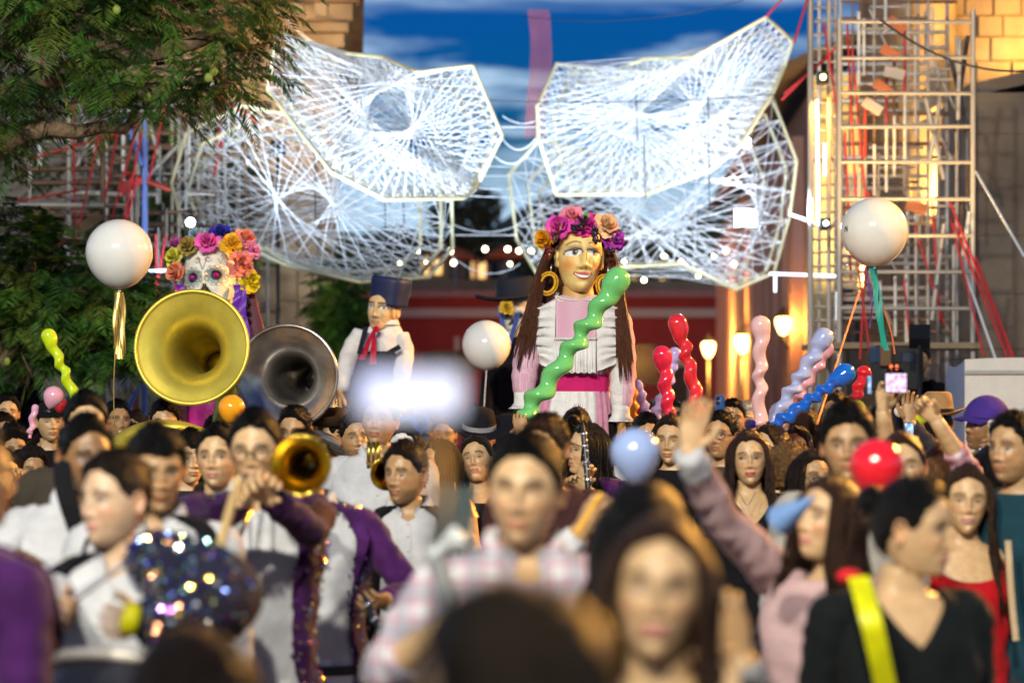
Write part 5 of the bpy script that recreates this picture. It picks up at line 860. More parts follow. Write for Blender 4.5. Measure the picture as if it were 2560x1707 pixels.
# ------------------------------------------------------------------ paper roses
def petal_rose(g, c, nrm, r, seed, c_out, c_in):
    rs = np.random.default_rng(seed); nrm = unit(nrm); a0 = np.array([0, 0, 1.]) if abs(nrm[2]) < .9 else np.array([1., 0, 0]); u = unit(np.cross(a0, nrm)); v = np.cross(nrm, u); c_out, c_in = np.array(c_out), np.array(c_in)
    for ring, (np_, rr, lift, cup) in enumerate(((6, 1.0, .05, .35), (5, .74, .28, .55), (4, .48, .46, .75), (3, .26, .55, .9))):
        for k_ in range(np_):
            a = 2 * np.pi * (k_ + rs.random() * .5) / np_ + ring * .5; f = np.linspace(0, 1, 6)[:, None]; s = np.linspace(-1, 1, 7)[None]; wd = .95 * np.pi / np_ * 1.25; an = a + s * wd * (.35 + .65 * np.sin(f * np.pi * .62)); rad = r * rr * (.12 + .88 * f) * (1 - .12 * s ** 2 * f) * (1 + .10 * rs.normal() + .07 * np.sin(s * 5 + k_ * 2) * f)
            h = r * (lift * f + cup * .42 * f ** 2.2 - .12 * f * np.abs(s) + .09 * np.sin(s * 6 + k_ * 3 + ring) * f ** 2 + .03 * rs.normal()) ; A = c + (np.cos(an) * rad)[..., None] * u + (np.sin(an) * rad)[..., None] * v + h[..., None] * nrm
            cc = c_in + (c_out - c_in) * sst(.0, .7, np.broadcast_to(f + .2 * (3 - ring) * .5, an.shape))[..., None] if ring > 1 else np.broadcast_to(c_out, an.shape + (3,)); cc = cc * (1 + .12 * rs.normal()); grid(g, A, False, c=np.clip(cc, 0, 1).reshape(-1, 3))
PETAL = M('crepe_paper', rough=.75, vcol=True, var=.12, vs_=25, spec=.2, bump=.3, bs=50, sub=.1)
def roses(t, l, lst, d0, ctr):
    for k_, (px, py, rp, co, ci, dd) in enumerate(lst):
        p = P(px, py, d0 + dd) - l; nv = unit((p - ctr) * [1, .4, 1] + np.array([0, -.28, 0])); g = G(); petal_rose(g, p, nv, rp * (1.22 if d0 < 15 else 1.04) / F * d0, 11 + k_, co, ci); g.build('paper_flower', PETAL, t, col=True)
def grapes(t, l, px, py, d0, n, ln, col=(.02, .008, .02)):
    g = G()
    for q in range(n): f = q / n; ball(g, P(px, py + ln * f, d0) - l + rng.normal(0, .5, 3) * [.022, .012, .008] * (1.25 - f), .0105, 7, 9)
    g.build('grape_bunch', M('grape_%d' % int(col[0] * 1000), col, .15, var=.1, coat=.4), t)
def loft_px(g, rows, d, dep, l, n=48, pleat=0., np_=14, cfun=None, y0=0.):
    """elliptical rings from photo rows (py, left px, right px); dep = depth/width"""
    a = np.linspace(0, 2 * np.pi, n, endpoint=False); A = []; C = []
    for py, x0, x1 in rows:
        p0, p1 = P(x0, py, d), P(x1, py, d); rx = (p1[0] - p0[0]) / 2; c = (p0 + p1) / 2 - l; pl = 1 + pleat * np.sin(a * np_); A.append(np.stack([c[0] + rx * np.sin(a) * pl, c[1] - rx * dep * np.cos(a) * pl + y0, np.full(n, c[2])], -1)); C.append(a)
    A = np.array(A); grid(g, A, c=None if cfun is None else np.array([[cfun(x if x < np.pi else x - 2 * np.pi, i / (len(rows) - 1)) for x in a] for i in range(len(rows))]).reshape(-1, 3)); return A
def dotted(name, col, dot, sc):
    m = bpy.data.materials.new(name); m.use_nodes = True; t = m.node_tree; b = t.nodes['Principled BSDF']; n = t.nodes.new; l_ = t.links.new; tcn = n('ShaderNodeTexCoord'); vo = n('ShaderNodeTexVoronoi'); vo.inputs['Scale'].default_value = sc; vo.inputs['Randomness'].default_value = .15; l_(tcn.outputs['Object'], vo.inputs['Vector']); r = n('ShaderNodeMapRange'); r.inputs[1].default_value = .30; r.inputs[2].default_value = .36; l_(vo.outputs['Distance'], r.inputs[0]); mx_ = n('ShaderNodeMix'); mx_.data_type = 'RGBA'; l_(r.outputs[0], mx_.inputs[0]); mx_.inputs[6].default_value = (*dot, 1); mx_.inputs[7].default_value = (*col, 1); l_(mx_.outputs[2], b.inputs['Base Color']); b.inputs['Roughness'].default_value = .85; return m
# ------------------------------------------------------------------ giant puppets
DW = 14.0; wp = thing('giant_puppet', P(1440, 950, DW) * [1, 1, 0], 'giant woman puppet in pink and white dress with flower crown and gold earrings', 'giant puppet', 'giant parade puppets'); l = np.array(wp.location)
PINKD = dotted('pink_dotted_cotton', (.68, .38, .50), (.80, .66, .71), 80); WHITE = cloth((.78, .77, .76), key='white_cotton', bump=.5, bs=30); MAG = cloth((.60, .02, .16), key='magenta_sash', bump=.5, bs=14)
def puppet_head(t, l, c, s, yaw, pitch, roll, paint, base, nr=150, nc=140, jaw=1., sxz=(1, 1, 1), **fk):
    pos, C, th, ph = head_grid(nr, nc, base, jaw=jaw, **fk); x, z = pos[..., 0], pos[..., 2]; C = paint(x, z, np.broadcast_to(np.cos(ph)[None], x.shape), np.ones(pos.shape) * np.array(base), pos); RH = rotz(R(yaw)) @ rotx(R(pitch)) @ roty(R(roll)); T_ = lambda p: (p * s * np.array(sxz)) @ RH.T + np.array(c) - l; g = G(); grid(g, T_(pos), c=C.reshape(-1, 3))
    for sg in (-1, 1):
        a = np.linspace(0, 2 * np.pi, 16, endpoint=False); rows = [np.stack([np.full(16, sg * (.073 + dx)), .004 + .015 * rr * np.cos(a), -.006 + .034 * rr * np.sin(a)], -1) for rr, dx in ((1, -.004), (1.05, .006), (.85, .012), (.6, .006), (.1, .004))]; grid(g, T_(np.array(rows)), c=np.array(base))
    g.build('head', PAINT, t, col=True); return T_
def lady_paint(x, z, cp, C, pos):
    def mix(m, col, a=1.): nonlocal C; m = np.clip(m * a, 0, 1)[..., None] * (cp > .1)[..., None]; C = C * (1 - m) + np.array(col) * m
    ax = np.abs(x); mix(gau(ax, z, .052, -.035, .02, .022), (.85, .28, .06), .75); mix(gau(ax, z, .014, .0, .006, .03), (.40, .25, .10), .5); mix(gau(ax, z, .033, .016, .024, .012), (.16, .10, .13), .85); mix(gau(x, z, 0, -.047, .022, .006), (.32, .16, .07), .5); mix(sst(-.085, -.118, z), (.55, .30, .10), .6)
    zb = .040 - 14 * (ax - .034) ** 2 - .12 * (ax - .034); mix(np.exp(-((z - zb) / .0022) ** 2) * sst(.010, .014, ax) * (1 - sst(.058, .064, ax)), (.09, .05, .04))
    xe = (ax - .036) / .026; zt = .004 - .16 * (ax - .035); al = xe ** 2 + ((z - zt) / np.where(z > zt, .0125, .0100)) ** 2; mix(sst(1.55, 1.1, al) * (z > zt - .003), (.02, .016, .02)); mix(sst(1.12, .9, al), (.86, .86, .84)); sxn = np.sign(x); ir = np.hypot(x - sxn * .035 - .004, z - zt - .0015) / .0100; mix(sst(1.05, .85, ir) * sst(1.15, .95, al), (.13, .12, .12)); mix(sst(.55, .45, ir) * sst(1.15, .95, al), (.02, .02, .02)); mix(sst(.28, .15, np.hypot(x - sxn * .035 - .007, z - zt - .004) / .0088), (.9, .9, .9)); mix(np.exp(-((z - zt - .0098) / .0026) ** 2) * sst(1.2, .8, np.abs(xe)), (.02, .015, .02))
    mix(gau(ax, z, .0085, -.0435, .005, .0028), (.10, .05, .03)); zm = -.066 + 7 * x * x; up_ = .0085 * (1 - (ax / .032) ** 2); mix((np.abs(z - zm) < np.clip(up_, 0, 1) + .0035) * (ax < .033) * 1., (.55, .12, .10)); mix(((z < zm + .0022) & (z > zm - np.clip(up_, 0, 1) * .75) & (ax < .029)) * 1., (.88, .88, .86)); return C
hc_ = P(1449, 640, DW); TW = puppet_head(wp, l, hc_, 1.78, 9, 0, 3, lady_paint, (.92, .67, .25), nosew=1.35, eyes=1., jaw=1.15, sxz=(.95, 1, 1.03))
g = G(); loft_px(g, [(715, 1408, 1482), (742, 1405, 1486), (765, 1398, 1494)], DW, .9, l, 32); g.build('neck', M('painted_neck', (.62, .36, .11), .5, var=.08), wp)
g = G(); A = loft_px(g, [(738, 1400, 1494), (752, 1376, 1516), (766, 1352, 1541), (790, 1346, 1543), (830, 1352, 1535), (880, 1355, 1524), (945, 1357, 1516)], DW, .62, l, 56, .012, 22); g.build('bodice', PINKD, wp)
def skirt_c(a, f): return (.78, .77, .76) if abs(a) < .62 else (.60, .27, .40) if abs(a) < 1.25 else (.70, .60, .66)
g = G(); loft_px(g, [(978, 1352, 1520), (1000, 1342, 1526), (1040, 1332, 1530), (1100, 1322, 1534), (1250, 1300, 1556), (1500, 1280, 1580), (1690, 1270, 1592)], DW, .72, l, 112, .035, 26, skirt_c); g.build('skirt', M('striped_skirt', rough=.85, vcol=True, var=.12, vs_=30, bump=.3, bs=40), wp, col=True)
g = G(); loft_px(g, [(936, 1352, 1520), (948, 1350, 1523), (962, 1352, 1521), (975, 1350, 1523), (988, 1353, 1520)], DW, .66, l, 48, .006, 9); g.build('sash', MAG, wp)
SL = lambda pts: [P(*p) - l for p in pts]
for sg, pts, cuff in ((-1, [(1372, 776, DW), (1346, 800, DW), (1322, 870, DW - .05), (1312, 930, DW - .1), (1308, 994, DW - .12)], (1306, 1010, DW - .12)), (1, [(1520, 776, DW), (1545, 800, DW), (1556, 880, DW - .03), (1556, 960, DW - .06), (1552, 1026, DW - .08)], (1550, 1044, DW - .08))):
    g = G(); sp_ = spline(SL(pts), 30); rr = np.interp(np.linspace(0, 1, 30), [0, .2, .6, .85, 1], [.06, .075, .078, .072, .05]) * (1 + .04 * np.sin(np.arange(30) * 1.7)); tube(g, sp_, rr, 24, u0=np.array([1., 0, 0])); o = g.build('sleeve', [PINKD, WHITE], wp); nrm_sel = np.zeros(len(o.data.polygons), np.int32)
    for i_, pl in enumerate(o.data.polygons): nrm_sel[i_] = 1 if (sg > 0 and pl.center.x < sp_[min(29, i_ // 24 if i_ < 29 * 24 else 29)][0] - .005) else 0
    o.data.polygons.foreach_set('material_index', nrm_sel)
    g = G(); e = sp_[-1]; tube(g, [e + [0, 0, .03], e, e - [0, 0, .03], e - [0, 0, .055]], [.054, .052, .054, .075], 30); grid(g, np.array([[e + np.array([r_ * math.cos(a) * (1 + .12 * math.sin(a * 9)), r_ * math.sin(a) * (1 + .12 * math.sin(a * 9)), z_]) for a in np.linspace(0, 2 * np.pi, 60, endpoint=False)] for r_, z_ in ((.05, -.04), (.066, -.055), (.080, -.062))])); g.build('lace_cuff', WHITE, wp)
    g = G(); hand(g, e - [0, 0, .05], (sg * .05, -.1, -1), (-sg, -.2, 0), (0, -1, 0), .35, .1, (.66, .38, .11), 1.45); g.build('hand', PAINT, wp, col=True)
for sg in (-1, 1):   # ruffled lace panels from shoulder to waist
    g = G(); f = np.linspace(0, 1, 40)[:, None]; s = np.linspace(0, 1, 8)[None]; xi = np.where(sg < 0, 1388 - 4 * f, 1487 + 3 * f); xo = np.where(sg < 0, 1332 + 20 * f ** 2, 1560 - 26 * f ** 2); px_ = xi + (xo - xi) * s; py_ = 752 + 20 * s + (175 - 30 * s) * f + 5 * np.sin(f * 40 + s * 3) * s; yd = DW - .175 + .06 * s ** 1.5 + .024 * np.sin(f * 48 + s * 2.5 + np.sin(f * 17)) * s + .0 * f
    A = np.stack([(px_ - CXP) / F * DW, yd, CAMZ + (HOR - py_) / F * DW], -1) - l; grid(g, A, False); g.build('lace_ruffle', WHITE, wp)
g = G(); f = np.linspace(0, 1, 14)[:, None]; s = np.linspace(0, 1, 70)[None]; fl_ = 60 * np.floor(s * 14) * 0; px_ = 1384 + 103 * s + 3 * np.sin(s * 44) * f; py_ = 846 + 88 * f * (1 - .06 * np.abs(np.sin(s * 22))) ; A = np.stack([(px_ - CXP) / F * DW, DW - .176 - .015 * f - .012 * np.sin(s * 66) * f + 0 * s, CAMZ + (HOR - py_) / F * DW + 0 * s], -1) - l; grid(g, A, False); g.build('lace_fringe', WHITE, wp)
g = G(); A = np.stack([(np.linspace(1388, 1487, 8)[None] + 0 * f - CXP) / F * DW, DW - .172 + .05 * (np.linspace(-1, 1, 8)[None] ** 2) * .2 + 0 * f, CAMZ + (HOR - (756 + 92 * f)) / F * DW + 0 * np.zeros((1, 8))], -1) - l; grid(g, A, False); g.build('yoke', PINKD, wp)
g = G(); bar(g, P(1384, 848, DW) - l - [0, .182, 0], P(1490, 848, DW) - l - [0, .182, 0], .012, .016); g.build('lace_edge', WHITE, wp)
for k_, (rx, ry, dz, py) in enumerate(((.125, .10, .035, 738), (.135, .11, .055, 740))):
    g = G()
    for a in np.linspace(-1.9, 1.9, 34): ball(g, P(1447, py, DW) - l + [rx * math.sin(a), -ry * math.cos(a) - .012, -dz * math.cos(a)], .0072, 6, 8)
    g.build('pearl_strand', M('pearl', (.8, .78, .72), .2, .2), wp)
YEL = M('earring_yellow', (.80, .42, .02), .5, var=.2, vs_=60, bump=.6, bs=90)
for px, py, rx, rz, ti in ((1370, 709, .040, .052, .35), (1512, 716, .034, .052, -.2)):
    c = P(px, py, DW - .06) - l; g = G(); a = np.linspace(0, 2 * np.pi, 49); ring = np.stack([rx * np.cos(a), 0 * a, rz * np.sin(a)], -1) @ roty(ti).T + c; tube(g, ring, .017, 10, caps=False, flat=.5)
    for b_ in range(40): q = 2 * np.pi * b_ / 40; ball(g, np.array([(rx + .015) * math.cos(q), -.004, (rz + .015) * math.sin(q)]) @ roty(ti).T + c, .006, 5, 6)
    er = g.build('earring', YEL, wp); g = G(); tube(g, [c + [0.015, 0, rz + .01], c + [.02, 0, rz + .06]], .005, 6); g.build('earring_hook', SILV, er)
HB_ = hair_mat((.10, .036, .018)); g = G()
for q in range(120):
    sg = -1 if q % 2 else 1; o_ = rng.uniform(0, 1); x0 = 1449 + sg * rng.uniform(52, 76); xm = (1366 - 26 * o_) if sg < 0 else (1526 + 24 * o_); xn = (1348 - 34 * o_) if sg < 0 else (1538 + 28 * o_); x3 = (1335 - 52 * o_) if sg < 0 else (1540 + 44 * o_); y3 = rng.uniform(830, 930) if sg < 0 else rng.uniform(860, 960); bk = rng.uniform(.02, .16)
    tube(g, spline([P(x0, rng.uniform(585, 620), DW + .05) - l, P(xm, 690, DW - .02 - .06 * o_) - l, P(xn, 780, DW - .13 - .05 * o_) - l, P(x3, y3, DW - .15 - .05 * o_) - l], 12), np.array([.016, .02, .021, .021, .02, .02, .019, .018, .016, .013, .009, .003]) * rng.uniform(.3, .8), 6, flat=.45)
ball(g, hc_ - l + [0, .09, .03], .18, 16, 24, sc=(.85, .9, 1.05)); loft_px(g, [(585, 1392, 1512), (640, 1372, 1532), (700, 1352, 1545), (770, 1338, 1560), (840, 1330, 1564), (880, 1345, 1550)], DW + .13, .22, l, 40, .03, 13); g.build('hair', HB_, wp)
cw = hc_ - l
roses(wp, l, [(1364, 597, 25, (.85, .38, .01), (.75, .28, .01), -.08), (1400, 568, 29, (.75, .07, .45), (.8, .6, .1), -.10), (1431, 545, 27, (.85, .28, .36), (.85, .5, .1), -.06), (1467, 566, 26, (.72, .04, .42), (.6, .02, .2), -.12), (1514, 566, 28, (.88, .55, .30), (.85, .6, .1), -.10), (1531, 600, 27, (.42, .05, .45), (.8, .6, .05), -.08), (1485, 552, 18, (.65, .05, .35), (.6, .02, .2), -.04), (1385, 585, 18, (.6, .1, .35), (.5, .05, .2), -.02)], DW, cw)
for px, py, n, ln in ((1455, 545, 26, 32), (1437, 565, 16, 12), (1488, 570, 36, 36), (1490, 600, 10, 8), (1528, 622, 14, 12)): grapes(wp, l, px, py, DW - .19, n, ln)
grapes(wp, l, 1372, 616, DW - .16, 24, 30, (.16, .02, .01)); grapes(wp, l, 1388, 582, DW - .18, 16, 22, (.13, .02, .02))
g = G(); p = P(1465, 540, DW - .17) - l; ball(g, p, .022, 6, 8, sc=(1, .2, .8)); g.build('leaf', M('paper_leaf', (.06, .3, .02), .6), wp)
# Catrina
DC = 15.4; cp_ = thing('giant_puppet', P(530, 950, DC) * [1, 1, 0], 'giant Catrina skull puppet crowned with paper roses behind the gold sousaphone', 'giant puppet', 'giant parade puppets'); l = np.array(cp_.location)
def skull_paint(x, z, cp, C, pos):
    def mix(m, col, a=1.): nonlocal C; m = np.clip(m * a, 0, 1)[..., None] * (cp > .05)[..., None]; C = C * (1 - m) + np.array(col) * m
    ax = np.abs(x); W = .0018
    def line(dist, col=(.22, .03, .10), a=.9, w_=W): mix(np.exp(-(dist / w_) ** 2), col, a)
    ex, ez = .034, .004; r = np.hypot(ax - ex, (z - ez)); an = np.arctan2(z - ez, ax - ex); pet = .0235 * (1 + .10 * np.cos(an * 12)); mix(sst(pet * 1.0, pet * .9, r), (.36, .44, .46), .9); line(r - pet, (.06, .08, .10), .95, .0016); mix((np.cos(an * 24) > .3) * sst(.021, .018, r) * (r > .009), (.05, .08, .11), .9); mix(sst(.0155, .0135, r), (.015, .012, .015)); p2 = .029 * (1 + .06 * np.cos(an * 9)); line(r - p2, (.20, .10, .10), .8, .0013)
    nz_ = np.hypot(ax - .0085, z + .036) ; mix(((z < -.018) & (z > -.052) & (ax < .004 + (-.018 - z) * .55)) * 1. * (~((z < -.043) & (ax < .0035))), (.015, .014, .014)); line(np.where((z < -.016) & (z > -.056), ax - .007 - (-.018 - z) * .55, 1), (.35, .22, .10), .6, .0012)
    for cx, cz_, sc in ((.016, .055, 1.), (.030, .078, .7)):
        rr = np.hypot(ax - cx, z - cz_); aa = np.arctan2(z - cz_, ax - cx); line(((rr - .0016 * (aa + np.pi) / 1.6 * sc) + .004) % .0085 - .004 + np.where(rr > .011 * sc, 1, 0))
    line(np.where((z > .022) & (z < .062), ax - (z - .022) * .36, 1)); line(np.where((z > .07) & (z < .088), ax - (z - .07) * .6, 1)); line(np.where((ax > .04) & (ax < .066), z - .045 - .006 * np.sin(ax * 500), 1), a=.85); line(np.where((ax > .046) & (ax < .07), z + .03 - .006 * np.sin(ax * 420), 1), a=.85); line(np.where((ax > .06), z - .0 - .004 * np.sin(z * 500), 1), a=.7)
    line(np.where((z > -.10) & (z < -.06) & (ax > .03), ax - .03 - (z + .10) * .8 - .002 * np.sin(z * 300), 1), (.08, .03, .02), .9, .0016); mix(((z < -.068) & (np.abs(((x * 160) % 1) - .5) > .42) & (ax < .035)) * 1., (.15, .10, .06), .6); mix(sst(.045, .075, ax) * sst(-.02, -.08, z), (.80, .48, .16), .7); return C
hc2 = P(527, 700, DC); TC = puppet_head(cp_, l, hc2, 2.22, -6, -2, -6, skull_paint, (.86, .85, .72), nosew=.2, eyes=1., jaw=1.1)
hd_ = [o for o in cp_.children if o.name.startswith('head')][0]
for sx_ in (-1, 1): g = G(); ball(g, TC(np.array([sx_ * .034, -.082, .004])), .019, 10, 14); g.build('eye_gem', M('magenta_gem', (.45, .01, .22), .1, .3, var=.2, coat=.5), hd_)
roses(cp_, l, [(494, 590, 26, (.30, .45, .58), (.2, .3, .4), .08), (519, 607, 30, (.78, .12, .45), (.8, .05, .15), -.16), (552, 588, 30, (.03, .03, .34), (.02, .02, .2), -.02), (579, 612, 28, (.85, .48, .03), (.8, .4, .02), -.16), (612, 598, 28, (.82, .28, .20), (.8, .3, .1), -.03), (624, 626, 27, (.85, .32, .55), (.7, .05, .3), -.06), (600, 660, 33, (.80, .25, .20), (.85, .45, .02), -.22), (622, 702, 32, (.85, .68, .02), (.8, .55, .01), -.18), (471, 616, 28, (.42, .31, .07), (.6, .4, .02), -.12), (440, 610, 20, (.55, .10, .38), (.3, .02, .2), .02), (438, 642, 27, (.70, .66, .08), (.6, .5, .05), -.04), (443, 680, 29, (.82, .28, .16), (.85, .45, .05), -.10)], DC, hc2 - l)
ROBE = M('maroon_velvet', (.10, .008, .025), .6, var=.35, vs_=10, sheen=.2, bump=.4, bs=12); SAT = M('magenta_satin', (.55, .02, .25), .3, var=.25, vs_=8, bump=.6, bs=9); PUR = M('purple_satin', (.16, .03, .45), .35, var=.2)
g = G(); loft_px(g, [(752, 498, 556), (790, 470, 598), (815, 452, 640), (900, 440, 655), (1010, 445, 650), (1200, 400, 690), (1600, 360, 720)], DC + .05, .55, l, 64, .03, 18); g.build('dress', SAT, cp_)
for sg, rows in ((1, [(712, 606, 634), (760, 604, 645), (830, 606, 664), (900, 612, 672), (1050, 560, 640), (1400, 560, 700)]), (-1, [(715, 455, 470), (760, 448, 474), (850, 430, 470), (1000, 420, 470), (1400, 380, 470)])):
    g = G(); loft_px(g, rows, DC - .1, .35, l, 28, .03, 7); g.build('robe_panel', ROBE, cp_)
for x0, x1, y1, m in ((612, 625, 850, PUR), (600, 608, 800, PUR), (462, 458, 800, PUR), (456, 450, 790, SAT)):
    g = G(); f = np.linspace(0, 1, 16)[:, None]; s = np.linspace(-1, 1, 4)[None]; A = np.stack([(x0 + (x1 - x0) * f + s * 9 + 3 * np.sin(f * 9) - CXP) / F * DC, DC - .22 + .01 * np.sin(f * 11 + s), CAMZ + (HOR - (715 + (y1 - 715) * f)) / F * DC + 0 * s], -1) - l; grid(g, A, False); g.build('ribbon', m, cp_)
g = G()
for q in range(60): a = rng.uniform(-1.3, 1.3); ball(g, P(570, rng.uniform(745, 800), DC - .16) - l + [.14 * math.sin(a), -.05 * math.cos(a), 0], rng.uniform(.008, .017), 6, 8)
g.build('bead_collar', M('black_bead', (.03, .03, .035), .12, .6, var=.1), cp_)['kind'] = 'stuff'
# boy puppet
DB = 17.0; bp_ = thing('giant_puppet', P(955, 950, DB) * [1, 1, 0], 'giant boy puppet in navy cap, white shirt, suspenders and red neckerchief', 'giant puppet', 'giant parade puppets'); l = np.array(bp_.location)
def boy_paint(x, z, cp, C, pos):
    def mix(m, col, a=1.): nonlocal C; m = np.clip(m * a, 0, 1)[..., None] * (cp > .0)[..., None]; C = C * (1 - m) + np.array(col) * m
    ax = np.abs(x); al = ((ax - .034) / .018) ** 2 + ((z - .006) / .009) ** 2; mix(sst(2.4, 1.3, al) * (z > .004), (.03, .02, .02)); mix(sst(1.1, .85, al), (.82, .84, .84)); mix(sst(1, .7, np.hypot(ax - .036, z - .006) / .008), (.10, .16, .17)); mix(np.exp(-((z - .028) / .0045) ** 2) * (ax > .01) * (ax < .058), (.02, .014, .012)); mix(gau(x, z, 0, -.05, .024, .008), (.20, .11, .06), .8); mix(np.exp(-((z + .066) / .006) ** 2) * (ax < .024), (.42, .20, .13)); mix(sst(.052, .07, ax) * (np.abs(ax - .062) < .006), (.12, .07, .04), .8); mix(sst(-.085, -.1, z) * (np.abs(pos[..., 2] + .103) < .014), (.16, .09, .05), .75); mix(gau(ax, z, .009, -.043, .006, .003), (.12, .06, .03)); return C
hc3 = P(960, 772, DB); puppet_head(bp_, l, hc3, 1.42, -24, 0, 6, boy_paint, (.82, .55, .28), nosew=1.3, eyes=1.)
NAVY = M('navy_felt', (.010, .018, .075), .55, var=.25, vs_=6); g = G(); c = P(977, 722, DB) - l; RH = rotz(R(-24)) @ roty(R(9)); a = np.linspace(0, 2 * np.pi, 40, endpoint=False)
sq = lambda a: (np.sign(np.cos(a)) * np.abs(np.cos(a)) ** .7, np.sign(np.sin(a)) * np.abs(np.sin(a)) ** .7); cx_, sy_ = sq(a); rows = [(.001, .082), (.118, .082), (.133, .072), (.134, .05), (.129, -.02), (.123, -.08), (.124, -.10), (.122, -.118), (.110, -.118)]
grid(g, np.array([np.stack([r_ * cx_, r_ * sy_, np.full(40, z_)], -1) for r_, z_ in rows]) @ RH.T + c); g.build('cap', NAVY, bp_)
g = G(); loft_px(g, [(804, 942, 990), (815, 926, 1000), (828, 905, 1006), (850, 898, 1008), (900, 893, 1002), (960, 885, 1000), (1100, 870, 1010)], DB, .6, l, 40, .01, 9); g.build('shirt', WHITE, bp_)
for pts in ([(905, 830, DB), (882, 870, DB), (862, 925, DB - .05), (852, 975, DB - .1)], [(1000, 835, DB), (1010, 880, DB), (1006, 930, DB - .08), (998, 990, DB - .1)]):
    g = G(); sp_ = spline(SL([(p[0], p[1], p[2]) for p in pts]), 20); tube(g, sp_, np.interp(np.linspace(0, 1, 20), [0, .3, 1], [.06, .072, .055]) * (1 + .04 * np.sin(np.arange(20) * 1.6)), 18); g.build('sleeve', WHITE, bp_); g = G(); hand(g, sp_[-1], (0, -.1, -1), (1, 0, 0), (0, -1, 0), .4, .1, (.62, .37, .15), 1.3); g.build('hand', PAINT, bp_, col=True)
g = G(); loft_px(g, [(878, 892, 1000), (900, 888, 1004), (960, 882, 1004), (1100, 866, 1014), (1500, 860, 1020)], DB, .66, l, 40, .01, 9); g.build('overalls', cloth((.018, .02, .035), key='navy_overalls'), bp_)
for a_, b_ in (((915, 818), (898, 885)), ((1000, 866), (955, 892))): g = G(); p = P(a_[0], a_[1], DB - .17) - l; q_ = P(b_[0], b_[1], DB - .2) - l; bar(g, p, q_, .035, .012, up=(0, 1, 0)); g.build('suspender', MATS['navy_overalls'], bp_, smooth=False)
g = G(); f = np.linspace(0, 1, 14)[:, None]; s = np.linspace(-1, 1, 5)[None]
for x1, y1 in ((908, 900), (936, 912)): A = np.stack([(940 + (x1 - 940) * f + s * (3 + 6 * f) - CXP) / F * DB, DB - .2 + .012 * np.sin(s * 4 + f * 5), CAMZ + (HOR - (822 + (y1 - 822) * f)) / F * DB + 0 * s], -1) - l; grid(g, A, False)
ball(g, P(941, 822, DB - .19) - l, .024, 8, 10); g.build('neckerchief', cloth((.50, .015, .05), key='red_neckerchief', var=.4, vs_=30), bp_); g = G(); loft_px(g, [(800, 930, 996), (812, 924, 1000)], DB - .02, .7, l, 30); g.build('shirt_collar', WHITE, bp_)
# black suited skull puppet behind her
DK = 17.6; kp = thing('giant_puppet', P(1270, 950, DK) * [1, 1, 0], 'giant skull faced puppet in black suit and wide black hat behind white balloon', 'giant puppet', 'giant parade puppets'); l = np.array(kp.location); hc4 = P(1292, 790, DK)
puppet_head(kp, l, hc4, 1.4, -12, 0, 8, skull_paint, (.70, .70, .64), nr=100, nc=90, nosew=.2); BS = cloth((.012, .012, .016), key='black_suit'); g = G(); RH = roty(R(-6)); cx_, sy_ = np.cos(a), np.sin(a)
grid(g, np.array([np.stack([r_ * cx_, r_ * sy_ * .9, np.full(40, z_) + .05 * np.abs(cx_) ** 3 * (r_ > .2)], -1) for r_, z_ in ((.001, .15), (.12, .15), (.15, .13), (.15, .02), (.19, .0), (.30, .01), (.30, -.012), (.15, -.01))]) @ RH.T + (P(1292, 745, DK) - l)); g.build('hat', M('black_felt', (.010, .011, .02), .7, var=.2), kp)
petal = G(); petal_rose(petal, P(1268, 770, DK - .22) - l, (0, -1, .2), .055, 5, (.8, .55, .05), (.3, .5, .05)); petal.build('paper_flower', PETAL, kp, col=True)
g = G(); loft_px(g, [(835, 1262, 1320), (850, 1232, 1350), (880, 1222, 1365), (960, 1215, 1375), (1090, 1205, 1380), (1500, 1200, 1390)], DK, .6, l, 40, .01, 9); g.build('suit', BS, kp)
g = G(); tube(g, spline(SL([(1240, 860, DK), (1226, 930, DK - .05), (1218, 1010, DK - .1), (1214, 1080, DK - .1)]), 16), .06, 16); g.build('sleeve', BS, kp)
for sg in (-1, 1): g = G(); p = P(1248 if sg < 0 else 1300, 765, DK - .1) - l; q_ = P(1268, 880, DK - .22) - l; bar(g, p, q_, .03, .008, up=(0, 1, 0)); g.build('hat_ribbon', M('blue_satin', (.02, .06, .35), .35), kp, smooth=False)
# ------------------------------------------------------------------ hats
def cap_hat(col, back=False, key='cap', mark=False):
    def f(root, HT):
        m = cloth(col, key=key + '_cloth'); g = G(); th = np.linspace(.02, 1.5, 14)[:, None]; ph = np.linspace(0, 2 * np.pi, 40, endpoint=False)[None]; A = np.stack([.096 * np.sin(th) * np.sin(ph), -.112 * np.sin(th) * np.cos(ph) + .004, .024 + .112 * np.cos(th) + 0 * ph], -1); grid(g, HT(A)); cp = g.build('cap', m, root); g = G(); sg = 1 if back else -1
        t = np.linspace(-1, 1, 15)[:, None]; s = np.linspace(0, 1, 6)[None]; B = np.stack([.085 * np.sin(t * 1.25) * (1 - .1 * s), sg * (.095 * np.cos(t * 1.25) + .075 * s * np.cos(t * .9)), .036 - .018 * s - .012 * t ** 2 + 0 * s], -1); B = np.concatenate([B, (B - [0, 0, .005])[::-1]]); grid(g, HT(B), False); g.build('cap_brim', m, cp)
        if mark:
            g = G()
            for a, b_ in (((-.070, -.055, .045), (-.078, -.048, .068)), ((-.082, -.040, .045), (-.078, -.048, .068)), ((-.073, -.051, .053), (-.08, -.043, .053))): tube(g, [HT(np.array(a) * 1.09), HT(np.array(b_) * 1.09)], .003, 5)
            g.build('cap_emblem', M('white_thread', (.7, .7, .7), .7), cp)
    return f
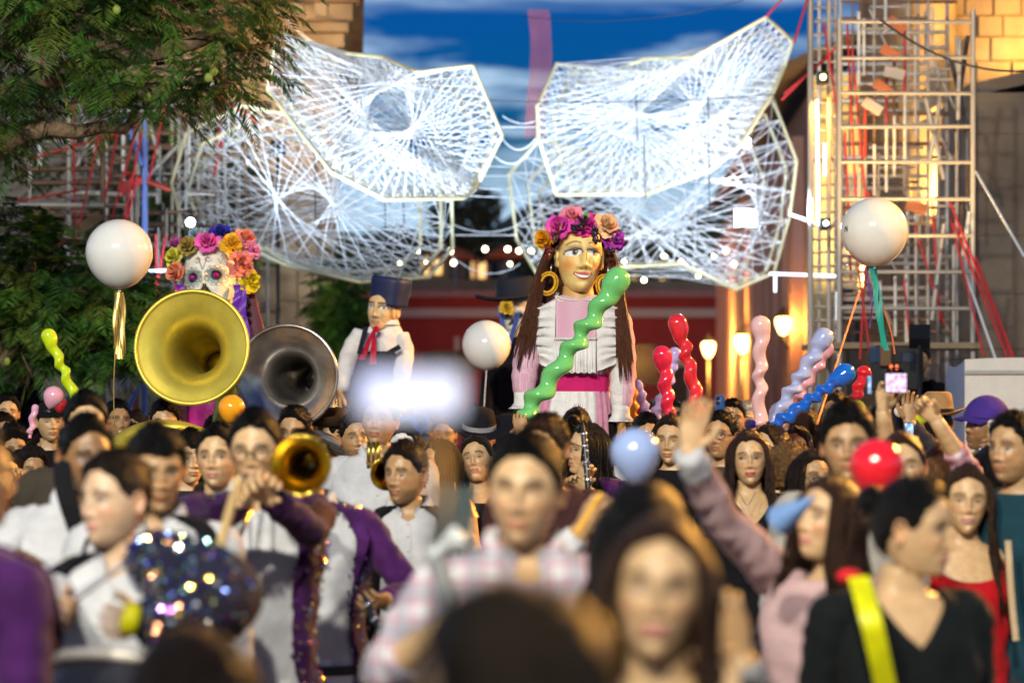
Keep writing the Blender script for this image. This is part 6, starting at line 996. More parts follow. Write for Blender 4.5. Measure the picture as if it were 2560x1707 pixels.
def brim_hat(col, key, r=.17, crown=.11, curl=.03, band=(.02, .015, .01)):
    def f(root, HT):
        g = G(); a = np.linspace(0, 2 * np.pi, 44, endpoint=False); rows = [(.001, crown), (.06, crown), (.082, crown - .012), (.092, crown * .5), (.097, .0), (.11, -.006), (r * .8, -.006), (r, .0), (r, -.004), (.10, -.012)]
        A = np.array([np.stack([q * np.sin(a) * .92, -q * np.cos(a) * 1.1, np.full(44, z + .055) + curl * (q > .12) * np.abs(np.sin(a)) ** 2 * (q / r) ** 2], -1) for q, z in rows]); grid(g, HT(A)); ht = g.build('hat', M(key, col, .85, var=.2, spec=.1), root)
        g = G(); grid(g, HT(np.array([np.stack([q * np.sin(a) * .92, -q * np.cos(a) * 1.1, np.full(44, z + .055)], -1) for q, z in ((.0995, .0), (.097, .025))]))); g.build('hat_band', cloth(band), ht)
    return f
def shades(root, HT):
    g = G()
    for sg in (-1, 1): ball(g, HT(np.array([sg * .036, -.100, .062])), .026, 8, 12, sc=(1, .35, .6))
    tube(g, HT(np.array([[-.08, -.03, .06], [-.06, -.085, .065], [0, -.108, .066], [.06, -.085, .065], [.08, -.03, .06]])), .003, 5); g.build('sunglasses', M('dark_lens', (.01, .01, .015), .08), root)
def hats(*fs):
    def f(root, HT):
        for q in fs: q(root, HT)
    return f
VELVET = M('purple_velvet', (.05, .009, .08), .8, var=.45, vs_=14, spec=.12, sheen=.12, bump=.5, bs=10); VELVETD = M('dark_purple_velvet', (.035, .006, .05), .8, var=.45, vs_=14, spec=.12, sheen=.08, bump=.5, bs=10); VELVETB = M('blue_velvet', (.02, .012, .10), .55, var=.4, vs_=9, sheen=.12, bump=.4, bs=10)
WSH = cloth((.50, .51, .54), key='white_shirt', bump=.5, bs=12); BLK = (.007, .007, .009)
def plaid(name, base, c1, c2, sc=26):
    m = bpy.data.materials.new(name); m.use_nodes = True; t = m.node_tree; b = t.nodes['Principled BSDF']; n = t.nodes.new; l_ = t.links.new; tcn = n('ShaderNodeTexCoord'); cur = None; prev = (*base, 1)
    for ax_, s_, col, a_ in (('X', sc, c1, .6), ('Z', sc, c1, .6), ('X', sc * .5, c2, .6), ('Z', sc * .5, c2, .6)):
        wv = n('ShaderNodeTexWave'); wv.bands_direction = ax_; wv.inputs['Scale'].default_value = s_ / 6.28 * 2; wv.inputs['Distortion'].default_value = .6; l_(tcn.outputs['Object'], wv.inputs['Vector']); r = n('ShaderNodeMapRange'); r.inputs[1].default_value = .72; r.inputs[2].default_value = .8; r.inputs[4].default_value = a_; l_(wv.outputs['Fac'], r.inputs[0]); mx_ = n('ShaderNodeMix'); mx_.data_type = 'RGBA'; l_(r.outputs[0], mx_.inputs[0])
        if cur is None: mx_.inputs[6].default_value = prev
        else: l_(cur, mx_.inputs[6])
        mx_.inputs[7].default_value = (*col, 1); cur = mx_.outputs[2]
    l_(cur, b.inputs['Base Color']); b.inputs['Roughness'].default_value = .85; return m
PLAID = plaid('plaid_shirt', (.62, .62, .64), (.42, .20, .28), (.22, .22, .28)); PLAID2 = plaid('rose_plaid', (.62, .5, .52), (.35, .2, .28), (.4, .08, .14), 30); FLORAL = M('white_floral_lace', (.66, .68, .66), .85, var=.2, vs_=14, var2=(.12, .12, .14), bump=.4, bs=60); KNIT = M('pink_knit', (.62, .42, .43), .95, var=.15, vs_=8, bump=.8, bs=90, stretch=(1, 1, 3))
# ------------------------------------------------------------------ near rows (blurred)
person('man with short hair and fade seen low at the bottom edge, closest to camera', 1352, 1462, 2.25, -112, 6, 0, 190, SKM, 'fade', (.045, .032, .02), 'tee', (.03, .03, .03), b=1.05, key='D9')
person('bald browed head at the lower edge below the sequined sleeve', 515, 1588, 3.3, -125, 5, 0, 180, SKM, 'fade', HDB, 'tee', (.02, .02, .03))
person('purple velvet jacket shoulder cut off by the lower corner', -112, 1040, 5.0, 120, 0, 0, 150, SKM, 'short', HB, 'jacket', (.1, .02, .14), mat1=VELVET, mat2=WSH, b=1.15)
person('woman with centre parted brown hair, face close below the raised arm', 1640, 1287, 3.95, -6, -4, 5, -12, SKL, 'long', HBR, 'scoop', BLK, fem=.6, hlen=.36, face=dict(lips=(.50, .13, .15), liner=.9, blush=.5), b=.95, key='D8', armR=P(1800, 1800, 3.9))
person('woman in white floral blouse pressed behind the brown haired woman', 1592, 1212, 4.9, 150, 4, 0, 150, SKM, 'bob', HB, 'tee', mat1=FLORAL, fem=.3, armL=P(1850, 1640, 4.6))
person('black haired girl in profile with black shirt and yellow lanyard', 2262, 1186, 5.8, 62, 6, 0, 12, SKL, 'bun', HB, 'vneck', (.006, .008, .009), fem=.5, face=dict(lips=(.5, .2, .18)), b=.98, key='G1')
person('girl in pink sweater raising one arm high toward the nets', 2076, 1188, 6.6, -52, -8, 0, -30, SKL, 'long', HBR, 'tee', mat1=KNIT, fem=.3, hlen=.2, armL=P(1672, 1062, 6.2), al=1.14, curlL=.15, handL=((.15, 0, 1), (.2, -1, 0), (1, 0, 0)), face=dict(blush=.7, lips=(.5, .16, .15)), key='E10', b=1.05)
person('man in plaid shirt looking down, white gimbal in his hands', 1312, 1076, 5.45, -10, 4, 0, 8, SKL, 'flat', HB, 'shirt', mat1=PLAID, b=1.12, face=dict(eyes=.35, browt=1.3), armL=P(1120, 1560, 5.0), armR=P(1260, 1600, 5.1), sleeve='rolled', key='D1')
person('man with orange lit ear standing close behind the plaid shirt', 1372, 1030, 8.9, -30, 8, 0, 0, SKM, 'short', HBR, 'tee', (.05, .02, .02))
person('white shirted musician with black strap and face in deep shadow', 205, 1034, 7.4, 28, 6, 0, 10, SKD, 'flat', HB, 'shirt', mat1=WSH, b=1.1, armL=P(30, 1420, 7.0), key='A9')
person('young musician looking aside in white shirt and sequined black vest', 300, 1128, 6.2, -38, 0, 0, -8, SKP, 'fade', HDB, 'vest', BLK, mat2=WSH, b=1.1, face=dict(lips=(.48, .18, .17), blush=.6), armL=P(165, 1540, 5.7), armR=P(330, 1560, 5.6), sleeve='rolled', key='A14')
person('dark capped musician half hidden behind the young vested musician', 385, 1058, 6.9, 18, 10, 0, 10, SKM, 'fringe', HB, 'vest', BLK, mat2=WSH, b=1.1)
person('tall black haired man whose face is half behind the red balloon', 2122, 1014, 7.9, -8, 2, 0, 0, SKM, 'quiff', HB, 'shirt', (.35, .33, .30), b=1.08)
person('girl in red tank top with brown hair and thin necklace', 2412, 1158, 8.5, -3, 2, 0, 6, SKL, 'long', HBR, 'tank', (.42, .006, .012), sleeve='none', fem=.7, hlen=.34, face=dict(lips=(.48, .2, .2), liner=.8), b=.95, key='F4')
person('woman lit amber just right of the red balloon', 2262, 1078, 8.7, -10, 0, 0, 0, SKL, 'back', HBR, 'tee', (.3, .22, .15), fem=.3)
person('black haired spectator seen from behind at the dark right side', 2484, 1108, 9.7, 170, 0, 0, 180, SKM, 'long', HB, 'tee', (.02, .02, .02), hlen=.12)
person('man at the right edge looking aside in dark teal jacket', 2546, 1030, 8.6, -48, 0, 0, -20, SKM, 'short', HB, 'tee', (.01, .04, .06), b=1.1)
# ------------------------------------------------------------------ the band (nearly sharp)
person('trumpet player in glasses with purple sequined jacket', 643, 1020, 7.7, -4, 6, 0, 6, SKL, 'flat', HB, 'jacket', mat1=VELVETD, mat2=WSH, seq=700, glasses=True, face=dict(eyes=.4), armL=P(618, 1238, 7.25), armR=P(668, 1238, 7.2), b=1.08, key='B2', legs=(.7, .71, .73))
person('open mouthed musician in purple velvet jacket', 547, 1060, 9.0, -8, 0, 0, 12, SKL, 'flat', HB, 'jacket', mat1=VELVET, mat2=cloth(BLK), face=dict(lips=(.42, .13, .14), browt=1.3), b=1.08, key='B1', legs=(.7, .71, .73))
person('trombone player in purple sequined jacket, white trousers and black belt', 772, 1072, 8.7, -6, 4, 0, -6, SKM, 'flat', HB, 'jacket', mat1=VELVET, mat2=WSH, seq=560, opn=(.45, .75, .85, .9, .95, 1.0), armL=P(742, 1215, 8.2), armR=P(960, 1500, 8.4), legs=(.72, .73, .75), b=1.12, key='B4')
person('bearded musician in black vest and white open shirt holding a clarinet', 1022, 1103, 9.7, -30, 3, 0, 0, SKM, 'fade', HDB, 'vest', BLK, mat2=WSH, face=dict(beard=.6, stache=.75, browt=1.2), key='C4', armL=P(1020, 1470, 9.9), armR=P(1075, 1430, 9.9))
person('man in white collared shirt smiling below the glowing phone', 948, 985, 11.0, -12, -6, 0, 0, SKM, 'short', HB, 'shirt', mat1=WSH, b=1.15, face=dict(smile=.5))
person('woman with tilted head and hoop earrings in black top', 1200, 1088, 12.2, -14, -12, -5, 6, SKL, 'back', HDB, 'scoop', BLK, fem=.5, face=dict(lips=(.45, .12, .13), liner=.9, eyes=.6), earring=1, b=1.05)
person('clarinet girl in profile with long black hair and purple velvet', 1476, 1056, 11.6, -66, -2, 0, -30, SKL, 'long', HB, 'jacket', mat1=VELVET, mat2=cloth(BLK), fem=.4, earring=1, hlen=.25, armL=P(1450, 1200, 11.3), armR=P(1475, 1230, 11.25), key='D3')
person('woman half hidden behind the clarinet girl', 1428, 1088, 12.4, -60, 0, 0, -30, SKM, 'long', HB, 'tee', BLK, fem=.4)
person('woman with red lips, side glance, straight dark hair and black shawl', 1876, 1072, 10.4, -4, 1, 0, 6, SKL, 'long', (.028, .013, .010), 'vneck', BLK, fem=.6, hlen=.30, earring=1, face=dict(lips=(.42, .015, .05), gaze=-1.0, liner=1., browt=.9), b=.95, key='E1')
person('woman with amber lit ear behind the red lipped woman', 1932, 1060, 11.8, -58, -6, 0, -20, SKL, 'back', HDB, 'tank', (.55, .42, .22), sleeve='none', fem=.5, b=.95)
person('dark skinned spectator gazing aside between balloon ends', 1993, 1064, 13.2, -24, -4, 0, -10, SKD, 'back', HDB, 'tee', (.12, .09, .05), fem=.2)
person('child with curly brown hair turned away in knit vest', 1966, 1117, 11.0, 140, 4, 0, 150, SKL, 'curly', (.14, .075, .03), 'tee', (.45, .36, .25), hs=.9, sleeve='short')
person('woman with loose wavy brown hair turned away near the blue balloon', 2016, 1020, 13.8, 150, 0, 0, 150, SKM, 'long', HBR, 'tee', (.10, .08, .04), fem=.3, hlen=.35)
person('bespectacled woman peering out beside the tall black haired man', 2022, 1122, 10.6, 20, 0, 0, 10, SKM, 'long', HDB, 'tee', (.2, .17, .14), glasses=True, fem=.3)
person('man with short hair partly covered by the periwinkle balloon', 1614, 1032, 12.9, 8, 4, 0, 0, SKM, 'short', HB, 'tee', (.5, .5, .52))
person('woman in black looking down past the raised hand', 1682, 1032, 12.2, -18, 6, 0, -10, SKL, 'long', HDB, 'tee', BLK, fem=.4, face=dict(eyes=.5))
person('amber lit man with round glasses beside the raised pink sleeve', 1806, 1030, 12.8, -26, -4, 0, -10, SKM, 'flat', HB, 'tee', (.06, .045, .03), glasses=True, face=dict(stache=.4))
person('man holding a blue phone above his eyes', 1834, 998, 15.0, -5, 0, 0, 0, SKM, 'short', HB, 'tee', (.05, .05, .06), armL=P(1800, 1030, 14.4))
person('white haired man behind the pink spiral balloon', 1868, 1004, 16.4, -15, 0, 0, 0, SKL, 'short', (.55, .54, .52), 'tee', (.3, .3, .35))
person('long haired man by the tower base looking across', 2096, 984, 14.6, -50, -4, 0, -30, SKM, 'bob', HDB, 'tee', (.08, .06, .05))
person('man in blue and purple baseball cap facing left', 2470, 992, 10.6, -66, -4, 0, -60, SKD, 'under', HB, 'tee', (.10, .08, .06), hat=cap_hat((.05, .025, .20), key='blue_cap', mark=True), armL=P(2484, 1120, 10.0), key='F1')
person('man in tan cowboy hat with his back turned', 2346, 1000, 13.0, 170, 0, 0, 170, SKM, 'under', HB, 'tee', (.1, .08, .06), hat=brim_hat((.32, .20, .09), 'tan_felt', .19, .12, .04))
person('brown haired woman in rose plaid filming with both arms up', 2362, 1112, 9.6, 172, -8, 0, 175, SKL, 'long', (.12, .06, .025), 'shirt', mat1=PLAID2, fem=.3, armL=P(2296, 972, 9.2), armR=P(2196, 960, 9.2), sleeve='rolled', key='F3', curlL=.9, curlR=.5, handL=((-.7, -.1, .7), (-.3, -1, -.2), (-.2, 0, 1)), handR=((.1, -.1, 1), (.3, -1, 0), (1, 0, 0)))
person('spectator raising an orange lit hand beside a phone', 2300, 1080, 11.4, 160, 0, 0, 160, SKM, 'short', HB, 'tee', (.03, .03, .04), armL=P(2272, 1055, 11.0), curlL=.3, handL=((.05, 0, 1), (0, -1, 0), (-1, 0, 0)))
# ------------------------------------------------------------------ left flank
person('bespectacled man looking down under the gold sousaphone bell', 406, 992, 13.3, 6, 12, 0, 0, SKL, 'short', HB, 'tee', BLK, glasses=True, face=dict(eyes=.1, browt=1.2), b=1.15, key='A12')
person('man with forehead showing below the silver sousaphone', 742, 1012, 11.9, -12, 8, 0, 0, SKM, 'short', HB, 'tee', BLK, b=1.1)
person('smiling man with side lit face left of the glasses', 290, 1000, 15.2, 26, 0, 0, 10, SKM, 'short', HB, 'tee', (.10, .10, .11), face=dict(smile=.7, teeth=True, stache=.5))
person('man in black backward cap with sunglasses on it', 122, 1002, 14.2, 22, 0, 0, 10, SKL, 'under', HB, 'tee', BLK, hat=hats(cap_hat(BLK, True, 'black_cap'), shades))
person('tall blurred man lit yellow behind the shadowed musician', 208, 976, 8.9, 16, 6, 0, 10, SKL, 'flat', HB, 'tee', (.05, .04, .03), b=1.05)
person('boy with downcast eyes below the black cap', 107, 1078, 14.6, 14, 8, 0, 10, SKM, 'fade', HDB, 'tee', (.03, .03, .05), face=dict(eyes=.1), hs=.95)
person('woman with dark fringe looking down, lower left of the boy', 64, 1112, 13.6, 26, 10, 6, 10, SKM, 'bob', HDB, 'tee', (.02, .015, .06), fem=.3, face=dict(eyes=.3))
person('wavy haired spectator in thin glasses at the left', 36, 1068, 14.4, 20, 6, 0, 10, SKM, 'curly', HB, 'tee', (.03, .03, .03), glasses=True)
person('man with heavy moustache at the left edge', 8, 1032, 14.8, 16, 0, 0, 10, SKM, 'short', HB, 'tee', (.03, .03, .05), face=dict(stache=.9))
person('man with broad forehead topmost at the left edge', 12, 984, 15.6, 18, 0, 0, 10, SKL, 'short', HB, 'tee', (.04, .04, .06))
person('musician in blue sequined jacket blowing at the left edge', -8, 1120, 11.5, 40, 8, 0, 30, SKM, 'short', HB, 'jacket', mat1=VELVETB, mat2=cloth(BLK), seq=200, armL=P(10, 1200, 11.1), armR=P(35, 1190, 11.1))
person('spectator with dark bobbed fringe below the gold bell', 468, 1074, 11.4, 22, 4, 0, 10, SKL, 'fringe', HB, 'tee', (.02, .02, .03))
person('child peeking out beside the open mouthed musician', 486, 1114, 14.2, -5, 4, 0, 0, SKL, 'long', (.16, .10, .05), 'tee', (.1, .08, .05), hs=.95)
person('man in brown wide brimmed hat in profile beyond the band', 838, 1030, 14.2, -70, 0, 0, -50, SKL, 'under', HB, 'tee', BLK, hat=brim_hat((.06, .035, .02), 'brown_felt', .20, .10, .05))
person('man looking aside behind the white collared shirt', 888, 1032, 12.8, 14, 0, 0, 6, SKM, 'short', HB, 'tee', (.02, .02, .03))
person('woman with painted skull face and blue feather flowers', 1012, 1058, 12.4, -12, 0, 0, 0, (.68, .66, .66), 'long', HB, 'tee', BLK, fem=.3, face=dict(lips=(.05, .04, .04), liner=1., eyes=1.5, blush=0))
person('amber lit man looking down in black sequined hat', 1196, 1030, 13.2, 8, 14, 0, 0, SKM, 'under', HB, 'tee', BLK, face=dict(eyes=.1, browt=1.4), hat=brim_hat((.012, .012, .016), 'charro_felt', .22, .10, .06, (.3, .3, .32)))
person('bare shouldered woman raising her arm by the white cloth', 1108, 1096, 12.0, -60, 0, 0, -60, SKL, 'long', HDB, 'tank', (.7, .69, .67), sleeve='none', fem=.5, armL=P(1085, 1030, 10.6), hlen=.25)
person('spectator whose hand grips the long green balloon', 1318, 1082, 12.5, -20, 0, 0, 0, SKM, 'short', HB, 'tee', BLK, armL=P(1302, 1085, 12.15), handL=((-.1, 0, 1), (.3, .9, 0), (1, -.3, 0)), curlL=.8, armR=None)
person('spectator in white cap turned away before the pink skirt', 1436, 1018, 13.0, 170, 0, 0, 170, SKM, 'bun', HB, 'tee', BLK)
person('white sleeved drummer striking with a yellow stick', 1602, 1218, 7.0, 160, 0, 0, 165, SKM, 'short', HB, 'shirt', mat1=WSH, armR=P(1452, 1325, 6.7), armL=P(1500, 1520, 6.8))
person('girl turned away with glossy dark hair near the drummer', 1530, 1010, 14.0, 165, 0, 0, 165, SKM, 'long', HDB, 'tee', (.03, .03, .03))
# spectators further back whom nothing tells apart
MARKS = ((150, 'under the lime balloon'), (330, 'below the gold tassel'), (600, 'below the gold sousaphone'), (850, 'below the silver sousaphone'), (1050, 'below the boy puppet'), (1300, 'below the glowing round balloon'), (1580, 'before the woman puppet'), (1780, 'below the red spiral balloons'), (1960, 'below the pink spiral balloon'), (2150, 'below the blue spiral balloon'), (2350, 'below the tower platform'), (9999, 'before the white canopy'))
TOPS = {BLK: 'black', (.05, .05, .06): 'charcoal', (.2, .03, .03): 'dark red', (.3, .3, .32): 'grey', (.03, .05, .12): 'navy', (.25, .2, .12): 'tan', (.04, .04, .05): 'charcoal', (.15, .03, .03): 'maroon', (.25, .25, .27): 'grey', (.03, .05, .10): 'navy', (.2, .15, .1): 'brown'}
HAIRS = {'short': 'short', 'flat': 'flat', 'long': 'long', 'back': 'tied back', 'bob': 'bobbed', 'fade': 'cropped'}
def far_label(row, x, hair, hc, top): return '%s spectator with %s %s hair in %s top, %s' % (row, HAIRS[hair], 'brown' if hc == HBR else 'dark', TOPS[top], [m for e, m in MARKS if x < e][0])
fill = []; xs_ = list(range(20, 2560, 62)); random.shuffle(xs_)
for k_, x in enumerate(xs_):
    d = random.uniform(16.5, 24); t_ = 950 + (CAMZ - random.uniform(1.55, 1.76)) * F / d
    hr_, hc_k, tp = random.choice(('short', 'short', 'long', 'back', 'flat')), random.choice((HB, HB, HDB, HBR)), random.choice((BLK, (.05, .05, .06), (.2, .03, .03), (.3, .3, .32), (.03, .05, .12), (.25, .2, .12)))
    person(far_label('back row', x, hr_, hc_k, tp), x + random.uniform(-18, 18), t_, d, random.uniform(-40, 40) if random.random() < .75 else 170, random.uniform(-6, 6), 0, None, random.choice((SKL, SKM, SKM, SKD)), hr_, hc_k, 'tee', tp, det=.5, group='distant spectators in the back rows')
for x in range(35, 2560, 97):
    d = random.uniform(14.6, 16.6); t_ = 950 + (CAMZ - random.uniform(1.50, 1.70)) * F / d
    hr_, hc_k, tp = random.choice(('short', 'flat', 'long', 'back', 'bob', 'fade')), random.choice((HB, HB, HDB, HBR)), random.choice((BLK, (.04, .04, .05), (.15, .03, .03), (.25, .25, .27), (.03, .05, .10), (.2, .15, .1)))
    person(far_label('middle row', x, hr_, hc_k, tp), x + random.uniform(-26, 26), t_, d, random.uniform(-45, 45) if random.random() < .8 else 165, random.uniform(-6, 8), 0, None, random.choice((SKL, SKM, SKM, SKD)), hr_, hc_k, 'tee', tp, fem=random.choice((0, .4)), det=.6, group='spectators in the middle rows')
# people on the scaffolding
person('man in black standing on the left scaffolding beside the lime balloon', 32, 868, 19.5, 60, 20, 0, 50, SKM, 'short', HB, 'tee', BLK, det=.6, armR=P(72, 928, 19.2)); person('camera operator crouched behind the video camera on the tower platform', 2300, 860, 19.6, -20, 0, 0, -20, SKM, 'short', HB, 'tee', BLK, det=.6)
# ------------------------------------------------------------------ things in hands and between people
p_ = PEOPLE['B2']; mouth = p_['HT'](np.array([0, -.105, -.066])) + np.array([p_['pt'][0], p_['pt'][1], 0])
horn('gleaming brass trombone with its bell turned to the camera', 'trombone', 751, 1163, 7.3, 74, (.03, 1, .02), mouth, SHINY, 'trombone', True)
p_ = PEOPLE['C4']; horn('small brass horn held behind the bearded musician', 'trumpet', 968, 1183, 9.8, 42, (-.3, 1, .1), P(950, 1120, 10.3), SHINY, 'trumpet', False)
clarinet('black clarinet held low before a white shirt', P(1050, 1290, 9.85), P(1062, 1560, 9.7)); clarinet('black clarinet with silver rings held upright by the girl in profile', P(1457, 1058, 11.2), P(1473, 1240, 11.1))
clarinet('black clarinet lowered beside the purple sequined jacket', P(905, 1480, 8.2), P(1015, 1700, 8.0))
def stick(name, label, a, b_, r, mat, cat, head=0):
    a, b_ = np.array(a), np.array(b_); t = thing(name, a, label, cat, 'drum sticks'); g = G(); v = b_ - a; s = np.linspace(0, 1, 12); tube(g, v * s[:, None], np.interp(s, [0, .1, .85, .93, 1], [r * .9, r, r * .8, r * 1.15, r * .5]), 10); g.build('shaft', mat, t)
    if head: g = G(); ball(g, v, head, 10, 14); g.build('felt_head', cloth((.6, .58, .5)), t)
WOOD = M('pale_wood', (.55, .38, .16), .5, var=.2, vs_=12, stretch=(1, 1, .2))
stick('drum_mallet', 'thick pale wooden mallet raised between the two purple jackets', P(545, 1385, 6.0), P(598, 1190, 6.0), .013, WOOD, 'mallet'); stick('drum_stick', 'yellow drum stick before the white sleeve', P(1440, 1335, 6.6), P(1503, 1232, 6.6), .008, M('yellow_wood', (.80, .42, .03), .45), 'drum stick'); stick('drum_stick', 'grey metal drum rod across the young musician', P(178, 1502, 5.7), P(318, 1402, 5.75), .009, M('grey_metal', (.25, .24, .27), .4, .5), 'drum stick')
# the sequined sleeve and yellow band of the young musician
q = PEOPLE['A14']['root']; l = np.array(q.location); g = G(); sp_ = spline([P(372, 1395, 6.1) - l, P(480, 1430, 5.95) - l, P(560, 1490, 5.8) - l, P(470, 1545, 5.65) - l, P(352, 1552, 5.58) - l], 30); rr = np.interp(np.linspace(0, 1, 30), [0, .25, .5, .8, 1], [.07, .088, .095, .075, .05]); tube(g, sp_, rr, 24); o = g.build('sequined_sleeve', cloth((.014, .014, .03), key='dark_sequin_cloth'), q)
i = rng.integers(0, 30, 520); a = rng.uniform(-1.5, 1.5, 520); t_, U_, W_ = frames(sp_); dirn = np.stack([np.sin(a) * .2, -np.cos(a), np.sin(a)], -1); dirn -= t_[i] * (dirn * t_[i]).sum(1)[:, None]; dirn = unit_rows(dirn); sequins('sequin_trim', q, sp_[i] + dirn * rr[i][:, None] * 1.0, unit_rows(dirn * .5 + np.array([-.05, -.5, .12])), .0075, jit=.28)
g = G(); w0 = P(330, 1548, 5.57) - l; tube(g, [w0 + [.012, 0, -.003], w0 - [.02, 0, -.003]], .037, 16); g.build('wristband', M('neon_yellow', (.75, .72, .0), .5), q)
# drum
dr = thing('bass_drum', P(330, 1840, 5.6), 'dark bass drum carried low by the young musician', 'drum'); g = G(); lathe(g, [(.001, -.02), (.26, -.02), (.28, 0), (.28, .2), (.26, .22), (.001, .22)], (0, 0, -.12), (.2, .5, .9), 36); g.build('shell', M('drum_shell', (.02, .022, .03), .3), dr); g = G(); a = np.linspace(0, 2 * np.pi, 41); ax = unit((.2, .5, .9)); u = unit(np.cross([0, 1, 0], ax)); v = np.cross(ax, u); tube(g, np.array([0, 0, -.12]) + ax * .21 + .285 * (np.cos(a)[:, None] * u + np.sin(a)[:, None] * v), .014, 8, caps=False); g.build('hoop', STEEL, dr)
# musician straps and lanyard
def strap(key, pts, w_, mat, nm, up=(0, 1, 0)):
    q = PEOPLE[key]['root']; l = np.array(q.location); sp_ = spline([np.array(p) - l for p in pts], 24); g = G(); t_, U_, W_ = frames(sp_); sd = np.cross(t_, [0, 1., 0]); sd /= np.linalg.norm(sd, axis=1)[:, None]; grid(g, np.stack([sp_ - sd * w_ / 2, sp_ - [0, .004, 0], sp_ + sd * w_ / 2], 1), False); g.build(nm, mat, q)
strap('A9', [P(152, 1150, 7.35), P(160, 1220, 7.22), P(185, 1300, 7.2), P(225, 1400, 7.2)], .055, cloth(BLK), 'strap')
strap('G1', [P(2146, 1440, 5.66), P(2172, 1530, 5.55), P(2192, 1610, 5.55), P(2215, 1720, 5.6)], .05, M('neon_lanyard', (.62, .62, .0), .5, var=.25, vs_=20), 'lanyard')
strap('F4', [P(2520, 1350, 8.35), P(2528, 1480, 8.3), P(2540, 1600, 8.3)], .022, cloth((.45, .33, .2)), 'bag_strap')
strap('E1', [P(1846, 1228, 10.27), P(1868, 1262, 10.22), P(1890, 1228, 10.27)], .003, M('silver_chain', (.8, .78, .7), .2, 1.), 'necklace')
q = PEOPLE['G1']['root']; l = np.array(q.location); g = G(); ball(g, P(2122, 1440, 5.9) - l, .02, 8, 10, sc=(1.6, .8, 1)); g.build('hair_tie', cloth((.6, .02, .03)), q)
# gimbal in the plaid man's hands
gm = thing('phone_gimbal', P(1100, 1440, 4.95), 'white phone gimbal with a dark phone before the plaid shirt', 'gimbal'); l = np.array(gm.location); WP = M('white_plastic', (.68, .72, .72), .35, var=.05); g = G(); tube(g, spline([P(1085, 1380, 4.9) - l, P(1110, 1450, 4.92) - l, P(1140, 1540, 4.95) - l, P(1150, 1600, 4.97) - l], 14), .019, 12); g.build('handle', WP, gm); g = G(); tube(g, spline([P(1075, 1392, 4.9) - l, P(1110, 1368, 4.9) - l, P(1155, 1340, 4.9) - l], 10), [.02, .019, .018, .017, .017, .018, .02, .024, .028, .026], 12); g.build('arm', WP, gm)
g = G(); c = P(1132, 1300, 4.95) - l; box(g, c - [.04, .005, .06], c + [.04, .005, .07], roty(.1), c); g.build('phone_body', M('phone_grey', (.05, .065, .065), .4), gm, smooth=False)
# glowing phone on a stick close to the camera
sw = screen_mat('white', ((.50, .55, .95), (1, 1, 1)), 1.5, 22); t = phone('glowing white phone screen held up close to the camera', P(1026, 985, 2.2), .098, .046, sw, M('pale_case', (.6, .62, .75), .4), .06); g = G(); tube(g, [(.02, .012, -.03), (.03, .0, -.20), (.025, -.05, -.45)], .006, 8); g.build('selfie_stick', BLACK, t)
# phones further back
s1 = screen_mat('pink', ((.5, .05, .12), (.9, .7, 1), (1, 1, 1)), 1.3); s2 = screen_mat('blue', ((.05, .12, .45), (.3, .5, .8), (.8, .9, 1)), 1.5); s3 = screen_mat('stage', ((.25, .1, .05), (.15, .25, .6), (.8, .9, .9)), 1.4)
phone('phone held level overhead showing a bright pink and white picture', P(2240, 957, 9.1), .082 * 1.05, .078, s1); phone('upright phone in a yellow case before the blue capped man', P(2484, 1082, 9.7), .048, .105, s3, M('yellow_case', (.7, .45, .12), .4)); phone('small upright phone with blue screen under the orange lit hand', P(2272, 1072, 10.8), .046, .060, s2); phone('phone with blue screen edge beside the filming arm', P(2172, 962, 9.3), .022, .075, s2, yaw=.4); phone('tilted phone showing green and white stage picture', P(2298, 1018, 11.6), .066, .045, s3, yaw=-.2)
phone('blue phone seen from the back above a dark haired head', P(1799, 1008, 14.3), .058, .098, None, M('blue_case', (.03, .10, .30), .35), back=True); phone('dark indigo phone seen from the back above the red lipped woman', P(1876, 1060, 11.0), .05, .04, None, M('indigo_case', (.015, .008, .16), .3), back=True)
# video camera on the platform
vc = thing('video_camera', P(2235, 950, 19.0), 'black video camera with orange marks on the tower platform', 'video camera'); l = np.array(vc.location)
for nm, c, s, m in (('body', (2240, 895, 19.1), (.19, .16, .10), BLACK), ('matte_box', (2240, 940, 18.9), (.20, .05, .11), BLACK), ('monitor', (2190, 890, 18.9), (.055, .02, .07), M('monitor_blue', (.02, .05, .12), .3)), ('side_pouch', (2214, 890, 18.8), (.045, .02, .08), M('brown_leather', (.16, .08, .03), .6)), ('battery', (2268, 905, 18.95), (.05, .05, .08), M('dark_blue_pack', (.02, .03, .07), .4))):
    g = G(); p = P(*c) - l; box(g, p - np.array(s), p + np.array(s)); o = g.build(nm, m, vc, smooth=False); md = o.modifiers.new('edge', 'BEVEL'); md.width = .012; md.segments = 2
g = G(); p = P(2236, 945, 18.8) - l; lathe(g, [(.075, -.06), (.085, -.05), (.085, .1), (.06, .1), (.055, -.03), (.001, -.02)], p, (0, 1, 0), 24); g.build('lens', BLACK, vc)
for px in (2228, 2242): g = G(); p = P(px, 918, 18.78) - l; ball(g, p, .02, 8, 10, sc=(.7, .5, 1.2)); g.build('tally_lamp', M('orange_tally', (.9, .15, .03), .4, var=0, emit=(1, .18, .05), es=1.2), vc)
g = G(); tube(g, [P(2236, 955, 19.1) - l, P(2236, 955, 19.1) * [1, 1, 0] - l], .035, 8); g.build('tripod_column', BLACK, vc)
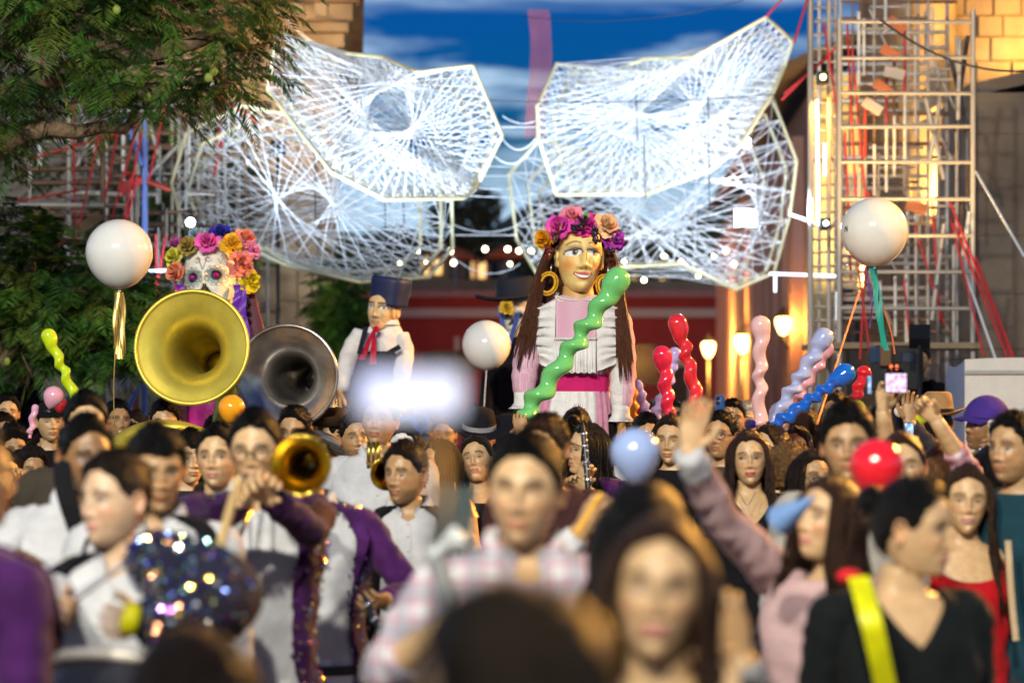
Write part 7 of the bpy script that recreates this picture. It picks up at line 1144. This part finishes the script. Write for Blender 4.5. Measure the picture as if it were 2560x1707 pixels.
# white canopy at the right edge
tn = thing('canopy_tent', P(2480, 950, 17) * [1, 1, 0], 'white canvas canopy with pale blue side at the right edge', 'tent'); l = np.array(tn.location); TW_ = M('white_canvas', (.74, .72, .66), .8, var=.08, bump=.3, bs=8); TB_ = M('pale_blue_canvas', (.42, .52, .75), .8, var=.1)
y0 = 17.0; a0 = P(2412, 898, y0); g = G(); f = np.linspace(0, 1, 20)[:, None]; s = np.linspace(0, 1, 10)[None]; A = np.stack([a0[0] + 2.2 * f + 0 * s, y0 + .02 * np.sin(f * 30) * s, a0[2] - 1.6 * s + .012 * np.sin(f * 9) * (1 - s)], -1) - l; grid(g, A, False); g.build('front_panel', TW_, tn)
g = G(); A = np.stack([a0[0] + .15 * f ** 1.0 + 0 * s, y0 + 1.6 * f + 0 * s, a0[2] - .05 * np.sin(f * np.pi) - .1 * (f > .9) - 1.6 * s], -1) - l; grid(g, A, False); g.build('side_panel', TB_, tn); g = G(); A = np.stack([a0[0] + .15 * s + 2.4 * f, y0 + 1.6 * s + 0 * f, a0[2] + .004 + .0 * np.sin(s * np.pi) * np.sin(f * np.pi)], -1) - l; grid(g, A, False); g.build('roof_panel', TW_, tn)
g = G(); p = P(2412, 931, y0) - l; bar(g, p - [0, .012, 0], p + [2.2, -.012, 0], .008, .03); g.build('valance_seam', M('grey_seam', (.45, .46, .45), .8), tn)
# light blue paper cone and gold glitter cone
for lab, c, tip, r, m in (('light blue paper cone held before the girl in pink', P(1950, 1300, 6.2), P(2040, 1240, 6.1), .04, cloth((.16, .28, .55), key='light_blue_paper')), ('glittering gold paper cone beside the dark gimbal phone', P(1165, 1290, 9.4), P(1168, 1225, 9.4), .05, M('gold_glitter', (.35, .22, .08), .35, .6, var=.5, vs_=60))):
    t = thing('paper_cone', c, lab, 'paper cone'); g = G(); v = tip - c; lathe(g, [(r, 0), (r * .55, np.linalg.norm(v) * .5), (.002, np.linalg.norm(v))], (0, 0, 0), unit(v), 20); g.build('shell', m, t)
# blue feather flowers of the painted woman
t = thing('feather_headdress', P(1032, 1066, 12.45), 'bright blue feather flowers on the skull painted woman', 'headdress'); g = G()
for k_ in range(4): petal_rose(g, rng.normal(0, .028, 3), (rng.normal(0, .5), -1, rng.normal(0, .5)), .05, 40 + k_, (.03, .16, .55), (.02, .08, .4))
g.build('feather_flower', PETAL, t, col=True)

q = PEOPLE['E10']['root']; el_, wr_ = PEOPLE['E10']['WR'][-1]; dv = unit(wr_ - el_); g = G(); tube(g, spline([wr_ - dv * .075, wr_ - dv * .03, wr_ + dv * .005], 8), [.047, .046, .045, .044, .043, .042, .041, .040], 20, wrk=.004); g.build('shirt_cuff', WSH, q)
